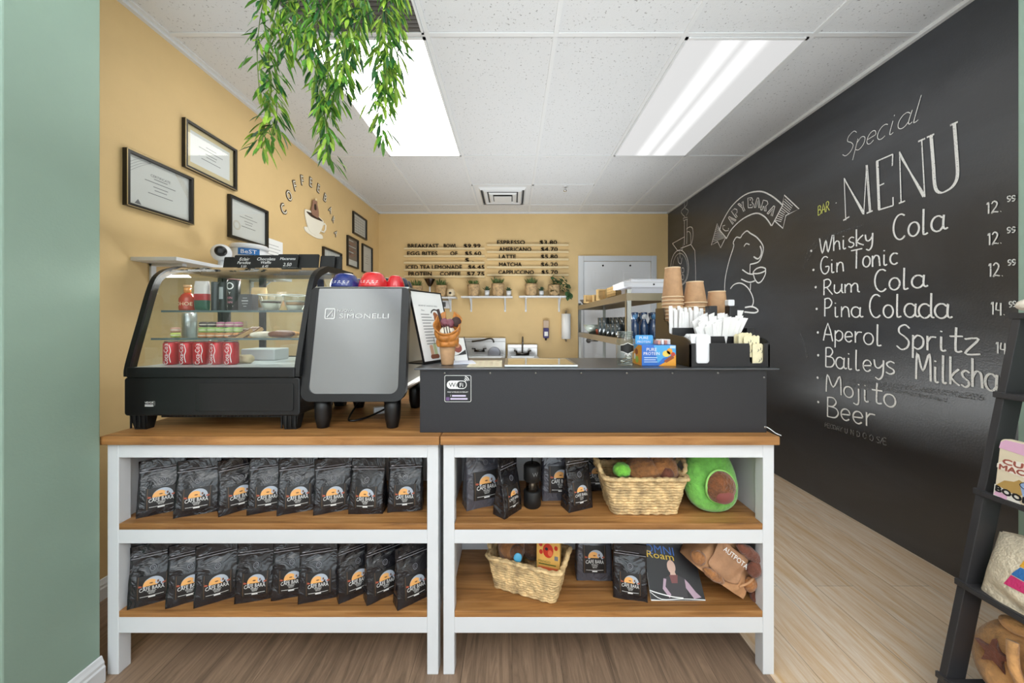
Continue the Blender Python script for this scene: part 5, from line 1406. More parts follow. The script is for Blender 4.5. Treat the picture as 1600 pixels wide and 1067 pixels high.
def bag_meshes(W_, D_, H_, seed, key):
    if key in Bag.cache: return Bag.cache[key]
    yf = bag_front(W_, D_, H_)
    def label_zone(x, z): return abs(x) < W_ * .36 and .1 * H_ < z < .55 * H_
    def pt(u, v):
        z = H_ * v; per = u * 4 % 4
        hw = W_ / 2 * (1 - .02 * math.sin(PI * v))
        side = per - int(per); k = int(per)
        wob = noise.noise((u * 7 + seed, v * 6, seed)) * .0035
        fold = noise.noise((u * 16 + seed, v * 3.5 + seed, 3)) * .0022
        if v > .78: wob, fold = wob * .6 + .004 * math.sin(u * 9 + seed) * (v - .78) * 4, fold * .3
        yb_ = (D_ / 2) * max(.06, 1 - (v / .74) ** 1.5) if v < .74 else .004
        if k == 0:      # front
            x = -hw + 2 * hw * side; y = yf(x, z)
            if not label_zone(x, z): y += wob + fold
            else: y += wob * .1
            return (x, y, z)
        if k == 1:
            a, b = yf(hw, z), yb_; x = hw - .55 * (b - a) * .5 * math.sin(PI * side) * min(1, v * 3) * .5; return (x, a + (b - a) * side, z)
        if k == 2:
            x = hw - 2 * hw * side; return (x, yb_ + (wob if .05 < v else 0), z)
        a, b = yf(-hw, z), yb_; x = -hw + .55 * (b - a) * .5 * math.sin(PI * side) * min(1, v * 3) * .5
        return (x, b + (a - b) * side, z)
    m = MB(); m.grid(pt, 64, 26, 0, True)
    m.add([pt(k / 64, 0) for k in range(64)], [tuple(reversed(range(64)))]); 
    # bottom seal fin
    body = m.build('bag_body', FOIL)
    q = lambda d: (lambda x, z: (x, yf(x, z) - d, z))
    # label print
    m = MB(); f0, f1, f2, f3 = q(.0007), q(.0012), q(.0017), q(.0022)
    lw_, z0, z1 = W_ * .33, H_ * .12, H_ * .50
    def gridshape(x0, x1, za, zb, f, i): m.grid(lambda u, v: f(x0 + (x1 - x0) * u, za + (zb - za) * v), 8, 8, i)
    gridshape(-lw_, lw_, z0, z1, f0, 0)
    for s_ in (-1, 1): m.ribbon([(s_ * lw_ * .86, z0 + (z1 - z0) * k / 6) for k in range(7)], .0009, f1, 4)
    cx, cz, R1 = 0, H_ * .345, W_ * .2
    def fan(pts, f, i):
        c = (sum(p[0] for p in pts) / len(pts), sum(p[1] for p in pts) / len(pts))
        m.add([f(*c)] + [f(*p) for p in pts], [(0, k + 1, (k + 1) % len(pts) + 1) for k in range(len(pts))], i)
    fan(circle(cx + .004, cz, R1 * 1.05, R1 * .98, 24, -.25, PI + .25), f1, 2)
    fan(circle(cx + .005, cz + .001, R1 * .88, R1 * .82, 24, -.2, PI + .2), f2, 1) if False else None
    fan(circle(cx - R1 * .16, cz + R1 * .02, R1 * .74, R1 * .74, 22, -.12, PI + .12), f2, 1)
    fan(circle(cx + R1 * .55, cz + R1 * .3, R1 * .22, R1 * .3, 12), f2, 2)
    fan(circle(cx + R1 * .62, cz + R1 * .34, R1 * .1, R1 * .16, 10), f3, 3)
    fan(circle(cx - R1 * .05, cz + R1 * .28, R1 * .2, R1 * .07, 10), f3, 3)
    for s_ in (-1, 1):
        fan(circle(cx + s_ * R1 * 1.2, cz - R1 * .02, R1 * .2, R1 * .12, 8), f1, 5)
        m.ribbon([(cx + s_ * R1 * 1.0, cz - R1 * .1), (cx + s_ * R1 * 1.45, cz + R1 * .22)], .0016, f1, 3)
    m.text('CAFE BARA', W_ * .135, lambda x, y: f2(x, y + H_ * .268 - .0006 * (x / W_ * 10) ** 2), 'c', 6, squeeze=W_ * .5)
    m.text('SPECIALTY', W_ * .04, lambda x, y: f1(x, y + H_ * .241), 'c', 6); m.text('COFFEE', W_ * .045, lambda x, y: f1(x, y + H_ * .219), 'c', 6); m.text('BEANS', W_ * .04, lambda x, y: f1(x, y + H_ * .198), 'c', 6)
    m.ribbon([(-W_ * .24 + W_ * .48 * k / 6, H_ * .165) for k in range(7)], .0014, f1, 6); m.ribbon([(-W_ * .07, H_ * .148), (0, H_ * .148), (W_ * .07, H_ * .148)], .0045, f1, 6)
    label = m.build('bag_label', [LBLK, LORG, LGRY, LDK, LGD, LRED, WTEXT], normals=False)
    m = MB(); fz = q(.0028)
    m.ribbon([(-W_ * .47 + W_ * .94 * k / 10, H_ * .80) for k in range(11)], .0022, fz); m.ribbon([(-W_ * .43 + W_ * .7 * k / 8, H_ * .845) for k in range(9)], .0013, fz)
    m.shape(circle(-W_ * .38, H_ * .846, W_ * .04, .0022, 10), q(.0031))
    zip_ = m.build('tear_strip', ZIPM, normals=False)
    m = MB(); fv = q(.0035)
    c_ = circle(0, H_ * .615, .0085, n=18); m.ribbon(c_ + [c_[0]], .0018, fv); c2 = circle(0, H_ * .615, .004, n=12); m.ribbon(c2 + [c2[0]], .001, fv)
    valve = m.build('valve', VALV, normals=False)
    Bag.cache[key] = [(o.name.split('.')[0], o.data) for o in (body, label, zip_, valve)]
    for o in (body, label, zip_, valve): bpy.data.objects.remove(o)
    return Bag.cache[key]
def bag(label, bl, br, zs, W_=None, D_=.068, H_=.205, group=None, seed=0, foil=None, key=None, yaw=None, lean=0):
    """bl, br: measured bottom corners of the front face on the shelf"""
    def onshelf(p):
        Y = F * (EYE - zs) / (p[1] - 504.0); return Vector(((p[0] - 800) * Y / F, Y))
    a, b = onshelf(bl), onshelf(br)
    if yaw is None: yaw = math.atan2(b.y - a.y, b.x - a.x)
    W_ = W_ or (b - a).length
    d = Vector((math.cos(yaw), math.sin(yaw))); n_ = Vector((-d.y, d.x))
    c = a + d * W_ / 2 + n_ * D_ / 2
    t = thing('coffee_bag', label, 'coffee bag', (c.x, c.y, zs + .0005), yaw, group)
    key = key or (round(W_, 3), D_, H_, seed)
    for nm, me in bag_meshes(W_, D_, H_, seed, key):
        o = bpy.data.objects.new(nm, me); COL.objects.link(o); o.parent = t
        if foil and nm == 'bag_body':
            o.data = me.copy(); o.data.materials[0] = foil
    return t
ORD = ['first', 'second', 'third', 'fourth', 'fifth', 'sixth', 'seventh', 'eighth', 'ninth']
UP = [((212, 811), (272, 798)), ((270, 811), (337, 799)), ((341, 808.5), (387, 795)), ((385, 806), (439, 796)), ((432, 807), (492, 795.5)), ((489, 806), (544, 796)), ((544, 803.5), (597, 803)), ((605, 801.5), (657, 797.5))]
LO = [((198, 953.5), (257, 938)), ((258, 952), (301, 939.5)), ((302, 951.5), (365, 933)), ((365.5, 944.5), (425, 935)), ((423, 939.5), (464, 932)), ((465, 945), (523, 933.5)), ((529, 944.5), (569, 927)), ((573, 947), (612, 929)), ((621, 955), (666, 933))]
for k, (a, b) in enumerate(UP):
    bag('black coffee bag, %s counting from the green pillar, upper island shelf' % ORD[k], a, b, .536, W_=.136 if k < 6 else .128, group='coffee bags on the upper island shelf', seed=k % 3 * 5 + 1, key=('std' if k < 6 else 'slim', k % 3), H_=.196)
for k, (a, b) in enumerate(LO):
    bag('black coffee bag, %s counting from the green pillar, bottom island shelf' % ORD[k], a, b, .225, W_=.136, group='coffee bags on the bottom island shelf', D_=.05, seed=k % 3 * 5 + 2, key=('lo', k % 3), H_=.208)
Z1, Z2 = .536, .225
bag('large grey-sheened coffee bag in the corner behind the small angled black bag', (729, 799), (769, 790), Z1, W_=.16, D_=.06, H_=.275, seed=4, foil=FOILG)
bag('small black coffee bag turned sideways at the front of the upper shelf', (788, 812), (815, 795), Z1, D_=.057, H_=.215, seed=7)
bag('upright black coffee bag standing next to the woven basket, upper shelf', (889, 802), (926, 793), Z1, D_=.06, H_=.215, seed=9)
bag('large grey bag turned away behind the coffee grinder', (847, 783), (900, 783), Z1, W_=.15, D_=.055, H_=.275, seed=12, foil=FOILG, yaw=.05)
bag('black coffee bag mostly hidden behind the upper woven basket', (908, 768), (950, 768), Z1, W_=.14, D_=.06, H_=.22, seed=13, yaw=.1)
bag('tall grey-sheened coffee bag behind the small bag on the bottom shelf', (901, 907), (957, 908), Z2, D_=.055, H_=.275, seed=15, foil=FOILG)
bag('black coffee bag leaning by the magazine on the bottom shelf', (958, 933), (1012, 942), Z2, D_=.05, H_=.195, seed=17)

# ---- hand coffee grinder
t = thing('coffee_grinder', 'black cylindrical hand coffee grinder with a clear middle', 'coffee grinder', (.079, 1.375, Z1 + .0005))
MB().lathe([(.031, 0), (.0335, .004), (.0335, .058), (.031, .062)], 26).build('catch_cup', BLACKM, t)
MB().lathe([(.026, .0625), (.026, .1)], 24, cap0=False, cap1=False).build('clear_middle', glass('smoked_glass', (190, 180, 170), .8), t)
MB().lathe([(.008, .0625), (.014, .07), (.009, .1)], 14).build('burr_shaft', STEEL, t)
m = MB(); m.lathe([(.031, .1005), (.0335, .104), (.0335, .156), (.028, .163)], 26); m.build('hopper', BLACKM, t)
m = MB(); m.tube([(0, 0, .163), (0, 0, .196), (.002, 0, .21)], .003, 8); m.build('crank_shaft', CHROME, t)
m = MB(); m.text('W', .022, lambda x, y: (.0338 * math.sin(x / .0338 + .3), -.0338 * math.cos(x / .0338 + .3), y + .125), 'c'); m.build('brand_print', GREYP, t, normals=False)

# ---- woven baskets
WIK = mat('seagrass', (214, 180, 132), .75, var=.28, vscale=26, bump=.5, bscale=120)
def basket(label, loc, rz, W_, D_, H_, taper=.84, seed=0, hand=(True, True)):
    t = thing('woven_basket', label, 'basket', loc, rz, 'woven seagrass baskets')
    rd = random.Random(seed)
    m = MB(); n = 13
    def loop(z, k, grow=0, N=110):
        f_ = taper + (1 - taper) * z / H_
        w_, d_ = W_ / 2 * f_ + grow, D_ / 2 * f_ + grow; r = .022
        base = rrect(-w_, w_, -d_, d_, r, 5)
        # resample evenly
        P_ = [Vector(p) for p in base] + [Vector(base[0])]
        L_ = [0]
        for a in range(len(P_) - 1): L_.append(L_[-1] + (P_[a + 1] - P_[a]).length)
        pts = []
        for a in range(N):
            s_ = L_[-1] * a / N; j = 0
            while L_[j + 1] < s_: j += 1
            q = P_[j].lerp(P_[j + 1], (s_ - L_[j]) / max(1e-9, L_[j + 1] - L_[j]))
            ph = s_ * 190
            q3_ = Vector((q.x, q.y, z)) + Vector((noise.noise((a * .35, k * 3.1 + seed, 0)), noise.noise((a * .35, k * 3.1 + seed, 5)), noise.noise((a * .3, k * 2.3 + seed, 9)))) * .0028
            pts.append(q3_)
        return pts, L_[-1]
    for k in range(n):
        z = .006 + (H_ - .012) * k / (n - 1)
        pts, L_ = loop(z, k)
        fine = k in (4, 5, 6)
        rs = [.0062 * (1 + (.28 if fine else .16) * math.sin(a * (2.1 if fine else 1.1) + k) + .15 * noise.noise((a * .8, k, seed))) for a in range(len(pts))]
        m.tube(pts, rs, 7, True)
    m.build('woven_wall', WIK, t)
    m = MB()
    for g in (0, .007):
        pts, L_ = loop(H_, 31 + g, g); m.tube(pts, [.0066 * (1 + .22 * math.sin(a * 1.9 + g * 300)) for a in range(len(pts))], 7, True)
    m.build('rim', WIK, t)
    m = MB(); w_, d_ = W_ / 2 * taper - .006, D_ / 2 * taper - .006
    m.box(-w_, w_, -d_, d_, .001, .008); m.build('bottom', WIK, t)
    for s_, on in ((-1, hand[0]), (1, hand[1])):
        if not on: continue
        pts = smoothpts([(s_ * W_ / 2, -.04, H_ - .006), (s_ * (W_ / 2 + .012), -.036, H_ + .02), (s_ * (W_ / 2 + .016), -.018, H_ + .04), (s_ * (W_ / 2 + .016), .018, H_ + .04), (s_ * (W_ / 2 + .012), .036, H_ + .02), (s_ * W_ / 2, .04, H_ - .006)], 6)
        m = MB(); m.tube(pts, [.008 * (1 + .22 * math.sin(a * 1.6)) for a in range(len(pts))], 8)
        m.build('handle', WIK, t)
    return t
basket('woven seagrass basket with plush toys next to the green avocado cushion', (.497, 1.375, Z1 + .0005), .0, .30, .165, .138, .80, 3)
basket('woven seagrass basket standing at an angle on the bottom shelf', (.066, 1.385, Z2 + .0005), -.36, .285, .16, .122, .84, 8)
FUR = mat('brown_plush', (156, 104, 60), .95, var=.2, vscale=34, bump=.9, bscale=90, sheen=.3)
FURD = mat('dark_brown_plush', (104, 66, 40), .95, var=.2, vscale=34, bump=.9, bscale=90, sheen=.3)
FURR = mat('red_brown_plush', (110, 62, 44), .9, var=.15, vscale=40, bump=.6, bscale=90, sheen=.3)
def plush(name, label, loc, parts, group=None, cat='plush toy'):
    t = thing(name, label, cat, loc, 0, group)
    for nm, c, r, mt, sd in parts:
        MB().ell(c, r, 28, 20, min(r) * .12, 2.2 / max(r), seed=sd).build(nm, mt, t)
    return t
plush('plush_toy', 'brown plush animal with dark snout lying in the upper woven basket', (.53, 1.375, Z1 + .022), [('body', (-.02, 0, .115), (.075, .06, .052), FUR, 1), ('head', (.055, -.012, .125), (.055, .045, .052), FUR, 2), ('snout', (.055, -.05, .115), (.026, .014, .03), FURR, 3), ('ear', (.02, .0, .168), (.014, .01, .016), FUR, 4), ('ear', (.085, .0, .168), (.014, .01, .016), FUR, 5)])
plush('plush_ball', 'small lime green plush ball in the upper woven basket', (.42, 1.345, Z1 + .016), [('body', (0, 0, .135), (.033, .03, .028), mat('lime_plush', (128, 206, 72), .9, var=.15, vscale=40, bump=.7, bscale=90, sheen=.3), 6)])
plush('plush_toy', 'brown plush animal with a blue disc in the angled bottom basket', (.0, 1.40, Z2 + .02), [('body', (0, 0, .11), (.055, .05, .055), FUR, 7), ('snout', (.018, -.045, .122), (.026, .02, .026), FURD, 8), ('ear', (-.02, .01, .165), (.014, .01, .015), FUR, 9)])
t = thing('blue_disc', 'shiny light blue disc held by the plush in the bottom basket', 'toy', (.022, 1.332, Z2 + .135)); MB().ell((0, 0, .0), (.016, .006, .019), 18, 12).build('disc', mat('sky_blue_plastic', (92, 178, 220), .2), t)
plush('plush_toy', 'dark brown plush behind the yellow box in the bottom basket', (.08, 1.42, Z2 + .02), [('body', (0, 0, .125), (.045, .04, .075), FURD, 10)])
t = thing('tea_carton', 'yellow carton with a red fruit picture standing in the bottom basket', 'box', (.14, 1.335, Z2 + .072), -.3)
m = MB(); m.box(-.044, .044, -.016, .016, 0, .15, 0); m.build('carton', mat('carton_yellow', (226, 176, 92), .5, var=.06, vscale=30), t, bevel=.001)
m = MB(); q = lambda x, y: (x, -.0166, y); q2 = lambda x, y: (x, -.017, y)
m.shape(circle(0, .098, .02, .027, 18), q, 0); m.shape(circle(.008, .09, .009, .012, 12), q2, 1); m.shape(circle(-.006, .104, .006, .006, 10), q2, 3)
for x, z in ((-.027, .09), (.03, .112), (-.028, .118)): m.shape(circle(x, z, .007, .009, 10), q, 0)
m.text('MANGO', .012, lambda x, y: q(x - .014, y + .052), 'c', 2); m.ribbon([(-.036, .046), (.03, .046)], .004, q, 2); m.shape(rrect(.024, .038, .066, .082, .002), q, 4); m.ribbon([(-.038, .03), (.038, .03)], .012, q, 1)
m.build('front_print', [mat('fruit_red', (198, 52, 36), .45), mat('fruit_light_red', (222, 110, 70), .45), mat('print_green', (84, 106, 44), .5), PRINT, GREYP], t, normals=False)

# ---- avocado cushion
AVG = mat('avocado_plush', (112, 180, 78), .95, var=.14, vscale=30, bump=.7, bscale=80, sheen=.4)
t = thing('avocado_cushion', 'green plush avocado cushion with a brown pit', 'cushion', (.765, 1.345, Z1 + .0005), .05)
def avo(u, v):
    a = 2 * PI * u; th = PI * v
    zz = .135 - .135 * math.cos(th)
    tt = zz / .27
    wr = (.108 * math.sin(PI * min(1, tt * .86) ** .72) ** .75 if tt < .98 else .01)
    wr = .112 * (math.sin(th) ** .8) * (1.12 - .52 * tt)
    d = .056 * (math.sin(th) ** .7) * (1.1 - .4 * tt)
    nz = .003 * noise.noise((math.cos(a) * 3, math.sin(a) * 3, zz * 30))
    return (wr * math.cos(a) * (1 + nz * 5), -.005 + d * math.copysign(abs(math.sin(a)) ** .8, math.sin(a)) + tt * .05, zz)
m = MB(); m.grid(avo, 44, 30, 0, True); m.build('body', AVG, t)
m = MB(); m.ell((.0, -.05, .108), (.054, .034, .058), 28, 18, .003, 40); m.build('pit', mat('pit_brown_plush', (120, 72, 40), .95, var=.25, vscale=60, bump=.9, bscale=110, sheen=.3), t)
m = MB(); m.ell((.002, -.066, .086), (.037, .022, .031), 22, 14); m.build('muzzle', mat('muzzle_maroon', (128, 62, 56), .7, sheen=.3), t)
m = MB(); m.tube([(.055 * math.cos(a * PI / 16), -.052 + .01 * abs(math.sin(a * PI / 16)), .108 + .059 * math.sin(a * PI / 16)) for a in range(32)], .004, 8, True); m.build('pit_seam', mat('avocado_inner', (150, 208, 110), .9), t)

# ---- magazine
t = thing('magazine', 'dark magazine with blue and yellow title leaning on the bottom shelf', 'magazine', (.513, 1.297, Z2 + .0005), .0)
uv = lambda x, y: (x * (1 - .25 * y), .085 * (y / .166), y * .93)
m = MB(); vs = [(x, yy + o, z) for o in (0, .004) for x, yy, z in (uv(0, .0), uv(.2, .0), uv(.2, .166), uv(-.001, .166))]
m.add(vs, [(0, 1, 2, 3), (7, 6, 5, 4), (0, 4, 5, 1), (1, 5, 6, 2), (2, 6, 7, 3), (3, 7, 4, 0)], 0)
m.build('pages', PAPER, t)
m = MB(); q = lambda d: (lambda x, y: (uv(x, y)[0], uv(x, y)[1] - d, uv(x, y)[2]))
m.shape([(.0, .004), (.06, .001), (.2, .0012), (.2, .166), (0, .166)], q(.0006), 0)
m.text('QMNI', .036, lambda x, y: q(.0011)(x + .062, y + .138 - x * .12), 'c', 1, squeeze=.115); m.text('Roam', .030, lambda x, y: q(.0014)(x + .062, y + .122 - x * .12), 'c', 2, squeeze=.105)
m.shape(circle(.098, .098, .016, .02, 16), q(.0011), 3); m.shape([(.09, .082), (.108, .082), (.112, .07), (.088, .07)], q(.0012), 3)
m.shape([(.062, .064), (.09, .074), (.114, .074), (.142, .062), (.138, .01), (.07, .01)], q(.0009), 4)
m.shape([(.084, .074), (.116, .074), (.11, .05), (.088, .05)], q(.0013), 5)
m.shape([(.06, .064), (.07, .062), (.062, .04), (.078, .018), (.07, .008), (.05, .034)], q(.0011), 6); m.shape([(.14, .062), (.152, .05), (.172, .024), (.188, .01), (.16, .006), (.138, .036)], q(.0011), 6)
m.ribbon(smoothpts([(.0, .03), (.03, .022), (.08, .012), (.12, .008)], 5), .003, q(.0016), 7)
m.ribbon(smoothpts([(.0, .026), (.04, .005), (.12, .006), (.2, .003)], 4), .002, q(.0015), 7)
m.build('cover_print', [mat('cover_black', (28, 27, 30), .3), mat('title_blue', (58, 110, 196), .4), mat('title_yellow', (226, 190, 60), .4), mat('portrait_skin', (206, 172, 156), .5), mat('portrait_dark', (52, 48, 52), .4), mat('portrait_rust', (120, 70, 70), .5), mat('portrait_pale', (176, 150, 166), .5), PAPER], t, normals=False)

# ---- tan crumpled bag with plush and a tail
KB = mat('tan_bag_cloth', (186, 138, 98), .8, var=.1, vscale=14, bump=.4, bscale=30)
t = thing('tan_bag', 'crumpled tan bag with white lettering and plush poking out, bottom shelf', 'bag', (.752, 1.335, Z2 + .071), .0)
t.rotation_euler = (math.radians(-8), math.radians(35), 0)
def crump(u, v):
    a = 2 * PI * u
    ca, sa = math.cos(a), math.sin(a)
    k = math.copysign(abs(ca) ** .45, ca), math.copysign(abs(sa) ** .55, sa)
    w_, d_ = .12 * (1 - .08 * v), .06 * (1 - .25 * v)
    x, y, z = w_ * (1 - .2 * v) * k[0], d_ * k[1], .165 * v
    f_ = noise.noise((x * 18, y * 18 + 4, z * 14)) * .009 + abs(noise.noise((x * 34, y * 30, z * 26 + 9))) * .008
    return (x + f_ * k[0], y + f_ * k[1] * 1.4, z + .006 * noise.noise((u * 8, 0, 3)) * v)
m = MB(); m.grid(crump, 72, 34, 0, True); m.add([crump(k / 72, 0) for k in range(72)], [tuple(range(72))])
m.build('bag_body', KB, t)
m = MB()
def flapf(u, v):
    x = -.085 + .13 * u - .006 * v; z = .035 + .115 * v - .02 * math.sin(PI * u)
    return (x, -.072 - .007 * math.sin(PI * u) * math.sin(PI * v) - .006 * noise.noise((u * 4, v * 4, 2)), z)
m.grid(flapf, 18, 18); o_ = m.build('front_flap', mat('tan_flap_cloth', (170, 128, 96), .8, var=.1, vscale=14, bump=.4, bscale=40), t, normals=False)
sd = o_.modifiers.new('thick', 'SOLIDIFY'); sd.thickness = .003
m = MB()
m.text('AUTPOTA', .026, lambda x, y: (x * .9 - .02, -.0865 - .002 * math.sin(x * 30), y * .95 + .1 - x * .08), 'c', 0, squeeze=.115)
m.build('lettering', WTEXT, t, normals=False)
for k, (c, r, mt) in enumerate((((-.11, -.05, .03), (.03, .022, .024), FUR), ((-.05, -.075, .012), (.045, .016, .017), FUR), ((.02, -.08, .15), (.055, .018, .02), FURR), ((.065, -.08, .115), (.026, .018, .03), FURR), ((.1, -.055, .06), (.024, .018, .028), FUR))):
    MB().ell(c, r, 20, 14, .003, 60, seed=k).build('plush_limb', mt, t)
for a in (((.055, -.07, .03), (.075, -.078, .07), (.09, -.06, .12), (.08, -.02, .16)), ((.11, -.04, .05), (.115, -.02, .09), (.105, 0, .13), (.09, .02, .16))):
    MB().tube(smoothpts(a, 6), [.004] * 19, 6).build('strap', KB, t)
t = thing('plush_tail', 'dark brown plush tail end lying on the shelf beside the island leg', 'plush toy', (.895, 1.30, Z2 + .0005)); m = MB(); m.M = Matrix.Rotation(.5, 4, 'Y') @ Matrix.Rotation(-.3, 4, 'X')
m.ell((0, 0, .026), (.02, .022, .034), 20, 14, .002, 60); m.build('body', FURR, t)
# ================================================================ back wall: letter rails, shelves, plants, sinks
KY = YB / F
RAIL = mat('pale_birch', (226, 204, 160), .5)
LETT = mat('letter_black', (34, 26, 22), .5)
def bw(px, py, Y=YB): return ((px - 800) * Y / F, EYE - (py - 504) * Y / F)
RL = [(632, 757.5, 388, [('BREAKFAST', 638, 686), ('BOWL', 694, 714), ('$9.99', 725, 751)], 'BREAKFAST BOWL'), (632, 757.5, 399.8, [('EGG BITES', 637, 684), ('OF', 704, 715), ('$5.60', 727, 752)], 'EGG BITES'),
      (632, 757.5, 410, [('$ .', 727, 740)], 'only a dollar sign'), (632, 758, 421, [('ICED TEA LEMONADE', 635, 722), ('$6.45', 732, 757)], 'ICED TEA LEMONADE'), (632, 758, 431.5, [('PROTEIN', 639, 675), ('COFFEE', 688, 720), ('$7.75', 730, 757)], 'PROTEIN COFFEE'),
      (761, 888, 382.5, [('ESPRESSO', 777, 820), ('$3.80', 843, 870)], 'ESPRESSO'), (761, 888, 393.3, [('AMERICANO', 780, 830), ('$4.70', 845, 871)], 'AMERICANO'), (761, 888, 404.8, [('LATTE', 780, 806), ('$5.80', 845, 871)], 'LATTE'),
      (761, 888, 417, [('MATCHA', 780, 815), ('$6.20', 845, 871)], 'MATCHA'), (761, 888, 429, [('CAPPUCCINO', 779, 834), ('$5.70', 846, 871)], 'CAPPUCCINO')]
for x0, x1, y, words_, nm in RL:
    (a, z), (b, _) = bw(x0, y), bw(x1, y)
    t = thing('letter_rail', 'pale wooden letter rail on the back wall reading ' + nm if 'only' not in nm else 'nearly empty pale letter rail holding only a dollar sign', 'menu rail', (a, YB, z), group='menu letter rails')
    m = MB(); m.box(0, b - a, -.03, -.001, -.022, 0); m.box(0, b - a, -.03, -.026, 0, .006); m.build('rail', RAIL, t, bevel=.0015)
    for tx, p0, p1 in words_:
        m = MB(); xa, xb = bw(p0, y)[0] - a, bw(p1, y)[0] - a
        for o_ in (-.022, -.018):
            m.text(tx, .076, lambda x, yy, xa=xa, o_=o_: (xa + x, o_, yy * 1.0 + .004), 'l', squeeze=xb - xa, bold=.0022 if o_ == -.022 else 0)
        m.build('price_lettering' if '$' in tx else 'word_lettering', LETT, t, normals=False)
def wshelf(label, px0, px1, py, brk, bot):
    Yf = 4.74; a = (px0 - 800) * Yf / F; b = (px1 - 800) * Yf / F; z = EYE - (py - 504) * Yf / F
    t = thing('wall_shelf', label, 'shelf', (a, YB, z), group='white plant shelves on the back wall')
    MB().box(0, b - a, -(YB - Yf), -.001, -.022, 0).build('board', WHITE, t, bevel=.002)
    for px in brk:
        x = (px - 800) * 4.8 / F - a; zb_ = EYE - (bot - 504) * 4.85 / F - z
        m = MB(); m.box(x - .012, x + .012, -.012, -.001, zb_, -.0225); m.box(x - .010, x + .010, -(YB - Yf) + .02, -.012, -.034, -.0225)
        m.tube(smoothpts([(x, -.012, zb_ + .03), (x, -.05, -.12), (x, -.13, -.035)], 5), .007, 6); m.build('bracket', WHITE, t)
    return z
zs_ = wshelf('white plant shelf behind the menu poster, with a dripper and a small jar', 600, 712, 463.5, (702,), 487)
wshelf('white plant shelf in the middle of the back wall', 720, 801, 462.5, (735, 789), 487)
wshelf('white plant shelf on the back wall nearest the door', 811, 890, 462, (822, 875), 487)
BUR = mat('burlap_pot', (186, 156, 116), .85, var=.2, vscale=30, bump=.5, bscale=90)
GRS = mat('grass_green', (84, 104, 52), .7, var=.25, vscale=12); SUC = mat('succulent_green', (62, 92, 62), .6, var=.2, vscale=14); SOIL = mat('soil', (52, 40, 30), .9)
RB = random.Random(21)
def leafblade(m, base, d, L_, w_, droop, i=None, fold=.15):
    d = d.normalized(); s_ = d.cross(Vector((0, 0, 1)))
    if s_.length < 1e-3: s_ = Vector((1, 0, 0))
    s_.normalize(); up = s_.cross(d)
    vs = []; 
    for k, (t_, ww) in enumerate(((0, .12), (.3, .85), (.6, .9), (.85, .45), (1, .0))):
        c = base + d * L_ * t_ + Vector((0, 0, -1)) * droop * L_ * t_ * t_
        vs += [c - s_ * w_ / 2 * ww + up * w_ * fold * ww, c, c + s_ * w_ / 2 * ww + up * w_ * fold * ww]
    fs = []
    for k in range(4): fs += [(3 * k, 3 * k + 1, 3 * k + 4, 3 * k + 3), (3 * k + 1, 3 * k + 2, 3 * k + 5, 3 * k + 4)]
    m.add(vs, fs, i)
def sz(py, Y=4.82): return EYE - (py - 504) * Y / F
def pot_grass(px, w_px, ytop, yleaf, label, shelfz, Y=4.82):
    x = (px - 800) * Y / F; r = w_px / 2 * Y / F; h = sz(ytop, Y) - shelfz
    t = thing('potted_plant', label, 'potted plant', (x, Y, shelfz + .0005), group='grass plants in burlap pots')
    MB().lathe([(r * .8, 0), (r * .86, .01), (r, h * .86), (r * 1.03, h * .88), (r, h), (r * .9, h), (r * .88, h - .02)], 22).build('pot', BUR, t)
    MB().lathe([(r * .88, h - .024), (r * .88, h - .02)], 16).build('soil', SOIL, t)
    m = MB(); H_ = sz(yleaf, Y) - sz(ytop, Y)
    for k in range(46):
        a = RB.uniform(0, 2 * PI); rr = r * .7 * math.sqrt(RB.random()); tilt = RB.uniform(.1, .75)
        leafblade(m, Vector((rr * math.cos(a), rr * math.sin(a), h - .02)), Vector((math.cos(a) * tilt, math.sin(a) * tilt, 1)), (H_ + .03) * RB.uniform(.7, 1.15), .016, .1)
    m.build('leaves', GRS, t, normals=False)
def pot_succ(px, label, shelfz, yt=454, yl=446, Y=4.80):
    x = (px - 800) * Y / F; r = .036; h = sz(yt, Y) - shelfz
    t = thing('potted_succulent', label, 'potted plant', (x, Y, shelfz + .0005), group='small succulents in white pots')
    MB().lathe([(r * .78, 0), (r, h), (r * .9, h), (r * .88, h - .01)], 20).build('pot', WHITE, t)
    m = MB()
    for k in range(26):
        a = RB.uniform(0, 2 * PI); tilt = RB.uniform(.2, 1.4)
        leafblade(m, Vector((0, 0, h - .012)), Vector((math.cos(a) * tilt, math.sin(a) * tilt, 1)), (sz(yl, Y) - sz(yt, Y) + .02) * RB.uniform(.7, 1.1), .026, .1)
    m.build('leaves', SUC, t, normals=False)
ZSH = [EYE - (y - 504) * 4.74 / F for y in (463.5, 462.5, 462)]
pot_grass(651, 18, 447, 437, 'grass plant in a burlap pot behind the espresso machine cups', ZSH[0])
pot_grass(689, 18, 446, 436, 'grass plant in a burlap pot between the dripper and the small jar', ZSH[0])
pot_grass(740, 19, 444.5, 436, 'grass plant in a burlap pot above the larger sink', ZSH[1])
pot_grass(778, 20, 443.5, 433.5, 'grass plant in a burlap pot between two small succulents', ZSH[1])
pot_grass(830, 19.5, 443.5, 434, 'grass plant in a burlap pot on the shelf with the trailing plant', ZSH[2])
pot_succ(761, 'succulent in a white pot between the two big burlap pots', ZSH[1])
pot_succ(795, 'succulent in a white pot at the shelf end by the gap', ZSH[1], 454.5, 448)
pot_succ(846, 'succulent in a white pot next to the trailing plant', ZSH[2], 454.5, 447)
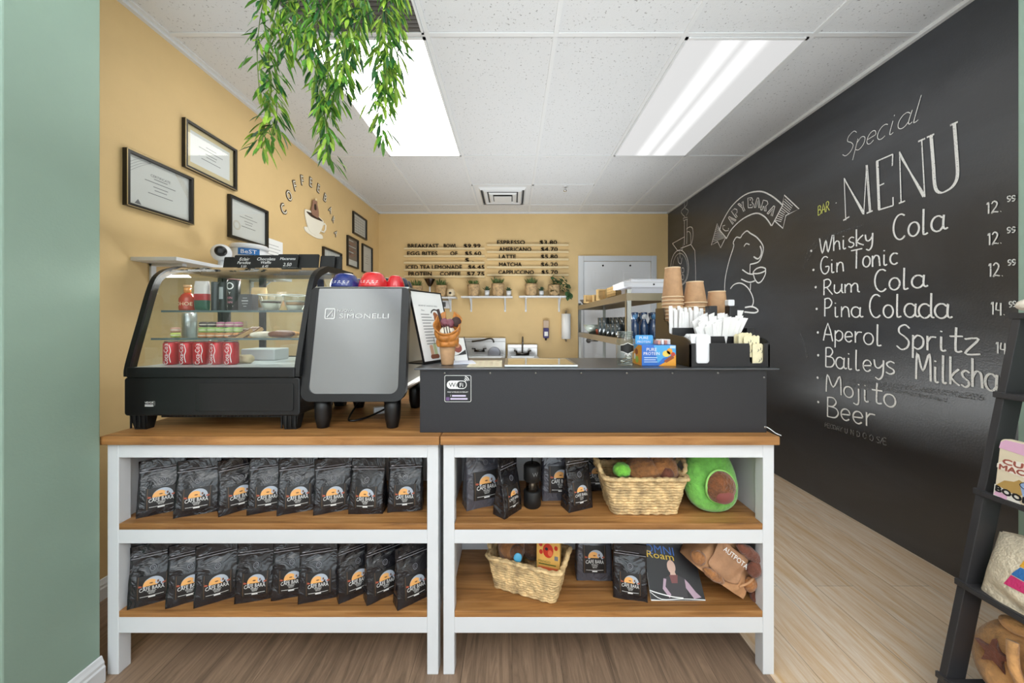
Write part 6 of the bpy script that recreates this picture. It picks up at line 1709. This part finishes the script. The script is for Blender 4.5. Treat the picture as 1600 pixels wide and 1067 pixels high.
# trailing plant
Y = 4.82; x = (866 - 800) * Y / F
t = thing('trailing_plant', 'leafy trailing plant in a burlap pot at the door end of the shelf', 'potted plant', (x, Y, ZSH[2] + .0005))
r, h = .085, sz(445, Y) - ZSH[2]
MB().lathe([(r * .8, 0), (r, h * .9), (r, h), (r * .88, h - .02)], 22).build('pot', BUR, t)
m = MB(); ms_ = MB()
for k in range(64):
    u = RB.random(); a = RB.uniform(-.6 * PI, .25 * PI)
    base = Vector((RB.uniform(-.06, .19), RB.uniform(-.12, .03), h + RB.uniform(-.1, .11)))
    if base.x > .09: base.z -= (base.x - .09) * .9
    leafblade(m, base, Vector((math.cos(a), -abs(math.sin(a)) - .3, RB.uniform(-.9, .2))), RB.uniform(.05, .075), RB.uniform(.04, .052), .3, fold=.08)
for k in range(6):
    leafblade(m, Vector((.19 + RB.uniform(-.03, .03), -.09, .06 - k * .012)), Vector((RB.uniform(-.4, .4), -.5, -1)), .07, .05, .2, fold=.08)
for a in (((0, 0, h - .02), (.08, -.06, h + .06), (.16, -.09, h - .02), (.2, -.09, .03)), ((0, 0, h - .02), (-.03, -.03, h + .1), (-.01, -.06, h + .13)), ((0, 0, h - .02), (.06, -.08, h + .03), (.1, -.1, h - .08))): ms_.tube(smoothpts(a, 5), .004, 5)
m.build('leaves', mat('pothos_green', (56, 92, 54), .45, var=.3, vscale=18), t, normals=False); ms_.build('stem', mat('pothos_stem', (96, 120, 70), .6), t)
# dripper and jar
t = thing('pour_over_dripper', 'dark steel coffee dripper on a thin stand between grass pots', 'coffee dripper', ((671.5 - 800) * 4.8 / F, 4.80, ZSH[0] + .0005))
hz = sz(448, 4.8) - ZSH[0]
MB().lathe([(.012, hz), (.03, hz + .02), (.072, hz + .1), (.074, hz + .104), (.07, hz + .104)], 24, cap1=False).build('cone', mat('dark_steel', (96, 88, 82), .25, 1), t)
m = MB(); m.lathe([(.05, 0), (.05, .008)], 20); m.lathe([(.012, .008), (.012, hz)], 12); m.build('stand', WHITE, t)
t = thing('glass_jar', 'small round glass jar with a dark spot at the shelf end', 'jar', ((704.5 - 800) * 4.8 / F, 4.80, ZSH[0] + .0005))
MB().lathe([(.04, 0), (.056, .02), (.058, .07), (.045, .095), (.046, .105)], 22).build('jar_body', mat('jar_cream', (222, 204, 172), .2), t)
m = MB(); m.shape(circle(0, .05, .018, .016, 12), lambda x, y: (x, -.0605, y)); m.build('dark_spot', PRINT, t, normals=False)
t = thing('wall_thermostat', 'small white wall device hanging under the dripper shelf', 'thermostat', ((697 - 800) * KY, YB, bw(697, 482)[1])); m = MB(); m.prism(rrect(-.062, .062, 0, .11, .012), -.03, -.001, 'y'); m.build('housing', WHITE, t); m = MB(); m.prism(rrect(-.05, -.0, .02, .09, .008), -.032, -.0302, 'y'); m.build('screen', mat('screen_grey', (90, 92, 94), .3), t)
# soap and towel
z0 = bw(852, 528)[1]
t = thing('soap_dispenser', 'wall soap dispenser with purple soap beside the paper towel', 'soap dispenser', ((852.5 - 800) * KY, YB, z0))
m = MB(); m.prism(rrect(-.038, .038, .0, .14, .012), -.08, -.001, 'y'); m.build('soap_tank', mat('soap_purple', (70, 62, 112), .2), t, bevel=.006)
m = MB(); m.prism(rrect(-.038, .038, .141, .245, .012), -.08, -.001, 'y'); m.build('clear_top', mat('cloudy_plastic', (196, 172, 150), .2), t, bevel=.006)
m = MB(); m.box(-.024, .024, -.082, -.0805, .03, .09); m.build('label_print', PAPER, t); MB().lathe([(.012, -.03), (.014, 0)], 12, (0, -.04, 0)).build('nozzle', BLACK, t)
t = thing('paper_towel_roll', 'white paper towel roll on a wall holder near the door', 'paper towel', ((883 - 800) * KY, YB - .085, bw(883, 529)[1] + .0))
MB().lathe([(.02, 0), (.062, .001), (.062, .344), (.02, .345)], 30).build('roll', mat('paper_towel', (244, 243, 240), .9), t)
m = MB(); m.tube([(0, 0, -.02), (0, 0, .375)], .007, 8); m.ell((0, 0, .378), (.014, .014, .014), 12, 8); m.ell((0, 0, -.024), (.012, .012, .014), 12, 8); m.tube([(0, 0, -.012), (0, .084, -.012)], .007, 8); m.tube([(0, 0, .36), (0, .084, .36)], .007, 8); m.build('holder', mat('holder_steel', (150, 142, 128), .35, 1), t)

# ---- hand sinks
SST = mat('sink_steel', (196, 196, 196), .32, .85)
def sink(name, label, px0, px1, ytop, Yf, goose, big):
    x0, x1 = (px0 - 800) * 4.86 / F, (px1 - 800) * 4.86 / F; zt_ = bw(0, ytop, 4.86)[1]
    zr = .80
    t = thing(name, label, 'sink', ((x0 + x1) / 2, YB - .002, 0)); hw_ = (x1 - x0) / 2
    m = MB(); m.box(-hw_, hw_, -.05, -.001, zr - .1, zt_); m.box(-hw_, hw_, -.062, -.05, zt_ - .05, zt_); m.build('backsplash', SST, t, bevel=.004)
    D_ = YB - Yf
    m = MB(); w_ = .04
    m.box(-hw_, hw_, -D_, -D_ + w_, zr - .02, zr); m.box(-hw_, hw_, -.09, -.051, zr - .02, zr); m.box(-hw_, -hw_ + w_, -D_ + w_, -.09, zr - .02, zr); m.box(hw_ - w_, hw_, -D_ + w_, -.09, zr - .02, zr)
    i0, i1, b0, b1 = -hw_ + w_, hw_ - w_, -D_ + w_, -.09
    m.add([(i0, b0, zr - .01), (i1, b0, zr - .01), (i1, b1, zr - .01), (i0, b1, zr - .01), (i0 + .03, b0 + .03, zr - .2), (i1 - .03, b0 + .03, zr - .2), (i1 - .03, b1 - .03, zr - .2), (i0 + .03, b1 - .03, zr - .2)], [(0, 1, 5, 4), (1, 2, 6, 5), (2, 3, 7, 6), (3, 0, 4, 7), (4, 5, 6, 7)])
    m.build('basin', SST, t)
    for sx in (-1, 1):
        for yy in (-D_ + .05, -.12): MB().lathe([(.02, 0), (.02, zr - .021)], 12, (sx * (hw_ - .04), yy, 0)).build('leg', SST, t)
    return t, hw_, zt_
DKC = mat('faucet_dark_chrome', (96, 94, 92), .22, 1)
t, hw_, zt_ = sink('hand_sink', 'larger stainless hand sink with side faucet on the back wall', 700, 790, 528, 4.42, 0, True)
m = MB(); x = (748 - 800) * 4.7 / F - (t.location.x); zc = bw(0, 548, 4.8)[1]
m.tube([(x - .07, -.1, zc), (x + .07, -.1, zc)], .016, 10); m.tube([(x - .05, -.051, zc), (x - .05, -.11, zc)], .012, 8); m.tube([(x + .05, -.051, zc), (x + .05, -.11, zc)], .012, 8)
for sx in (-.05, .05): m.tube([(x + sx, -.11, zc), (x + sx * 1.2, -.13, zc + .03), (x + sx * 1.9, -.15, zc + .035)], .011, 8)
m.tube(smoothpts([(x - .1, -.12, bw(0, 533.5, 4.8)[1]), (x + .05, -.15, bw(0, 531, 4.78)[1]), (x + .15, -.18, bw(0, 528.5, 4.75)[1]), (x + .19, -.19, bw(0, 531, 4.75)[1]), (x + .2, -.19, bw(0, 535, 4.75)[1])], 5), .011, 8)
m.build('faucet', DKC, t)
m = MB(); m.M = Matrix.Translation(((772 - 800) * 4.82 / F - t.location.x, -.0515, bw(0, 552, 4.84)[1])) @ Matrix.Rotation(PI / 2, 4, 'X'); m.lathe([(.09, 0), (.088, .006), (.07, .009)], 28); m.build('round_plate', mat('polished_oval', (170, 172, 184), .35, .4), t)
t, hw_, zt_ = sink('hand_sink', 'smaller stainless hand sink with gooseneck faucet on the back wall', 793, 839.5, 538, 4.5, 1, False)
m = MB(); zc = bw(0, 553, 4.8)[1]; x = 0
m.tube([(-.09, -.1, zc), (.09, -.1, zc)], .018, 10)
for sx in (-1, 1): m.tube([(sx * .075, -.051, zc), (sx * .075, -.1, zc), (sx * .085, -.12, zc + .035), (sx * .11, -.14, zc + .05)], .013, 8)
m.tube(smoothpts([(0, -.1, zc), (0, -.1, zc + .17), (0, -.12, zc + .225), (0, -.17, zc + .23), (0, -.2, zc + .19), (0, -.2, zc + .15)], 6), .0105, 8); m.build('faucet', DKC, t)
m = MB()
for sx in (-.15, .15): m.M = Matrix.Translation((sx, -.0505, bw(0, 560, 4.84)[1])) @ Matrix.Rotation(PI / 2, 4, 'X'); m.lathe([(.012, 0), (.012, .006)], 10)
m.build('screws', PRINT, t)

# ================================================================ stainless storage rack in front of the door
Dn, Df = 2.59, 4.5
rx0 = 179 * Dn / F; rx1 = rx0 + .345
rk = thing('storage_rack', 'stainless steel storage rack in front of the white door', 'storage rack', (rx0, Dn, 0))
wr, lr = rx1 - rx0, Df - Dn
ZU, ZL = EYE + 46 * Dn / F, EYE - 26 * Dn / F
RST = mat('rack_steel', (150, 138, 118), .3, .8)
for x in (0, wr - .035):
    for y in (0, lr - .035):
        m = MB(); m.box(x, x + .035, y, y + .004, 0, ZU + .03); m.box(x if x == 0 else x + .031, x + .004 if x == 0 else x + .035, y, y + .035, 0, ZU + .03); m.build('post', STEEL, rk)
for z in (ZU, ZL, .62, .2):
    m = MB(); m.box(.004, wr - .004, .004, lr - .004, z - .003, z); m.box(-.002, .004, .0, lr, z - .055, z); m.box(wr - .004, wr + .002, 0, lr, z - .055, z); m.box(0, wr, -.002, .004, z - .055, z); m.box(0, wr, lr - .004, lr + .002, z - .055, z)
    m.build('rack_shelf', RST, rk)
def rp(px, Y): return (px - 800) * Y / F
# goods on top
CDB = mat('cardboard', (186, 150, 106), .8, var=.06, vscale=20); WDB = mat('crate_wood', (206, 172, 116), .6, var=.12, vscale=16)
def bxo(name, label, cat, x, y, z, w_, d_, h_, mt, rz=0, bev=.002):
    t = thing(name, label, cat, (x, y, z + .0006), rz); MB().box(-w_ / 2, w_ / 2, -d_ / 2, d_ / 2, 0, h_).build('body', mt, t, bevel=bev); return t
def carton(name, label, x, y, z, w_, d_, h_, mt, rz=0):
    t = thing(name, label, 'box', (x, y, z + .0006), rz)
    MB().box(-w_ / 2, w_ / 2, -d_ / 2, d_ / 2, 0, h_ * .8).build('body', mt, t, bevel=.002)
    m = MB(); m.box(-w_ / 2 - .003, w_ / 2 + .003, -d_ / 2 - .003, d_ / 2 + .003, h_ * .805, h_); m.build('lid', mt, t, bevel=.002); return t
carton('carton', 'pale grey carton at the near end of the rack top', rx0 + .19, 2.74, ZU, .29, .24, .05, mat('carton_pale', (212, 212, 220), .6))
b_ = carton('carton', 'flat white carton with a round hole stacked on the pale grey carton', rx0 + .16, 2.78, ZU + .051, .33, .28, .042, mat('carton_white', (234, 234, 238), .6))
m = MB(); m.shape(circle(.06, .018, .007, n=10), lambda x, y: (x, -.1435, y)); m.build('hole', PRINT, b_, normals=False)
carton('carton', 'thin white carton sagging on top of the rack stack', rx0 + .2, 2.80, ZU + .094, .30, .26, .02, mat('carton_white', (234, 234, 238), .6), .05)
def tray(label, x, y, z, w_, d_, h_):
    t = thing('wood_tray', label, 'tray', (x, y, z + .0006), group='wooden trays on the rack')
    m = MB(); m.box(-w_ / 2, w_ / 2, -d_ / 2, d_ / 2, 0, .006); m.box(-w_ / 2, w_ / 2, -d_ / 2, -d_ / 2 + .008, .006, h_); m.box(-w_ / 2, w_ / 2, d_ / 2 - .008, d_ / 2, .006, h_); m.box(-w_ / 2, -w_ / 2 + .008, -d_ / 2, d_ / 2, .006, h_); m.box(w_ / 2 - .008, w_ / 2, -d_ / 2, d_ / 2, .006, h_); m.build('body', WDB, t)
for k in range(4): tray('shallow wooden tray on the rack, %s from the bottom of its stack' % ('first', 'second', 'third', 'fourth')[k], rx0 + .14, 3.11, ZU + .012 + k * .022, .22, .3, .020)
bxo('dark_case', 'flat dark case under the wooden trays on the rack', 'case', rx0 + .14, 3.11, ZU, .2, .28, .0115, BLACKM)
def frameblock(label, px, Y, h_, w_):
    t = thing('wood_block', label, 'wooden block', (rp(px, Y) + .04, Y, ZU + .0006), group='wooden blocks on the rack top')
    m = MB(); m.box(-w_ / 2, w_ / 2, -.03, .03, 0, .012); m.box(-w_ / 2, w_ / 2, -.03, .03, h_ - .012, h_); m.box(-w_ / 2, -w_ / 2 + .012, -.03, .03, .012, h_ - .012); m.box(w_ / 2 - .012, w_ / 2, -.03, .03, .012, h_ - .012); m.box(-w_ / 2 + .012, w_ / 2 - .012, -.005, .02, .012, h_ - .012); m.build('body', WDB, t)
frameblock('tall wooden block with an opening on the rack top', 933, 3.42, .105, .085)
frameblock('small wooden block beside the tall one on the rack top', 924, 3.65, .07, .05)
frameblock('squat wooden block on the rack top, further along', 914, 3.88, .085, .1)
t = thing('dark_bowl', 'small dark bowl at the far end of the rack top', 'bowl', (rp(909, 4.25) + .05, 4.25, ZU + .0006)); MB().lathe([(.03, 0), (.07, .05), (.072, .056), (.062, .05), (.02, .01)], 22).build('body', mat('bowl_grey', (84, 80, 76), .4), t)
# goods on the lower shelf
t = thing('glass_bowl', 'wide glass bowl at the far end of the rack middle shelf', 'bowl', (rp(923, 3.95) + .03, 3.95, ZL + .0006)); MB().lathe([(.05, 0), (.09, .05), (.11, .1), (.106, .1), (.085, .05), (.046, .006)], 26).build('body', mat('bowl_glass_grey', (150, 158, 150), .15, coat=.5), t)
plushr = thing('red_container', 'small rust red container next to the glass bowl on the rack', 'container', (rp(933, 3.68) + .02, 3.68, ZL + .0006)); MB().lathe([(.03, 0), (.034, .05), (.03, .055)], 18).build('body', mat('rust_red', (150, 70, 50), .5), plushr)
DGL = mat('dark_glass', (52, 62, 66), .1, coat=.8); BGL = mat('blue_glass', (38, 66, 106), .1, coat=.8)
k = 0
for i_, Y in enumerate((3.5, 3.35, 3.2, 3.05, 2.92)):
    for j_, dx in enumerate((.045, .125, .205)):
        t = thing('drinking_glass', 'dark tinted tumbler on the rack, row %d from the bowl, %s column' % (i_ + 1, ('aisle-side', 'middle', 'wall-side')[j_]), 'glass', (rx0 + dx, Y, ZL + .0006), group='dark tinted tumblers on the rack')
        hh_ = .17 if j_ else (.17 if i_ < 2 else .11)
        MB().lathe([(.028, 0), (.034, hh_ * .5), (.036, hh_), (.032, hh_), (.029, hh_ * .5), (.024, .012)], 18).build('body', DGL if j_ < 2 or i_ < 2 else BGL, t)
for k, (px, Y) in enumerate(((992, 2.66), (1006, 2.68), (1021, 2.66), (988, 2.80), (1003, 2.83), (1018, 2.82))):
    t = thing('swing_bottle', 'blue glass bottle on the rack, %s row, %s' % (('front', 'back')[k // 3], ('closest to the post', 'centre', 'furthest from the post')[k % 3]), 'bottle', (rp(px, Y), Y, ZL + .0006), group='blue glass bottles on the rack')
    MB().lathe([(.03, 0), (.033, .01), (.033, .1), (.02, .13), (.014, .15), (.022, .17), (.026, .195), (.022, .2)], 22).build('bottle_body', BGL, t)
    MB().ell((0, -.006, .172), (.02, .022, .028), 16, 12).build('stopper', mat(('stopper_blue', 'stopper_white')[k % 2], ((92, 140, 186), (222, 226, 230))[k % 2], .25), t)
# ================================================================ black ladder shelf at the edge of the view, by the chalkboard
LYf, LYn = 1.12, .66
ld = thing('ladder_shelf', 'black leaning ladder shelf in front of the green pillar', 'shelf', (0, 0, 0))
def lx(z): return 1.358 + .206 * z
LB = mat('ladder_black', (50, 49, 51), .45)
def plank(y0, y1, xf, z0, z1, wd):
    m = MB(); a, b = xf(z0), xf(z1)
    m.add([(a, y0, z0), (a + wd, y0, z0), (b + wd, y0, z1), (b, y0, z1), (a, y1, z0), (a + wd, y1, z0), (b + wd, y1, z1), (b, y1, z1)], [(0, 1, 2, 3), (7, 6, 5, 4), (0, 4, 5, 1), (1, 5, 6, 2), (2, 6, 7, 3), (3, 7, 4, 0)])
    return m
for y in (LYn - .02, LYf):
    plank(y, y + .02, lx, 0, 1.262, .062).build('rail', LB, ld, bevel=.0015)
    plank(y, y + .02, lambda z: 1.735 - .07 * z, 0, 1.26, .04).build('rear_leg', LB, ld, bevel=.0015)
for z in (.118, .419, .712, 1.024, 1.278):
    xf = lx(z) - .012; m = MB()
    xb = 1.735 - .07 * z + .02
    m.box(xf, xb, LYn, LYf - .0005, z - .014, z); m.box(xf + .004, xf + .014, LYn - .03, LYf + .024, z - .016, z + .003)
    m.build('shelf_board', LB, ld, bevel=.0015)
plush('plush_toy', 'brown plush with pale paw sitting on top of the ladder shelf', (1.665, 1.045, 1.279), [('body', (0, 0, .055), (.05, .06, .055), mat('pale_plush', (226, 216, 200), .95, bump=.7, bscale=90, sheen=.3), 31), ('head', (.0, .01, .125), (.055, .062, .042), FUR, 32), ('paw', (-.045, .06, .026), (.028, .022, .018), mat('pale_plush', (226, 216, 200), .95), 33)])
t = thing('red_figurine', 'small red and cream trinket on the second ladder shelf board', 'trinket', (1.60, 1.045, 1.025)); m = MB(); m.ell((0, 0, .02), (.018, .018, .02)); m.ell((0, 0, .048), (.013, .013, .014)); m.build('body', mat('trinket_red', (186, 96, 78), .5), t)
# pink snack pack
t = thing('snack_pack', 'pink cartoon snack pack standing on the ladder shelf', 'snack pack', (1.498, 1.095, .713), -PI / 2)
# local x runs towards the viewer, local -y faces the room, z up
lean = .12
def sp_(x, z, o=0): return (x, lean * z - o, z)
H_, L_ = .178, .30
m = MB()
for i_ in (0,):
    out_ = rrect(0, L_, 0, H_, .012)
    vs = [sp_(x, z, 0) for x, z in out_] + [sp_(x, z, -.022) for x, z in out_]; n = len(out_)
    m.add(vs, [tuple(range(n)), tuple(reversed(range(n, 2 * n)))] + [(k, n + k, n + (k + 1) % n, (k + 1) % n) for k in range(n)])
m.build('pack_body', mat('pack_cream', (228, 214, 186), .4), t, bevel=.003)
m = MB(); q = lambda d: (lambda x, y: sp_(x, y, d))
m.shape([(.0, .148), (.06, .142), (.15, .14), (L_, .14), (L_ - .004, H_ - .002), (.012, H_ - .002), (.002, H_ - .012)], q(.0008), 0)
m.shape([(0, .10), (.02, .118), (.06, .124), (.1, .118), (.16, .122), (L_, .12), (L_, .08), (.1, .078), (.03, .082), (0, .088)], q(.0008), 1)
m.text('CUTIE', .022, lambda x, y: q(.0014)(x + .056, y + .104), 'c', 2, squeeze=.088, bold=.0012); m.text('MACARO', .022, lambda x, y: q(.0014)(x + .06, y + .085), 'c', 2, squeeze=.108, bold=.0012)
m.shape([(0, .03), (.02, .055), (.04, .06), (.05, .07), (.07, .06), (.06, .03), (.04, .012)], q(.0008), 3)
m.shape([(0, .0), (.06, .0), (.05, .022), (.02, .03), (0, .036)], q(.0011), 4); m.shape([(.0, .004), (.03, .0), (.03, .012), (.006, .02)], q(.0013), 0)
m.shape(circle(.115, .058, .062, .018, 26), q(.0014), 5); m.shape([(.053, .056), (.06, .03), (.08, .008), (.15, .006), (.17, .03), (.177, .056)], q(.0012), 5)
e_ = circle(.115, .058, .062, .018, 26); m.ribbon(e_ + [e_[0]], .0018, q(.002), 6); m.shape(circle(.115, .058, .05, .012, 24), q(.0018), 7)
m.shape(circle(.09, .058, .007, .006, 10), q(.0022), 6); m.shape(circle(.135, .058, .007, .006, 10), q(.0022), 6); e_ = circle(.115, .078, .04, .016, 20); m.shape(e_, q(.0015), 5); m.ribbon(e_ + [e_[0]], .0014, q(.002), 6)
m.text('BOOM', .024, lambda x, y: q(.0022)(x + .042, y + .012 - x * .14), 'c', 6, squeeze=.075, bold=.0014)
m.build('front_print', [mat('pack_pink', (226, 178, 206), .4), mat('pack_white', (240, 232, 218), .4), mat('pack_coral', (204, 120, 104), .45), mat('pack_mustard', (186, 150, 84), .45), mat('pack_offwhite', (236, 232, 222), .45), mat('pack_blue', (150, 176, 214), .4), PRINT, mat('pack_beige', (214, 190, 164), .45)], t, normals=False)
# canvas pouch
t = thing('canvas_pouch', 'cream woven canvas pouch with yellow, blue and pink stripes on the ladder shelf', 'pouch', (1.54, .972, .4195), -PI / 2)
t.rotation_euler = (0, 0, -PI / 2 + .12)
CAN = mat('cream_canvas', (222, 208, 182), .9, var=.08, vscale=60, bump=.6, bscale=160)
def cush(u, v):
    x = -.15 + .3 * u; zz = v
    th = .055 * (max(0, math.sin(PI * u)) ** .45) * (max(0, math.sin(PI * (.12 + .86 * v))) ** .6)
    fold = .010 * noise.noise((u * 5, v * 4, 1)) + .006 * math.sin((v * 3 + u * 1.5) * 7) * (1 - v)
    return x * .92, zz * .172 + .014 * math.sin(u * 5) * v, th, fold
m = MB()
m.grid(lambda u, v: (cush(u, v)[0], -cush(u, v)[2] - cush(u, v)[3] * math.sin(PI * u) - .055 + .07 * v, cush(u, v)[1]), 40, 30)
m.grid(lambda u, v: (cush(u, v)[0], cush(u, v)[2] * .8 - .055 + .07 * v + .012, cush(u, v)[1]), 24, 16)
m.grid(lambda u, v: (-.138 + .276 * u, (-cush(u, 0)[2] + cush(u, 0)[3] * 0) * (1 - v) + (cush(u, 0)[2] * .8 + .012) * v - .055, cush(u, 0)[1]), 24, 4)
m.build('pouch_body', CAN, t, normals=False)
m = MB(); cf = lambda d: (lambda u, v: (cush(u, v)[0], -cush(u, v)[2] - cush(u, v)[3] * math.sin(PI * u) - .055 + .07 * v - d, cush(u, v)[1]))
for u0, v0, v1, i_ in ((.27, .64, .84, 0), (.25, .50, .63, 1), (.22, .33, .49, 2)):
    m.grid(lambda u, v: cf(.0012)(u0 + .03 * v + (.95 - u0) * u, v0 + (v1 - v0) * v), 14, 5, i_)
for k in range(9): m.ribbon([(.42 + .05 * k, .30), (.435 + .05 * k, .22)], .008, cf(.0012), 3); m.ribbon([(.44 + .05 * k, .94), (.455 + .05 * k, .87)], .008, cf(.0012), 3)
m.build('stripes', [mat('stripe_yellow', (226, 166, 50), .85, bump=.4, bscale=160), mat('stripe_blue', (48, 110, 172), .85, bump=.4, bscale=160), mat('stripe_pink', (214, 54, 116), .85, bump=.4, bscale=160), mat('thread_black', (36, 34, 36), .8)], t, normals=False)
# brown plush bag with a star
t = thing('star_pouch', 'light brown plush pouch with a dark star patch on the lowest ladder shelf', 'pouch', (1.52, .99, .1185), -PI / 2 + .1)
LBR = mat('caramel_plush', (196, 146, 92), .9, var=.14, vscale=26, bump=.6, bscale=70, sheen=.3)
def cus2(u, v):
    a = 2 * PI * u; th = PI * v
    x = .15 * math.sin(th) ** .6 * math.copysign(abs(math.cos(a)) ** .7, math.cos(a)); y = .07 * math.sin(th) ** .6 * math.copysign(abs(math.sin(a)) ** .8, math.sin(a))
    z = .115 - .115 * math.cos(th)
    f_ = .008 * noise.noise((x * 14, y * 14, z * 14))
    return (x + f_, y - f_ + (z - .1) * .3, z + f_ * .4 if z > .02 else z)
m = MB(); m.grid(cus2, 48, 28, 0, True); m.build('pouch_body', LBR, t)
m = MB(); st_ = []
for k in range(10):
    a = PI / 2 + k * PI / 5; r = .046 if k % 2 == 0 else .02; st_.append((-.075 + r * math.cos(a) * .9, .135 + r * math.sin(a)))
st_ = [(v.x, v.y) for v in smoothpts(st_, 3, True)]
m.prism(st_, -.068, -.055, 'y'); m.build('star_patch', FURR, t)
m = MB(); m.tube(smoothpts([(-.03, -.078, .215), (-.02, -.09, .15), (.005, -.09, .08), (.0, -.085, .02)], 5), .012, 10); m.tube(smoothpts([(.0, -.072, .225), (.02, -.09, .15), (.04, -.09, .08), (.04, -.085, .02)], 5), .01, 10); m.build('piping', LBR, t)
m = MB(); m.ell((.05, -.07, .15), (.028, .02, .03)); m.build('patch', FURR, t)
m = MB(); m.ell((-.06, -.02, .23), (.03, .02, .022)); m.ell((.0, -.0, .24), (.05, .03, .03)); m.build('top_tuft', LBR, t)

# ================================================================ hanging artificial vines
hv = thing('hanging_vines', 'artificial green bamboo-leaf vines hanging from the ceiling grille', 'hanging plant', (-.70, 1.30, ZC))
LF = []
for nm, c in (('vine_leaf_mid', (84, 138, 46)), ('vine_leaf_light', (142, 176, 62)), ('vine_leaf_dark', (40, 92, 44))):
    mm = mat(nm, c, .45, var=.2, vscale=30)
    LF.append(mm)
STM = mat('vine_stem', (92, 112, 52), .6)
m = MB(); m.lathe([(.10, -.19), (.13, -.10), (.135, -.095), (.12, -.1)], 24); m.build('basket', mat('dark_pot', (44, 40, 36), .7), hv)
m = MB()
for a in range(3): m.tube([(.12 * math.cos(a * 2.1), .12 * math.sin(a * 2.1), -.1), (0, 0, -.002)], .0015, 5)
m.build('hanging_wire', BLACK, hv)
RV = random.Random(5)
VP = [([(455, -40), (438, 0), (420, 80), (424, 140), (415, 190), (408, 232)], 1.30, 1.0), ([(470, -40), (450, 10), (436, 70), (432, 130), (432, 185), (424, 215)], 1.33, 1.0), ([(430, -40), (415, -5), (405, 40), (402, 90), (406, 150)], 1.27, .8),
      ([(485, -40), (468, 0), (462, 30), (466, 62)], 1.30, 1.0), ([(480, -40), (478, 20), (450, 60), (455, 85)], 1.36, .9),
      ([(510, -40), (500, 10), (492, 70), (497, 130), (508, 190), (514, 250)], 1.30, 1.1), ([(525, -40), (520, 20), (512, 80), (512, 130), (506, 170), (517, 215)], 1.34, 1.0), ([(540, -40), (545, 20), (541, 70), (536, 110), (530, 135)], 1.28, 1.1),
      ([(530, -40), (505, 20), (486, 50), (482, 100)], 1.26, .9), ([(555, -40), (562, 10), (552, 60), (548, 100), (540, 150)], 1.37, .8), ([(560, -40), (570, 0), (560, 40), (555, 78)], 1.30, 1.0), ([(520, -40), (535, 30), (528, 90), (524, 140), (518, 165)], 1.31, 1.0),
      ([(610, -40), (604, 10), (606, 70), (603, 120), (598, 170), (598, 212)], 1.30, 1.0), ([(600, -40), (598, 20), (592, 70), (590, 120), (586, 165)], 1.27, .9), ([(615, -40), (616, 20), (614, 70), (612, 110), (616, 145)], 1.33, 1.0), ([(625, -40), (622, 20), (624, 60), (618, 100)], 1.36, .8)]
for pts, Y, dens in VP:
    m = MB()
    w = [P(px, py, Y) - Vector((-.70, 1.30, ZC)) for px, py in pts]
    w = [Vector((w[0].x * .55, 0.0, -.12))] + w if True else w
    w[1].y *= .5
    path = smoothpts(w, 7)
    m.tube(path, .0016, 5, i=0)
    L_ = sum((path[k + 1] - path[k]).length for k in range(len(path) - 1))
    nL = int(L_ / .0062 * dens)
    for k in range(nL):
        s_ = (k + RV.random()) / nL * (len(path) - 1); j = min(len(path) - 2, int(s_)); p = path[j].lerp(path[j + 1], s_ - j)
        if p.z > -.14: continue
        a = RV.uniform(0, 2 * PI); out_ = RV.uniform(.25, .95)
        d = Vector((math.cos(a) * out_, math.sin(a) * out_, -RV.uniform(.5, 1.0)))
        tw = p + Vector((math.cos(a), math.sin(a), -.3)) * RV.uniform(.0, .03)
        leafblade(m, tw, d, RV.uniform(.046, .072), RV.uniform(.012, .0175), RV.uniform(.0, .25), RV.choice((1, 1, 2, 2, 3)), fold=.18)
    m.build('vine', [STM] + LF, hv, normals=False)
